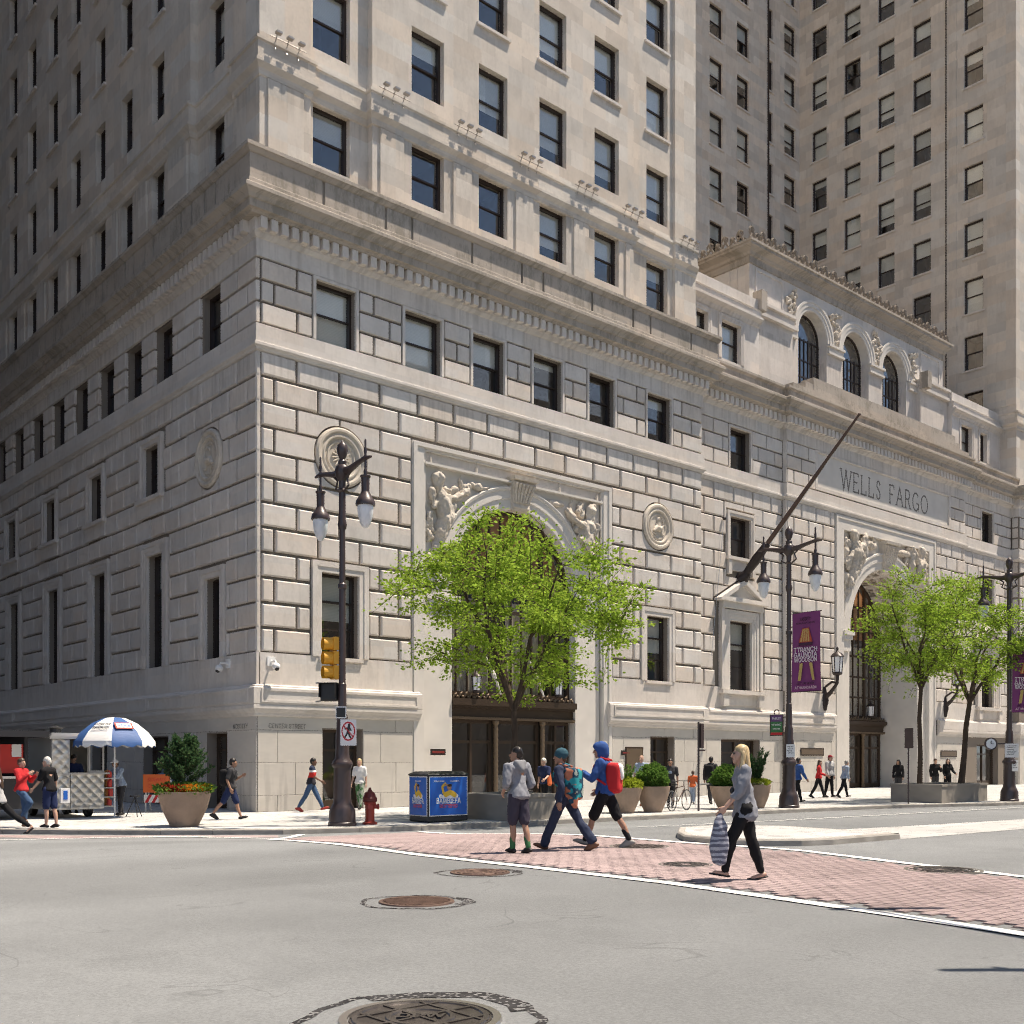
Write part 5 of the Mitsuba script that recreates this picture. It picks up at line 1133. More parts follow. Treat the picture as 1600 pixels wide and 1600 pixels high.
mat('bark', proc(lambda p, n, uv: mi.Color3f(0.075, 0.055, 0.042) * (0.55 + 0.9 * fbm(p.x * 14, p.y * 14, p.z * 5, 3))), .9, spec=.2)
planter(-4.78, -5.23, .655, .88, 'large tan planter with a small conifer and red and yellow flowers at the corner', 'spruce', 'small dense conifer above red orange and yellow flowers in the corner planter', 3)
planter(8.45, -8.05, .53, .80, 'brown planter with lime green ground cover, just right of the blue hooded walker', 'lime', 'lime green ground cover with thin grassy stems in a brown planter', 4)
planter(9.55, -8.25, .54, .82, 'brown planter with a leafy green bush, second planter right of the blue hooded walker', 'bush', 'fresh green leafy bush in the planter beside the bicycle', 5)
planter(12.95, -8.6, .60, .78, 'wide brown planter with a low bush, left of the grey shirted woman', 'bush', 'low rounded bush in the planter left of the grey shirted woman', 6)
planter(14.45, -8.7, .48, .80, 'planter with a tall dark shrub half hidden behind the grey shirted woman', 'tall', 'tall dark narrow leaved shrub behind the grey shirted woman', 7)

# stone tree beds
mat('bed_stone', proc(lambda p, n, uv: mi.Color3f(0.30, 0.275, 0.24) * (0.7 + .5 * fbm(p.x * 2, p.y * 2, p.z * 3, 4))), .85, spec=.25)
def tree_bed(x0, x1, y0, y1, h, label):
    t = thing('tree_bed', label, 'planter', 'low stone tree beds'); w = .18
    for a, b, c, d in ((x0, x1, y0, y0 + w), (x0, x1, y1 - w, y1), (x0, x0 + w, y0 + w, y1 - w), (x1 - w, x1, y0 + w, y1 - w)):
        add(t + '__wall', MB().box(a, b, c, d, 0, h - .09).get(), 'bed_stone')
    for a, b, c, d in ((x0 - .03, x1 + .03, y0 - .03, y0 + w + .04), (x0 - .03, x1 + .03, y1 - w - .04, y1 + .03), (x0 - .03, x0 + w + .04, y0 + w + .04, y1 - w - .04), (x1 - w - .04, x1 + .03, y0 + w + .04, y1 - w - .04)):
        add(t + '__coping', MB().box(a, b, c, d, h - .09, h).get(), 'bed_stone')
    add(t + '__soil', MB().box(x0 + w, x1 - w, y0 + w, y1 - w, 0, h - .14).get(), 'soil')
tree_bed(2.72, 4.5, -9.0, -6.85, .72, 'low grey stone tree bed in front of the arched doorway')
tree_bed(22.9, 26.7, -11.1, -9.0, .72, 'low stone tree bed with two slender trees near the main entrance')

# banners and signs on the lamp posts
def banner(x, y, z0, z1, w, label, sgn=-1):
    t = thing('banner', label, 'banner', 'purple banners on the lamp posts'); k = .012
    Mb = M4(x, y, 0, -90)      # local x runs to -y, the picture faces -x and +x
    q = MB(); n = 9
    for side in (0, 1):
        pass
    zs_ = np.linspace(z0, z1, n); v = []
    for z in zs_:
        for u in np.linspace(0, w, 7): v.append((u + .12, .03 * math.sin(u * 3 + z * 1.3), z))
    i, j = np.meshgrid(np.arange(n - 1), np.arange(6), indexing='ij')
    f = np.stack([i * 7 + j, i * 7 + j + 1, (i + 1) * 7 + j + 1, (i + 1) * 7 + j], -1).reshape(-1, 4)
    put(t + '__cloth', MB().add(v, f), 'banner_purple', Mb)
    put(t + '__rod', MB().tube([(0, 0, z1), (w + .16, 0, z1)], .016), 'pole_paint', Mb); put(t + '__rod', MB().tube([(0, 0, z0), (w + .16, 0, z0)], .016), 'pole_paint', Mb)
    return t, Mb
paint('print_pink', (.62, .42, .52), .7); paint('print_dark', (.06, .015, .05), .7); paint('print_gold', (.50, .36, .13), .7); paint('print_red', (.42, .07, .04), .7); paint('print_white', (.7, .62, .68), .7)
def banner_art(t, Mb, z0, h, w):
    P_ = lambda poly, nm, m_, d: put(t + nm, face_xz(affinity.translate(poly, .12, z0), d, d + .003), m_, Mb)
    c = w / 2
    P_(Polygon([(c - .12, h * .80), (c + .14, h * .80), (c + .28, h * .62), (c - .26, h * .62)]), '__picture', 'print_red', .045)
    for k in range(4): P_(Polygon([(c - .1 + k * .06, h * .79), (c - .06 + k * .06, h * .79), (c - .14 + k * .1, h * .63), (c - .2 + k * .1, h * .63)]), '__picture', 'print_gold', .049)
    P_(rect(c - .26, c + .28, h * .58, h * .62), '__picture', 'print_dark', .046)
    P_(Polygon([(c - .22, h * .36), (c - .10, h * .36), (c - .18, h * .14), (c - .30, h * .14)]), '__picture', 'print_gold', .046); P_(Polygon([(c + .14, h * .36), (c + .27, h * .36), (c + .36, h * .14), (c + .27, h * .14)]), '__picture', 'print_gold', .046)
    for s, hh, z, wd, m_ in (('VARIETY', .11, h * .895, .42, 'print_dark'), ('HALLOWEEN SEASON', .045, h * .855, .75, 'print_dark'), ('TTRANCH', .16, h * .50, .92, 'print_white'), ('GAUNDIA', .16, h * .435, .92, 'print_white'), ('WOODSON', .15, h * .375, .9, 'print_white'), ('SEE THE SHOW', .075, h * .09, .7, 'print_dark'), ('AT MANDARIN', .09, h * .035, .85, 'print_pink')):
        if s == 'HALLOWEEN SEASON': s = 'HARALIEMEN SEETEN'
        v, f = txt(s, hh, .12 + (w - wd) / 2, z0 + z, wd, True); v[:, 1] -= .046; put(t + '__lettering', MB().add(v, f), m_, Mb)
t, Mb = banner(15.41, -9.35, 4.0, 6.72, 1.14, 'purple banner with white lettering and a lamp drawing on the lamp post by the entrance'); banner_art(t, Mb, 4.0, 2.72, 1.14)
t, Mb = banner(26.9, -11.9, 3.55, 6.0, 1.14, 'purple banner on the far lamp post, cut off by the right photo edge'); banner_art(t, Mb, 3.55, 2.45, 1.14)
hs = thing('hanging_sign', 'small purple and green sign hung on the street lamp left of the purple banner', 'sign'); Mh = M4(15.41, -9.35, 0, -90)
paint('sign_green', (.03, .16, .06), .5); paint('sign_purple', (.12, .05, .18), .5)
put(hs + '__plate', face_xz(rect(-.78, -.22, 2.5, 3.25), -.01, .012), 'pole_paint', Mh); put(hs + '__panel', face_xz(rect(-.74, -.26, 3.0, 3.22), .012, .016), 'sign_purple', Mh); put(hs + '__panel', face_xz(rect(-.74, -.26, 2.62, 3.0), .012, .016), 'sign_green', Mh); put(hs + '__panel', face_xz(rect(-.74, -.26, 2.53, 2.62), .012, .016), 'sign_red', Mh)
for s, hh, z, wd in (('PUBLIC', .07, 3.08, .36), ('THE MARKET', .06, 2.86, .4), ('CENTRE', .05, 2.72, .3)):
    v, f = txt(s, hh, -.5 - wd / 2, z, wd, True); v[:, 1] -= .016; put(hs + '__lettering', MB().add(v, f), 'white_paint', Mh)
put(hs + '__hook', MB().tube([(-.5 + .1 * math.cos(a), 0, 3.32 + .1 * math.sin(a)) for a in np.linspace(-.6, 3.7, 12)], .02, 6).tube([(-.2, 0, 3.15), (0, 0, 3.15)], .02).tube([(-.2, 0, 2.6), (0, 0, 2.6)], .02), 'pole_paint', Mh)
rs = thing('round_sign', 'round white faced sign with a dark rim on the far right lamp post', 'sign')
Mr = M4(26.35, -11.4, 2.3, -41)
q = MB().lathe([(0, .03), (.21, .03), (.25, .05), (.25, -.05), (0, -.05)], n=28).get(); put(rs + '__case', MB().add(np.column_stack([q[0][:, 0], -q[0][:, 2], q[0][:, 1]]), q[1]), 'pole_paint', Mr)
q = MB().lathe([(0, .035), (.2, .035)], n=28).get(); put(rs + '__face', MB().add(np.column_stack([q[0][:, 0], -q[0][:, 2], q[0][:, 1]]), q[1]), 'frosted', Mr); put(rs + '__hand', MB().box(-.012, .012, -.045, -.038, 0, .14).box(0, .1, -.045, -.038, -.012, .012), 'black_plastic', Mr)
put(rs + '__bracket', MB().tube([(.2, 0, 0), (.62, 0, 0)], .025), 'pole_paint', Mr)
def notice(x, y, z0, z1, w, deg, label, r=.24):
    t = thing('paper_notice', label, 'notice'); Mn = M4(x, y, 0, deg); put(t, face_xz(rect(-w / 2, w / 2, z0, z1), r, r + .006), 'white_paint', Mn)
    o = MB(); [o.add(*face_xz(rect(-w * .36, w * (.36 - .1 * (k % 3)), z1 - .1 - k * .07, z1 - .08 - k * .07), r + .006, r + .008).get()) for k in range(int((z1 - z0 - .12) / .07))]; put(t + '__print', o, 'black_plastic', Mn)
notice(15.41, -9.35, 1.75, 2.2, .3, -41, 'white paper notice taped to the lamp post below the purple banner', .2)
notice(26.9, -11.9, 1.75, 2.3, .55, -41, 'upper white paper notice on the far right lamp post', .2); notice(26.98, -11.9, 1.2, 1.65, .3, -25, 'lower white paper notice on the far right lamp post', .26)
sp = thing('sign_pole', 'thin dark pole with a small bracket box at its top, behind the bicycle', 'sign pole')
add(sp + '__post', MB().tube([(11.21, -8.75, 0), (11.21, -8.75, 2.9)], .035, 8).get(), 'pole_paint'); add(sp + '__box', MB().box(11.25, 11.4, -8.82, -8.7, 2.05, 2.85).box(11.22, 11.5, -8.8, -8.72, 1.95, 2.0).get(), 'pole_paint')
sp = thing('sign_pole', 'tall thin pole in front of the two tree stone bed at the main entrance', 'sign pole')
add(sp + '__post', MB().tube([(21.4, -10.55, 0), (21.4, -10.55, 2.85)], .03, 8).get(), 'pole_paint'); add(sp + '__plate', MB().box(21.36, 21.40, -10.75, -10.42, 2.1, 2.85).get(), 'pole_paint')

# flagpole on the entrance bay
fp = thing('flagpole', 'long bare brown flagpole leaning out from the wall above the pediment', 'flagpole')
paint('pole_wood', (.085, .05, .038), .5)
b0, b1 = np.array([25.95, .2, 10.55]), np.array([26.75, -5.35, 17.05])
add(fp + '__pole', MB().tube([b0 + (b1 - b0) * k for k in (0, .2, .5, .8, 1)], [.12, .115, .1, .075, .05], 10).sphere(b1, .07, 1).get(), 'pole_wood', smooth=40)
add(fp + '__socket', MB().tube([b0 - (b1 - b0) * .03, b0 + (b1 - b0) * .1, b0 + (b1 - b0) * .2, b0 + (b1 - b0) * .205], [.16, .24, .17, .12], 10).tube([(25.95, .45, 10.3), (25.95, .1, 10.6)], [.35, .2], 10).get(), 'lamp_iron', smooth=40)
add(fp + '__halyard', MB().tube([b1 - (b1 - b0) * .02, b1 + (b0 - b1) * .5 + [0, -.12, -.1], b0 + [0, -.35, .2]], .012, 5).get(), 'steel')
add(fp + '__guy_wire', MB().tube([(24.55, .42, 13.0), (23.6, .42, 6.5)], .012, 5).get(), 'steel'); add(fp + '__wire_anchor', MB().sphere((24.55, .4, 13.05), .09, 1).get(), 'lamp_iron')

# security cameras
def camera_box(M_, label):
    t = thing('security_camera', label, 'security camera', 'security cameras on the corner of the bank')
    put(t + '__bracket', MB().box(-.14, .14, 0, .05, -.05, .25).tube([(0, .05, .1), (0, .3, .1), (0, .35, -.02)], .035), 'white_paint', M_); put(t + '__dome', MB().sphere((0, .35, -.08), (.13, .13, .12), 2), 'white_paint', M_, 40); put(t + '__lens', MB().sphere((0, .39, -.14), (.085, .085, .09), 1), 'black_plastic', M_)
camera_box(M4(.5, 0, 4.72, 180), 'white dome camera on the sunlit face at the building corner'); camera_box(M4(0, 1.9, 4.75, 90), 'white dome camera on the shaded side wall')

# bicycle
bk = thing('bicycle', 'dark bicycle leaning at the thin pole behind the planters', 'bicycle'); Mk = M4(10.35, -8.35, 0, 12)
def torus(c, R, r, n=28, m=6): return MB().tube([(c[0] + R * math.cos(a), 0, c[2] + R * math.sin(a)) for a in np.linspace(0, 2 * np.pi, n)], r, m, caps=False)
for x in (0, 1.02):
    w_ = put(bk + '__wheel', torus((x, 0, .34), .32, .012), 'steel', Mk); put(w_ + '__tyre', torus((x, 0, .34), .335, .016), 'black_plastic', Mk)
    o = MB(); [o.tube([(x, 0, .34), (x + .32 * math.cos(a), 0, .34 + .32 * math.sin(a))], .003, 4) for a in np.linspace(0, 6.28, 19)[:-1]]; put(w_ + '__spokes', o, 'steel', Mk)
put(bk + '__frame', MB().tube([(0, 0, .34), (.42, 0, .3), (.3, 0, .78), (0, 0, .34)], .014).tube([(.42, 0, .3), (.86, 0, .72)], .018).tube([(.3, 0, .75), (.84, 0, .8)], .016).tube([(1.02, 0, .34), (.88, 0, .65), (.83, 0, .88)], .015), 'pole_wood', Mk)
put(bk + '__saddle', MB().add(m3.Manifold.batch_hull([m3.Manifold.sphere(r, 8).translate([x, y, .86]) for x, y, r in ((.14, .07, .035), (.14, -.07, .035), (.36, 0, .025))])), 'black_plastic', Mk); put(bk + '__handlebar', MB().tube([(.83, 0, .88), (.84, 0, .97)], .014).tube([(.72, .28, .93), (.86, .2, .97), (.86, -.2, .97), (.72, -.28, .93)], .013), 'black_plastic', Mk)
rk = thing('bike_rack', 'low looped metal bicycle rack next to the thin pole', 'bike rack')
add(rk, MB().tube([(11.6, -8.3, 0), (11.6, -8.3, .75), (11.75, -8.3, .85), (12.5, -8.3, .85), (12.6, -8.3, .75), (12.6, -8.3, 0)], .028, 8).get(), 'steel')

# food cart, umbrella, second stall
def quilt(p, n, uv):
    u = (p.x + p.y) * 11 + p.z * 11; v = (p.x + p.y) * 11 - p.z * 11
    return dr.abs(dr.sin(u)) + dr.abs(dr.sin(v))
scene['quilted_steel'] = two({'type': 'bumpmap', 'arbitrary': proc(quilt, 3e-3), 'scale': .012, 'bsdf': {'type': 'principled', 'base_color': {'type': 'rgb', 'value': [.62, .61, .58]}, 'metallic': .85, 'roughness': .3}})
scene['sheet_steel'] = two({'type': 'principled', 'base_color': {'type': 'rgb', 'value': [.60, .59, .57]}, 'metallic': .8, 'roughness': .38})
ct = thing('food_cart', 'quilted stainless steel food cart with a serving hatch by the shaded wall', 'food cart')
x0, x1, y0, y1 = -6.2, -4.72, .3, 3.3
add(ct + '__body', MB().box(x0, x1, y0 + .1, y1, .24, .34).box(x0, x0 + .05, y0 + .1, y1, .34, 2.35).box(x1 - .05, x1, y0 + 1.2, y1, .34, 2.35).box(x0, x1, y1 - .05, y1, .34, 2.35).box(x0 + .05, x1 - .05, y0 + .2, y0 + 1.0, .34, 1.25).get(), 'sheet_steel')
add(ct + '__lower_panel', MB().box(x0 + .53, x1, y0, y0 + .06, .26, 1.25).get(), 'quilted_steel'); add(ct + '__counter', MB().box(x0 + .5, x1 + .12, y0 - .12, y0 + .5, 1.25, 1.3).get(), 'sheet_steel')
d_ = add(ct + '__door', MB().box(x0, x0 + .5, y0, y0 + .05, .26, 2.25).get(), 'quilted_steel'); add(d_ + '__rim', MB().box(x0, x0 + .03, y0 - .015, y0, .26, 2.25).box(x0 + .47, x0 + .5, y0 - .015, y0, .26, 2.25).box(x0 + .03, x0 + .47, y0 - .015, y0, 1.22, 1.28).get(), 'sheet_steel')
add(ct + '__post', MB().box(x1 - .45, x1 - .4, y0, y0 + .05, 1.3, 2.25).get(), 'sheet_steel'); add(ct + '__post', MB().box(x1 - .05, x1, y0, y0 + .05, 1.3, 2.25).get(), 'sheet_steel')
add(ct + '__side_window', MB().box(x1 - .4, x1 - .05, y0, y0 + .04, 1.3, 1.36).box(x1 - .4, x1 - .05, y0, y0 + .04, 2.19, 2.25).get(), 'sheet_steel')
add(ct + '__roof', MB().box(x0 - .08, x1 + .1, y0 - .1, y1 + .05, 2.26, 2.34).box(x0 + .1, x1 - .1, y0 + .3, y1 - .2, 2.34, 2.44).get(), 'sheet_steel')
add(ct + '__vent', MB().lathe([(.16, 2.44), (.16, 2.56), (.24, 2.6), (.0, 2.68)], (x0 + .5, y0 + 1.2, 0), 14).get(), 'black_plastic')
for y in (.9, 2.7):
    q = MB().lathe([(0, -.08), (.2, -.09), (.24, -.06), (.24, .06), (.2, .09), (0, .08)], n=20).get()
    for x in (x0 + .25, x1 - .25): add(ct + '__wheel', (np.column_stack([q[0][:, 2] + x, q[0][:, 0] + y, q[0][:, 1] + .24]), q[1]), 'black_plastic')
for k, (m_, c) in enumerate((('pk_red', (.5, .05, .04)), ('pk_yel', (.6, .42, .06)), ('pk_teal', (.05, .3, .36)), ('pk_org', (.55, .2, .04)), ('pk_wht', (.7, .68, .62)))):
    paint(m_, c, .5)
g = random.Random(4); SN = [('red', 'pk_red'), ('yellow', 'pk_yel'), ('teal', 'pk_teal'), ('orange', 'pk_org'), ('white', 'pk_wht')]; RW = ['lowest', 'second', 'third', 'top']
for k in range(12):
    r_, c_ = divmod(k, 3); z = .35 + r_ * .27; x = x1 + .12 + g.uniform(0, .05); y = y0 - .02 + c_ * .17; nm_, m_ = SN[(k * 3 + r_) % 5]
    add(thing('snack_packet', f'{nm_} snack packet, {("front", "middle", "back")[c_]} one on the {RW[r_]} shelf at the end of the food cart', 'packet', 'snack packets on the food cart'), MB().add(m3.Manifold.batch_hull([m3.Manifold.sphere(.02, 6).translate([x + a, y + b, z + c]) for a in (0, .06) for b in (0, .11) for c in (0, g.uniform(.13, .2))])).get(), m_)
add(ct + '__snack_rack', MB().box(x1, x1 + .3, y0 - .06, y0 + .5, .3, .33).box(x1, x1 + .3, y0 - .06, y0 + .5, .57, .6).box(x1, x1 + .3, y0 - .06, y0 + .5, .84, .87).box(x1, x1 + .3, y0 - .06, y0 + .5, 1.11, 1.14).get(), 'sheet_steel')
um = thing('parasol', 'blue and white panelled market umbrella over the food cart', 'umbrella')
ux, uy = -4.55, -.05
add(um + '__pole', MB().tube([(ux, uy, 0), (ux, uy, 2.75)], .024, 8).get(), 'white_paint'); paint('umbrella_blue', (.035, .10, .28), .6); paint('umbrella_white', (.74, .74, .73), .6)
def gore(k, drop=0):
    o = MB(); a0, a1 = k * math.pi / 4 + .35, (k + 1) * math.pi / 4 + .35; v = []; n = 7
    pr = [(0, 2.9), (.3, 2.87), (.62, 2.72), (.92, 2.47), (1.12, 2.2), (1.125, 2.05)]
    for r, z in pr:
        for j in range(n):
            a = a0 + (a1 - a0) * j / (n - 1); s_ = 1 - .05 * math.sin(math.pi * j / (n - 1)) * (r / 1.1); v.append((ux + r * s_ * math.cos(a), uy + r * s_ * math.sin(a), z - (.04 * math.sin(j * 2.1) if z < 2.1 else 0)))
    i, j = np.meshgrid(np.arange(len(pr) - 1), np.arange(n - 1), indexing='ij')
    return o.add(v, np.stack([i * n + j, i * n + j + 1, (i + 1) * n + j + 1, (i + 1) * n + j], -1).reshape(-1, 4)).get()
for k in range(8): add(um + '__panel', gore(k), 'umbrella_blue' if k % 2 else 'umbrella_white', smooth=True)
for k in range(8):
    a = k * math.pi / 4 + .35; add(um + '__rib', MB().tube([(ux, uy, 2.3), (ux + .6 * math.cos(a), uy + .6 * math.sin(a), 2.66)], .008, 4).tube([(ux, uy, 2.86), (ux + .6 * math.cos(a), uy + .6 * math.sin(a), 2.69), (ux + 1.1 * math.cos(a), uy + 1.1 * math.sin(a), 2.19)], .008, 4).get(), 'steel')
def on_gore(a, r, z, nrm_el):   # frame on the canopy looking outwards
    o = np.array([math.cos(a), math.sin(a), 0]); tng = np.array([-math.sin(a), math.cos(a), 0]); n_ = o * math.cos(nrm_el) + np.array([0, 0, math.sin(nrm_el)]); u_ = np.cross(n_, tng); Mx = np.eye(4); Mx[:3, 0], Mx[:3, 1], Mx[:3, 2] = tng, -n_, -u_ if u_[2] < 0 else u_; Mx[:3, 3] = np.array([ux, uy, z]) + o * r; return Mx
for k, aa in ((5, 5.5), (4, 4.5)):
    a = aa * math.pi / 4 + .35; Mo = on_gore(a, .76, 2.63, .85)
    if k == 4 or True:
        if (int(aa) % 2): put(um + '__logo', face_xz(rect(-.25, .25, -.13, .13), .0, .012), 'print_red', Mo); put(um + '__logo', face_xz(rect(-.21, .21, -.09, .09), .012, .018), 'umbrella_white', Mo); v, f = txt('AFina', .11, -.17, -.055, .34, True); v[:, 1] -= .019; put(um + '__lettering', MB().add(v, f), 'panel_blue', Mo)
        else:
            for s, z in (('Coffee Hot', .02), ('Sandwich', -.14)): v, f = txt(s, .1, -.24, z, .48, True); v[:, 1] -= .012; put(um + '__lettering', MB().add(v, f), 'black_plastic', Mo)
stl = thing('food_stall', 'dark flat roofed food stall with red panels behind the people at the left edge', 'food stall')
sx0, sx1, sy0, sy1 = -9.6, -6.75, .5, 3.2
paint('stall_red', (.5, .03, .02), .4); paint('stall_dark', (.03, .03, .034), .4)
add(stl + '__body', MB().box(sx0, sx1, sy0 + .05, sy1, .3, 1.15).box(sx0, sx1, sy1 - .1, sy1, 1.15, 2.3).box(sx1 - .1, sx1, sy0 + .05, sy1, 1.15, 2.3).get(), 'stall_dark'); add(stl + '__roof', MB().box(sx0 - .1, sx1 + .4, sy0 - .5, sy1 + .1, 2.3, 2.48).get(), 'stall_dark')
add(stl + '__red_panel', MB().box(sx1 - .9, sx1 - .15, sy0, sy0 + .05, 1.3, 2.1).get(), 'stall_red'); add(stl + '__red_panel', MB().box(sx1 - 1.9, sx1 - 1.0, sy0, sy0 + .05, .5, 1.2).get(), 'stall_red'); add(stl + '__notice', MB().box(sx1 - .45, sx1 - .2, sy0 - .02, sy0, 1.75, 2.1).get(), 'pk_wht')
add(stl + '__counter', MB().box(sx0, sx1 - .1, sy0 - .3, sy0 + .1, 1.15, 1.22).get(), 'sheet_steel'); add(stl + '__rail', MB().tube([(sx0, sy0 - .2, 1.85), (sx1 - 1, sy0 - .2, 1.85)], .015).get(), 'steel')
fl = thing('feather_flag', 'narrow red flag standing at the left edge beside the food stall', 'flag'); add(fl + '__cloth', MB().box(-9.32, -9.28, -2.4, -2.05, .5, 2.0).get(), 'stall_red'); add(fl + '__pole', MB().tube([(-9.3, -2.03, 0), (-9.3, -2.03, 2.1)], .015).get(), 'steel')
ba = thing('barricade', 'orange topped folding barricade with red and white stripes behind the corner planter', 'barricade'); Mb = M4(-2.3, 2.2, 0, -41)
paint('board_orange', (.62, .13, .03), .6)
put(ba + '__sign_board', face_xz(rect(-.45, .4, .62, 1.2), .04, .07), 'board_orange', Mb); put(ba + '__striped_board', face_xz(rect(-.42, .42, .3, .55), .04, .07), 'white_paint', Mb)
for k in range(4): put(ba + '__stripe', face_xz(Polygon([(-.4 + k * .22, .3), (-.3 + k * .22, .3), (-.16 + k * .22, .55), (-.26 + k * .22, .55)]), .07, .074), 'sign_red', Mb)
for s, z in (('SIDEWALK', .98), ('CLOSED', .78)): v, f = txt(s, .11, -.3, z, .58, True); v[:, 1] -= .07; put(ba + '__lettering', MB().add(v, f), 'text_red', Mb)
put(ba + '__leg', MB().tube([(-.38, -.03, 0), (-.38, .02, 1.2)], .025), 'white_paint', Mb); put(ba + '__leg', MB().tube([(.38, -.03, 0), (.38, .02, 1.2)], .025), 'white_paint', Mb); put(ba + '__leg', MB().tube([(.38, .5, 0), (.38, .04, 1.15)], .025), 'white_paint', Mb); put(ba + '__leg', MB().tube([(-.38, .5, 0), (-.38, .04, 1.15)], .025), 'white_paint', Mb)
so = thing('tripod_stool', 'small black tripod stool on the pavement beside the food cart', 'stool')
add(so + '__seat', MB().lathe([(0, .62), (.15, .62), (.15, .58), (0, .57)], (-3.95, -.05, 0), 14).get(), 'black_plastic')
for k in range(3): a = k * 2.09 + .4; add(so + '__leg', MB().tube([(-3.95, -.05, .58), (-3.95 + .26 * math.cos(a), -.05 + .26 * math.sin(a), 0)], .013, 6).get(), 'black_plastic')
# ------------------------------------------------------------------ people
SKIN = {'light': (.50, .31, .23), 'tan': (.36, .205, .14), 'brown': (.19, .10, .065), 'dark': (.085, .047, .033)}
for k_, c_ in SKIN.items(): mat('skin_' + k_, c_, .5, spec=.4)
def cloth(name, rgb=None, fn=None):
    if name not in scene: mat(name, proc(fn) if fn else rgb, .85, spec=.2, sheen=.3)
    return name
def teal_fn(p, n, uv):
    a = fbm(p.x * 7 + 3, p.y * 7, p.z * 6, 3); b = fbm(p.x * 5, p.y * 5 + 9, p.z * 7 + 4, 3)
    c = mix(mi.Color3f(.03, .28, .32), mi.Color3f(.02, .055, .09), smoothstep(.42, .5, a)); c = mix(c, mi.Color3f(.45, .17, .10), smoothstep(.56, .6, b)); return mix(c, mi.Color3f(.30, .36, .33), smoothstep(.62, .66, a))
cloth('cloth_teal', fn=teal_fn)
cloth('cloth_stripe', fn=lambda p, n, uv: dr.select(p.z > 1.33, mi.Color3f(.03, .04, .075), dr.select(p.z > 1.27, mi.Color3f(.7, .7, .7), dr.select(p.z > 1.10, mi.Color3f(.50, .035, .03), mi.Color3f(.03, .03, .04)))))
cloth('cloth_bag_stripe', fn=lambda p, n, uv: mix(mi.Color3f(.36, .37, .43), mi.Color3f(.12, .125, .17), smoothstep(.35, .6, 0.5 + 0.5 * dr.sin(p.z * 95 + 5 * fbm(p.x * 9, p.y * 9, p.z * 9, 2)))))
cloth('cloth_green_leaf', fn=lambda p, n, uv: mix(mi.Color3f(.30, .34, .28), mi.Color3f(.06, .16, .06), smoothstep(.45, .55, fbm(p.x * 12, p.y * 12, p.z * 7, 3))))
C_ = {'black': (.014, .014, .016), 'charcoal': (.05, .05, .055), 'navy': (.02, .03, .085), 'jeans': (.055, .10, .19), 'darkjeans': (.03, .04, .075), 'grey': (.22, .225, .24), 'heather': (.23, .24, .27), 'lightgrey': (.42, .42, .43), 'white': (.68, .68, .68), 'red': (.48, .03, .035), 'blue': (.035, .085, .26), 'sky': (.30, .37, .48), 'denim': (.17, .22, .30), 'orange': (.60, .14, .05), 'maroon': (.24, .03, .04), 'khaki': (.33, .28, .2), 'brownsh': (.15, .07, .04), 'green': (.05, .16, .07), 'helmet': (.035, .09, .12), 'purple': (.05, .045, .065)}
def cl(n):
    return cloth('cloth_' + n, C_[n]) if n in C_ else 'cloth_' + n
paint('shoe_black', (.018, .017, .017), .5); paint('shoe_red', (.40, .04, .03), .5); paint('shoe_brown', (.16, .075, .04), .5); paint('shoe_grey', (.28, .27, .25), .6); paint('eye_dark', (.015, .012, .012), .2); paint('lips', (.33, .12, .10), .5)
for n_, c_ in {'black': (.016, .013, .012), 'brown': (.06, .035, .022), 'blonde': (.50, .38, .21), 'white': (.62, .60, .56), 'grey': (.28, .27, .26)}.items():
    mat('hair_' + n_, proc((lambda c: lambda p, n, uv: mi.Color3f(*c) * (.65 + .7 * noise(p.x * 90 + p.z * 12, p.y * 90, p.z * 9)))(c_)), .42, spec=.5)
def ball(p, r, n=12):
    r3 = np.broadcast_to(np.asarray(r, float), (3,)); return m3.Manifold.sphere(1.0, n).scale(list(map(float, r3))).translate(list(map(float, p)))
def hull(*b): return m3.Manifold.batch_hull(list(b))
def chain(pts, rad, n=12): return [hull(ball(p, a, n), ball(q, b, n)) for p, q, a, b in zip(pts[:-1], pts[1:], rad[:-1], rad[1:])]
def fuse(parts, edge=.035, it=6, wr=0.0, seed=0, fr=9.0):
    u = m3.Manifold.batch_boolean(parts, m3.OpType.Add)
    if edge: u = u.refine_to_length(edge)
    q = u.to_mesh(); t = trimesh.Trimesh(q.vert_properties[:, :3], q.tri_verts, process=False)
    if it: trimesh.smoothing.filter_taubin(t, iterations=it)
    if wr:
        v = np.array(t.vertices); k = meshkit.fbm(v * [fr, fr, fr * .55] + seed, 3, seed=seed) - .5; t = trimesh.Trimesh(v + np.array(t.vertex_normals) * (k * wr * 2)[:, None], t.faces, process=False)
    return t
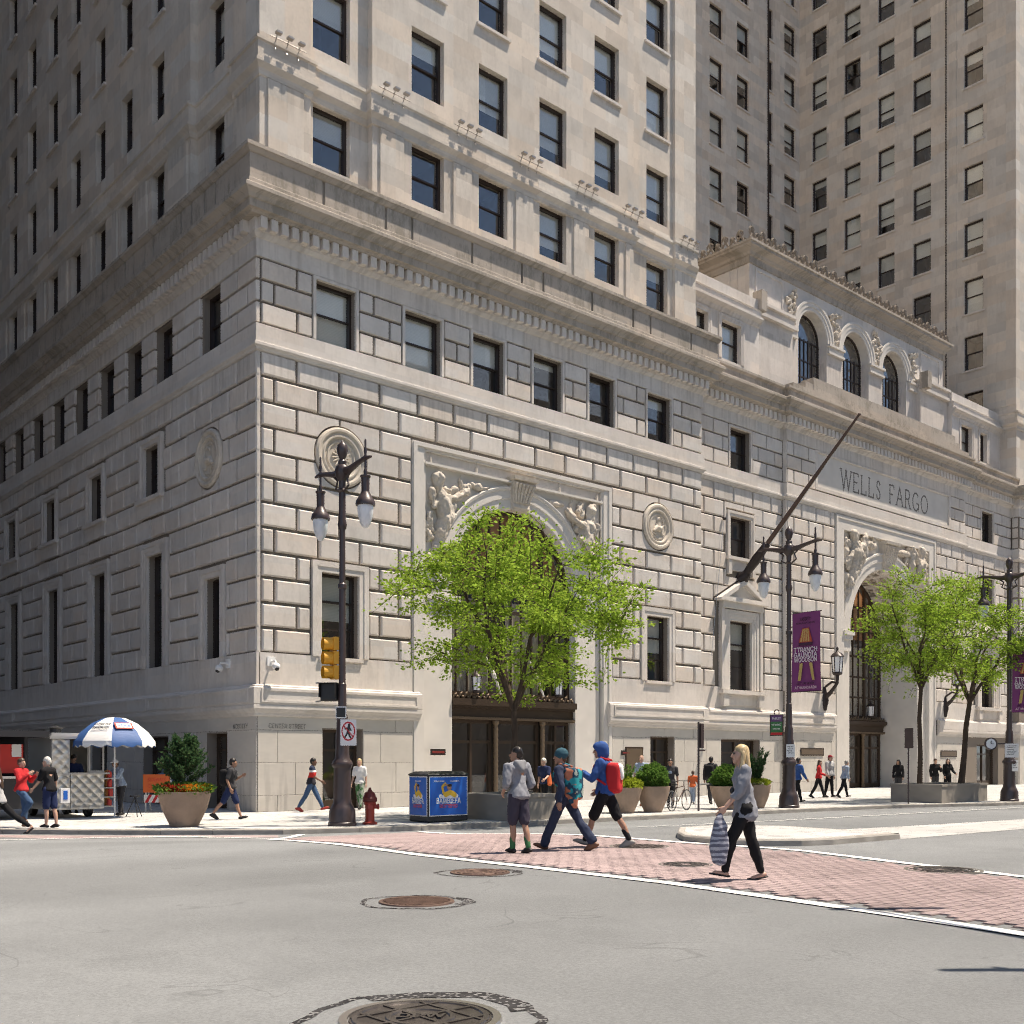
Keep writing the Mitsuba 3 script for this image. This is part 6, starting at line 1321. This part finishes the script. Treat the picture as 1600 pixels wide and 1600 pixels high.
def person(label, x, y, z, head, H=1.74, legs=((20, 5), (-18, 12)), arms=((-18, 15, 8), (18, 20, 8)), lean=4, yaw=0, nod=0, skin='light', top='grey', sleeve='long', bottom='jeans', short=False, shoes='black', hair='brown', style='short',
           female=False, fine=False, group=None, socks=None, hem=.0, foot_yaw=0, flare=0.0, sit=False):
    """legs: (hip pitch, knee bend), arms: (shoulder pitch, elbow bend, spread), both left then right, in degrees; head: the way the figure faces in plan"""
    t = thing('person', label, 'person', group)
    s = H / 1.75; rx = np.radians
    ed = .028 if fine else .05
    fw = lambda a: np.array([math.sin(rx(a)), 0, -math.cos(rx(a))])
    ln = rx(lean); up = np.array([math.sin(ln), 0, math.cos(ln)])
    pel = np.array([0, 0, .93]); hw = .085 if not female else .088; sh = .185 if not female else .165
    J = {}
    low = 9
    for i, sd in enumerate((1, -1)):
        hp, kn = legs[i]; h = pel + [0, sd * hw, -.03]; k = h + fw(hp) * .43; a = k + fw(hp - kn) * .41
        fa = np.clip((hp - kn) * .6, -70, 40) if not sit else 0
        fd = np.array([math.cos(rx(fa)), 0, math.sin(rx(fa))]); heel = a + np.array([-.05, 0, 0]) - np.array([-math.sin(rx(fa)), 0, math.cos(rx(fa))]) * .065
        toe = heel + fd * .235
        J[i] = (h, k, a, heel, toe); low = min(low, heel[2] - .028, toe[2] - .02)
    dz = -low
    if sit: dz = 0
    nb = pel + up * .50; hd = nb + up * .16 + np.array([.03, 0, 0]); sc_ = pel + up * .45
    cy, sy = math.cos(rx(yaw)), math.sin(rx(yaw)); Rz = np.array([[cy, -sy, 0], [sy, cy, 0], [0, 0, 1]]); cn, sn = math.cos(rx(nod)), math.sin(rx(nod)); Ry = np.array([[cn, 0, sn], [0, 1, 0], [-sn, 0, cn]])
    HD = lambda p: hd + Rz @ Ry @ np.array(p, float)
    ch, shh = math.cos(rx(head)), math.sin(rx(head)); W = np.array([[ch * s, -shh * s, 0, x], [shh * s, ch * s, 0, y], [0, 0, s, z + dz * s], [0, 0, 0, 1.0]])
    def put_(key, tm, m_, smooth=45): return add(t + key, MB().add(tm).xf(W).get() if not isinstance(tm, MB) else tm.xf(W).get(), m_, smooth)
    # arms
    AR = []
    for i, sd in enumerate((1, -1)):
        ap, eb, sp_ = arms[i]; S = sc_ + np.array([0, sd * sh, 0]); ou = math.sin(rx(sp_)) * sd
        d1 = np.array([math.sin(rx(ap)), ou, -math.cos(rx(ap)) * math.cos(rx(sp_))]); d1 /= np.linalg.norm(d1); E_ = S + d1 * .285
        d2 = np.array([math.sin(rx(ap + eb)), ou * .35 - (.45 * sd * math.sin(rx(eb)) if eb > 60 else 0), -math.cos(rx(ap + eb))]); d2 /= np.linalg.norm(d2); Wr = E_ + d2 * .255; AR.append((S, E_, Wr, d2, sd))
    # head and body, one surface
    headp = [hull(ball(HD((-.015, 0, .03)), (.095, .076, .098)), ball(HD((.03, 0, -.02)), (.068, .064, .075))), hull(ball(HD((.03, 0, -.03)), (.062, .058, .06)), ball(HD((.062, 0, -.095)), (.03, .034, .026))), hull(ball(HD((.088, 0, .012)), .010), ball(HD((.108, 0, -.028)), (.016, .017, .012)))]
    headp += [ball(HD((-.01, q * .078, -.012)), (.022, .012, .034), 8) for q in (1, -1)]
    body = headp + chain([nb - up * .06, HD((-.01, 0, -.06))], [.06, .052]) + [hull(ball(sc_ + [0, .09, -.03], .062), ball(sc_ + [0, -.09, -.03], .062), ball(pel + up * .25, (.065, .09, .08))), hull(ball(pel + up * .25, (.065, .09, .08)), ball(pel, (.07, .10, .07)))]
    for S, E_, Wr, d2, sd in AR: body += chain([S, E_, Wr], [.045, .039, .028])
    for i in (0, 1):
        h, k, a, heel, toe = J[i]; m_ = k * .55 + a * .45 + np.array([-.02, 0, 0]); body += chain([h, k, m_, a], [.07, .052, .052, .034] if short else [.065, .042, .034, .028]) + [hull(ball(heel + [.02, 0, .02], .034), ball(toe + [-.06, 0, .01], .03))]
    tm = fuse(body, ed, 5)
    b_ = MB().add(tm)
    # hands: palm, four unequal bent fingers and a thumb
    for S, E_, Wr, d2, sd in AR:
        sd_v = np.array([0, 1.0, 0]) - d2 * d2[1]; sd_v /= np.linalg.norm(sd_v); nn = np.cross(d2, sd_v) * 1.0; fwd = nn if nn[0] > 0 else -nn
        pm = Wr + d2 * .05; hp = [hull(ball(Wr, .026, 8), ball(pm + fwd * .025, (.022, .018, .022), 8), ball(pm - fwd * .025, (.022, .018, .022), 8), ball(Wr + d2 * .085 + fwd * .022, .014, 8), ball(Wr + d2 * .085 - fwd * .026, .013, 8))]
        inn = -sd_v * sd
        for q, L in zip((.026, .009, -.009, -.026), (.068, .078, .072, .056)):
            r0 = Wr + d2 * .085 + fwd * q; f1 = r0 + d2 * L * .5 + inn * .012; hp += chain([r0, f1, f1 + d2 * L * .36 + inn * .026], [.0098, .0088, .0072], 7)
        r0 = Wr + d2 * .03 + fwd * .03; hp += chain([r0, r0 + d2 * .032 + fwd * .022 + inn * .01, r0 + d2 * .058 + fwd * .022 + inn * .026], [.013, .0105, .008], 7)
        b_.add(m3.Manifold.batch_boolean(hp, m3.OpType.Add))
    put_('__body', b_, 'skin_' + skin)
    for q in (1, -1): put_('__eye', MB().sphere(HD((.083, q * .031, .012)), (.008, .013, .008), 1), 'eye_dark')
    put_('__mouth', MB().sphere(HD((.089, 0, -.062)), (.008, .024, .006), 1), 'lips')
    # clothes
    bw = .095 if not female else .082
    tp = [hull(ball(sc_ + [0, .115, -.02], .092), ball(sc_ + [0, -.115, -.02], .092), ball(sc_ + [.03, .09, -.12], .095), ball(sc_ + [.03, -.09, -.12], .095)),
          hull(ball(sc_ + [.03, .09, -.12], .095), ball(sc_ + [.03, -.09, -.12], .095), ball(pel + up * .16, (.115, .135 if not female else .118, .08))),
          hull(ball(pel + up * .16, (.115, .135 if not female else .118, .08)), ball(pel + [0, .055, -.03 - hem], (.16, .135, .06)), ball(pel + [0, -.055, -.03 - hem], (.16, .135, .06)))]
    tp += [hull(ball(sc_ + [0, .10, 0], .085), ball(sc_ + [0, -.10, 0], .085), ball(nb + up * .0, .066))]
    for S, E_, Wr, d2, sd in AR:
        if sleeve == 'long': tp += chain([S, E_, Wr - d2 * .02], [.08, .064, .05])
        elif sleeve == 'short': tp += chain([S, S + (E_ - S) * .78], [.078, .068])
        elif sleeve == 'half': tp += chain([S, E_, E_ + d2 * .07], [.08, .066, .062])
    put_('__top', fuse(tp, ed * .8, 6, .03 if fine else .018, int(abs(x * 7 + y * 3)) % 50, 12), cl(top))
    pt = [hull(ball(pel + [0, .06, .04], (.105, .09, .06)), ball(pel + [0, -.06, .04], (.105, .09, .06)), ball(J[0][0], .10), ball(J[1][0], .10))]
    for i in (0, 1):
        h, k, a, heel, toe = J[i]
        if short: pt += chain([h, k + (h - k) * .04], [.105, .092])
        else:
            m_ = k * .5 + a * .5; pt += chain([h, k, m_, a + (k - a) * .05], [.10, .076, .066 + flare * .4, .054 + flare])
    put_('__shorts' if short else '__trousers', fuse(pt, ed * .8, 5, .022 if fine else .012, 3, 13), cl(bottom))
    for i in (0, 1):
        h, k, a, heel, toe = J[i]
        if shoes == 'flats': put_('__shoe', fuse([hull(ball(heel + [.0, 0, -.008], (.03, .032, .016)), ball(toe + [-.07, 0, -.004], (.04, .044, .014)), ball(toe + [.0, 0, 0], .012))], .03, 2), 'shoe_black')
        else: put_('__shoe', fuse([hull(ball(heel + [0, 0, .012], (.042, .04, .038)), ball(heel + [.09, 0, .03], (.04, .038, .045)), ball(toe + [-.06, 0, .008], (.05, .046, .028)), ball(toe + [-.01, 0, .004], (.026, .034, .022)))], .03, 3), 'shoe_' + shoes)
        if socks: put_('__sock', fuse(chain([a + (k - a) * .38, a], [.052, .045]) , .04, 2), cl(socks))
    # hair and headgear
    if style == 'bald': hp = []
    elif style in ('short', 'long', 'bob', 'bun'):
        cap = ball(HD((-.022, 0, .045)), (.10, .086, .096)); hp = [hull(cap, ball(HD((-.05, 0, -.01)), (.07, .078, .075)))]
        face = ball(HD((.10, 0, -.035)), (.095, .10, .095))
        hp = [hp[0] - face]
        if style == 'long': hp += [hull(ball(HD((-.06, 0, .02)), (.06, .09, .08)), ball(HD((-.10, 0, -.16)), (.042, .10, .06))), hull(ball(HD((-.10, 0, -.16)), (.042, .10, .06)), ball(HD((-.125, -.01, -.36)), (.03, .085, .05)))] + [hull(ball(HD((-.02, q * .082, .0)), (.035, .02, .05)), ball(HD((.0, q * .10, -.18)), (.03, .022, .06))) for q in (1, -1)]
        if style == 'bob': hp += [hull(ball(HD((-.05, 0, 0)), (.07, .09, .08)), ball(HD((-.06, 0, -.10)), (.05, .085, .05)))]
    elif style == 'cap':
        hp = [hull(ball(HD((-.02, 0, .05)), (.10, .085, .085)), ball(HD((-.02, 0, .03)), (.10, .085, .06))) - ball(HD((.10, 0, -.04)), (.095, .10, .09)), hull(ball(HD((.09, .05, .055)), .012), ball(HD((.09, -.05, .055)), .012), ball(HD((.16, 0, .045)), .012))]
    elif style == 'helmet': hp = [hull(ball(HD((-.02, 0, .05)), (.125, .105, .105)), ball(HD((-.01, 0, .01)), (.12, .102, .06))) - ball(HD((.09, 0, -.07)), (.10, .10, .09))]
    elif style == 'hood': hp = [hull(ball(HD((-.03, 0, .04)), (.125, .108, .118)), ball(HD((-.05, 0, -.07)), (.10, .10, .09)), ball(HD((.03, 0, .05)), (.09, .10, .095))) - ball(HD((.12, 0, -.03)), (.10, .09, .10))]
    if hp:
        m_ = hair if hair.startswith('cloth') else 'hair_' + hair
        put_({'cap': '__cap', 'helmet': '__helmet', 'hood': '__hood'}.get(style, '__hair'), fuse(hp, ed * .8, 3, .006 if style in ('short', 'long', 'bob') else 0, 2, 30), m_)
    if style in ('helmet', 'cap'): put_('__hair', fuse([hull(ball(HD((-.06, 0, 0)), (.05, .078, .07)), ball(HD((-.07, 0, -.06)), (.03, .06, .04)))], .05, 2), 'hair_brown')
    return t, W, J, AR, HD, pel, sc_, up
def gear(t, W, key, parts, m_, edge=.03, wr=.01): return add(t + key, MB().add(fuse(parts, edge, 4, wr, 5, 12)).xf(W).get(), m_, 45)
def backpack(pr, label, m_, m2, sz=(.10, .15, .24), drop=-.2):
    t, W, J, AR, HD, pel, sc_, up = pr
    k = thing('backpack', label, 'backpack'); c = sc_ + np.array([-.19, 0, drop])
    gear(k, W, '__bag', [hull(*[ball(c + [q * sz[0] * .5, r * sz[1] * .6, u * sz[2] * .65], .075) for q in (1, -1) for r in (1, -1) for u in (1, -1)])], m_)
    gear(k, W, '__pocket', [hull(*[ball(c + [-sz[0] * .8, r * sz[1] * .4, u], .05) for r in (1, -1) for u in (-sz[2] * .55, -sz[2] * .1)])], m2)
    for q in (1, -1): gear(k, W, '__strap', chain([sc_ + [-.12, q * .09, .05], sc_ + [0, q * .10, .09], sc_ + [.12, q * .10, -.04], sc_ + [.12, q * .12, -.22], sc_ + [-.08, q * .15, -.34]], [.018] * 5), m2, .05, 0)
    return k
Z = rz
# the four walkers on the crosswalk
P1 = person('boy in grey hooded top and dark shorts seen from behind, leftmost walker on the crosswalk', -5.18, -18.3, Z(-5.2, -18.3), 84, 1.68, ((6, 6), (-6, 10)), ((-8, 62, 14), (-10, 70, 14)), 3, 42, 0, 'tan', 'heather', 'half', 'purple', True, 'black', 'black', 'short', fine=True, socks='green', group=None)
gear(P1[0], P1[1], '__hood', [hull(ball(P1[6] + [-.07, .07, .07], .05), ball(P1[6] + [-.07, -.07, .07], .05), ball(P1[6] + [-.12, 0, -.04], .045))], cl('grey'))
P2 = person('person in dark helmet and dark trousers striding left on the crosswalk', -4.25, -18.4, Z(-4.2, -18.4), 112, 1.72, ((26, 4), (-30, 6)), ((-16, 20, 12), (-4, 30, 18)), 5, 30, 0, 'tan', 'darkjeans', 'long', 'darkjeans', False, 'brown', 'cloth_helmet' if cl('helmet') else '', 'helmet', fine=True, flare=.03)
k = backpack(P2, 'teal and coral patterned backpack on the helmeted walker', cl('teal'), cl('teal'), (.10, .17, .30), -.24)
gear(k, P2[1], '__hanging_cloth', [hull(ball(P2[6] + [-.26, .10, -.3], .06), ball(P2[6] + [-.28, .12, -.62], .03), ball(P2[6] + [-.2, .16, -.5], .04))], cl('teal'))
jk = thing('jacket', 'grey and maroon jacket carried under the arm of the helmeted walker', 'jacket'); a_ = P2[3][1]
gear(jk, P2[1], '__upper', [hull(ball(a_[0] + [-.02, -.06, -.06], .07), ball(a_[1] + [-.05, -.05, 0], .09))], cl('lightgrey')); gear(jk, P2[1], '__lower', [hull(ball(a_[1] + [-.05, -.05, -.02], .09), ball(a_[2] + [-.1, -.08, .02], .08))], cl('maroon'))
P3 = person('walker in blue hood and black shorts striding left on the crosswalk', -3.35, -18.45, Z(-3.3, -18.4), 118, 1.80, ((26, 6), (-24, 4)), ((22, 95, 16), (-10, 60, 10)), 6, 18, 4, 'tan', 'blue', 'long', 'black', True, 'grey', 'cloth_blue' if cl('blue') else '', 'hood', fine=True, socks='black')
k = backpack(P3, 'red and white backpack on the blue hooded walker', cl('red'), cl('red'), (.09, .12, .27), -.24)
gear(k, P3[1], '__white_flap', [hull(ball(P3[6] + [-.27, .05, -.06], .06), ball(P3[6] + [-.27, -.05, -.06], .06), ball(P3[6] + [-.30, 0, -.22], .055))], cl('white'))
P4 = person('blonde woman in grey top and black trousers walking left with a striped bag', -5.62, -22.95, Z(-5.6, -22.9), 138, 1.67, ((27, 16), (-14, 3)), ((20, 22, 8), (-24, 78, 22)), 3, 6, -2, 'light', 'heather', 'half', 'black', False, 'flats', 'blonde', 'long', True, True, hem=.10)
gl = gear(P4[0], P4[1], '__sunglasses', [hull(ball(P4[4]((.088, .03, .014)), (.008, .022, .016)), ball(P4[4]((.088, -.03, .014)), (.008, .022, .016)))], 'eye_dark', .02, 0)
w_ = P4[3][0][2] + P4[3][0][3] * .1
bg = thing('carrier_bag', 'grey and white striped cloth bag hanging from the hand of the blonde woman', 'bag')
gear(bg, P4[1], '__bag', [hull(ball(w_ + [0, 0, -.02], (.03, .025, .02)), ball(w_ + [0, .01, -.16], (.09, .06, .05)), ball(w_ + [.02, .01, -.42], (.125, .075, .12)), ball(w_ + [.01, .01, -.60], (.09, .06, .06)))], cl('bag_stripe'), .025, .025)
ph = thing('tablet_case', 'black flat case held under the far elbow of the blonde woman', 'case'); e_ = P4[3][1]
gear(ph, P4[1], '__case', [hull(ball(e_[1] + [.02, -.02, -.04], (.05, .02, .03)), ball(e_[1] + [.2, .02, -.02], (.04, .02, .05)), ball(e_[1] + [.1, 0, .05], (.05, .02, .03)))], 'black_plastic')

# near the corner
person('man in navy, white and red striped top, blue jeans and red shoes walking right', 1.42, -.95, 0, -35, 1.76, ((26, 2), (-24, 8)), ((-14, 30, 10), (18, 40, 10)), 4, -10, 6, 'brown', 'stripe', 'short', 'jeans', False, 'red', 'black')
person('woman in white tee and green leaf patterned trousers behind the corner lamp post', 3.3, -.9, 0, 215, 1.70, ((16, 4), (-12, 10)), ((-6, 12, 10), (8, 18, 10)), 2, 10, 4, 'light', 'white', 'short', 'green_leaf', False, 'black', 'blonde', 'bob', True)
q = person('person in dark clothes and cropped trousers walking right behind the corner planter', -2.55, -3.3, 0, -36, 1.76, ((20, 3), (-26, 14)), ((10, 110, 12), (-18, 40, 12)), 4, 0, 6, 'tan', 'charcoal', 'short', 'navy', True, 'black', 'black', 'short')
backpack(q, 'black backpack on the person walking behind the corner planter', cl('black'), cl('charcoal'))
person('white haired person in black tee and denim shorts facing the food stall', -7.55, -3.7, 0, 118, 1.74, ((4, 4), (-6, 5)), ((16, 30, 10), (-6, 16, 10)), 6, 20, 6, 'light', 'black', 'short', 'navy', True, 'black', 'white', 'short', True)
bb = thing('carrier_bag', 'white and blue paper bag held by the white haired person', 'bag'); add(bb, MB().box(-7.42, -7.2, -4.1, -4.0, .62, .98).get(), 'white_paint'); add(bb + '__print', MB().box(-7.36, -7.26, -4.11, -4.1, .7, .92).get(), 'panel_blue')
person('person in red top and blue jeans with folded arms and one knee raised', -7.95, -2.85, 0, -50, 1.72, ((4, 4), (44, 78)), ((24, 105, 14), (28, 105, 14)), -2, -10, 4, 'light', 'red', 'long', 'jeans', False, 'brown', 'brown', 'short')
person('person in grey patterned top striding out of the left edge, black leggings and sandals', -9.18, -5.35, Z(-9.2, -5.4), 150, 1.70, ((30, 8), (-42, 12)), ((-10, 20, 12), (12, 24, 12)), 4, 0, 2, 'light', 'lightgrey', 'long', 'black', False, 'flats', 'brown', 'long', True)
person('vendor in dark blue shirt standing inside the food cart hatch', -5.35, 1.05, .1, 262, 1.72, ((4, 4), (-2, 4)), ((30, 40, 10), (26, 50, 10)), 4, -20, 14, 'tan', 'navy', 'short', 'black', False, 'black', 'black', 'cap')
person('customer in denim jacket and cap bending over the end of the food cart', -4.05, .75, 0, 195, 1.70, ((10, 6), (-4, 6)), ((40, 40, 10), (36, 46, 10)), 16, 0, 12, 'tan', 'sky', 'long', 'charcoal', False, 'black', 'cloth_white' if cl('white') else '', 'cap')
person('person in pale denim jacket standing in the dark side doorway', -.55, 5.3, 0, 200, 1.72, ((4, 4), (-3, 4)), ((24, 60, 10), (20, 70, 10)), 3, 0, 18, 'tan', 'denim', 'long', 'black', False, 'black', 'black', 'cap')
# by the arched doorway and along the front
q = person('grey haired person with an orange bag passing the arched doorway', 7.3, -5.6, 0, 190, 1.72, ((14, 4), (-12, 8)), ((24, 40, 14), (-10, 20, 10)), 4, 0, 4, 'light', 'navy', 'short', 'black', False, 'black', 'white', 'short')
ob = thing('tote_bag', 'orange tote bag on the grey haired person by the arched doorway', 'bag'); gear(ob, q[1], '__bag', [hull(ball(q[6] + [.05, .24, -.15], .05), ball(q[6] + [.05, .26, -.52], (.12, .05, .06)), ball(q[6] + [.1, .24, -.2], .05))], cl('orange'))
person('bald man in pale blue shirt behind the lime green planter', 12.45, -5.2, 0, 200, 1.82, ((10, 4), (-10, 8)), ((0, 20, 12), (-6, 30, 14)), 3, 0, 4, 'light', 'sky', 'short', 'khaki', False, 'brown', 'grey', 'bald')
person('person in black hat and black top beside the bald man', 11.55, -4.4, 0, 60, 1.68, ((8, 4), (-8, 8)), ((6, 20, 12), (-6, 20, 12)), 3, 0, 4, 'tan', 'black', 'long', 'black', False, 'black', 'cloth_black' if cl('black') else '', 'cap')
q = person('person in dark tee with a pale print walking forward beside the bicycle', 12.0, -6.9, 0, 215, 1.72, ((14, 4), (-14, 22)), ((-10, 24, 10), (8, 20, 10)), 2, 12, 2, 'tan', 'charcoal', 'short', 'black', False, 'black', 'black', 'short')
gear(q[0], q[1], '__print', [hull(ball(q[6] + [.115, .05, -.14], (.012, .03, .05)), ball(q[6] + [.115, -.05, -.14], (.012, .03, .05)))], cl('sky'), .04, 0)
q = person('man in dark suit jacket walking away beside the doorway', 15.6, -5.8, 0, 20, 1.78, ((16, 4), (-14, 8)), ((-10, 18, 8), (14, 24, 8)), 4, 0, 2, 'tan', 'charcoal', 'long', 'charcoal', False, 'black', 'black', 'short')
backpack(q, 'dark backpack on the man in the suit jacket', cl('black'), cl('black'))
person('child in orange top in front of the man with the dark backpack', 15.05, -5.4, 0, 30, 1.25, ((14, 4), (-12, 8)), ((-10, 18, 8), (14, 24, 8)), 3, 0, 2, 'light', 'orange', 'short', 'sky', False, 'grey', 'brown', 'short')
person('person in blue and black partly hidden behind the lamp post with the purple banner', 19.0, -7.3, 0, -20, 1.76, ((18, 4), (-20, 10)), ((-10, 18, 8), (14, 24, 8)), 3, 0, 2, 'tan', 'blue', 'long', 'black', False, 'black', 'black', 'short')
person('woman in red jacket and black trousers near the main entrance', 24.05, -5.0, 0, -60, 1.66, ((18, 4), (-18, 12)), ((10, 60, 10), (6, 70, 10)), 3, -30, 6, 'light', 'red', 'long', 'black', False, 'black', 'brown', 'long', True)
person('tall man in pale shirt and cap, tallest of the trio near the main entrance', 25.05, -4.9, 0, -95, 1.86, ((8, 4), (-8, 6)), ((-4, 14, 10), (4, 20, 10)), 2, 0, 4, 'light', 'lightgrey', 'long', 'black', False, 'black', 'cloth_maroon' if cl('maroon') else '', 'cap')
person('older person in pale blue jacket leaning beside the tall capped man', 25.4, -5.4, 0, -30, 1.66, ((18, 6), (-18, 14)), ((10, 40, 10), (-6, 20, 10)), 10, 0, 8, 'light', 'sky', 'long', 'black', False, 'black', 'grey', 'short')
person('woman in black jacket over white top left of the tall thin pole', 28.6, -6.2, 0, 200, 1.66, ((8, 4), (-8, 8)), ((4, 16, 10), (-4, 16, 10)), 2, -20, 2, 'tan', 'black', 'long', 'charcoal', False, 'black', 'black', 'long', True)
person('person in black top with a hand at the chest behind the far tree bed', 31.4, -6.5, 0, 230, 1.70, ((4, 4), (-4, 4)), ((20, 110, 10), (4, 10, 10)), 2, 0, 6, 'light', 'black', 'long', 'charcoal', False, 'black', 'brown', 'short')
person('woman with dark hair in black jacket over a red top behind the far tree bed', 32.6, -6.5, 0, 235, 1.70, ((4, 4), (-4, 4)), ((0, 60, 20), (4, 20, 10)), 2, -30, -4, 'light', 'black', 'long', 'black', False, 'black', 'black', 'long', True)
person('person in dark clothes sitting on the far stone tree bed', 27.6, -8.9, -.02, 60, 1.72, ((80, 85), (78, 80)), ((30, 40, 10), (34, 50, 10)), 14, 0, 10, 'brown', 'black', 'long', 'charcoal', False, 'brown', 'black', 'short', sit=True) if 0 else None
# ------------------------------------------------------------------ trees
def tree(x, y, z0, fork, crown_c, crown_r, n_leaf, label, seed, lean=(0, 0), trunk_r=.085, top=None, stray=()):
    """slender street tree: leaning trunk that forks, limbs grown towards points of the crown, leaflets along the twigs"""
    t = thing('street_tree', label, 'tree', 'young street trees in stone beds')
    g = np.random.default_rng(seed); b = MB()
    c, r = np.array(crown_c), np.array(crown_r)
    base = np.array([x, y, z0]); f0 = np.array([x + lean[0], y + lean[1], fork])
    b.tube([base, base * .65 + f0 * .35 + g.normal(size=3) * [.03, .03, 0], base * .3 + f0 * .7 + g.normal(size=3) * [.03, .03, 0], f0], [trunk_r * 1.25, trunk_r, trunk_r * .92, trunk_r * .85], 10)
    # targets: lumpy shell with gaps
    d = g.normal(size=(900, 3)); d /= np.linalg.norm(d, axis=1, keepdims=True)
    q = meshkit.fbm(d * 1.5 + seed * 7.7, 3, seed=seed); rr = g.uniform(.12, 1, 900) ** .55 * (.62 + .75 * q)
    P = c + d * rr[:, None] * r
    P = P[(P[:, 2] > fork + .25)]
    gap = meshkit.fbm(P * 1.1 + seed, 2, seed=seed + 5); P = P[gap > .50]
    P = np.vstack([P] + [np.array(s)[None] for s in stray]) if len(stray) else P
    nodes, par, rad = [f0], [-1], []
    limbs = []
    k = 5
    for i in range(k):
        a = i * 2 * math.pi / k + g.uniform(-.4, .4); e = c + r * np.array([.5 * math.cos(a), .5 * math.sin(a), g.uniform(-.1, .55)])
        m1 = f0 + (e - f0) * .45 + np.array([0, 0, .25]) + g.normal(size=3) * .12
        pts = [f0 + (m1 - f0) * s for s in (0, .5)] + [m1 + (e - m1) * s + g.normal(size=3) * .07 for s in (0, .35, .7, 1)]
        b.tube(pts, np.linspace(trunk_r * .7, .018, len(pts)), 7, caps=False); limbs.append(np.array(pts))
    L = np.vstack(limbs); L = np.vstack([L] + [(l[:-1] + l[1:]) / 2 for l in limbs])
    leafP, leafD = [], []
    per = max(6, n_leaf // len(P))
    for p in P:
        cost = np.linalg.norm(L - p, axis=1) + .55 * np.maximum(0, L[:, 2] - p[2]); s = L[np.argmin(cost)]
        v = p - s; m = s + v * .5 + np.array([0, 0, .12 * np.linalg.norm(v)]) + g.normal(size=3) * .06
        b.tube([s, m, p], [.014, .009, .004], 5, caps=False)
        w = np.linalg.norm(v) + 1e-6
        n = int(per * g.uniform(.5, 1.5)); tt = g.uniform(max(.1, 1 - .95 / w), 1.0, n)[:, None]
        bz = s * (1 - tt) ** 2 + 2 * m * tt * (1 - tt) + p * tt ** 2
        o = g.normal(size=(n, 3)) * [.15, .15, .055]
        leafP.append(bz + o); leafD.append(o / .13 + v / w * .5 + [0, 0, -.15] + g.normal(size=(n, 3)) * .3)
        if g.random() < .3: L = np.vstack([L, m[None]])
    add(t + '__trunk', b.get(), 'bark', smooth=50)
    leaves(np.vstack(leafP), np.vstack(leafD), .12, .040, 'leaf_tree', t + '__crown', bend=.3)
tree(3.84, -8.0, .6, 3.05, (3.9, -8.0, 6.0), (3.9, 3.9, 2.75), 27000, 'broad young green tree with feathery leaves in front of the arched side doorway', 21, lean=(.0, 0), trunk_r=.10)
tree(23.3, -10.0, .6, 4.4, (23.3, -10.0, 6.7), (2.6, 2.6, 2.5), 11500, 'slender green tree at the left end of the far stone bed', 22, lean=(.1, 0), trunk_r=.09, stray=[(21.2, -10.4, 4.9), (20.6, -10.3, 4.5), (21.5, -10.2, 5.3), (21.0, -9.9, 4.2), (22.0, -10.2, 4.0)])
tree(25.9, -10.4, .6, 4.0, (27.2, -10.3, 6.7), (3.0, 3.0, 2.8), 15000, 'leaning green tree at the right end of the far stone bed', 23, lean=(.75, 0), trunk_r=.11)
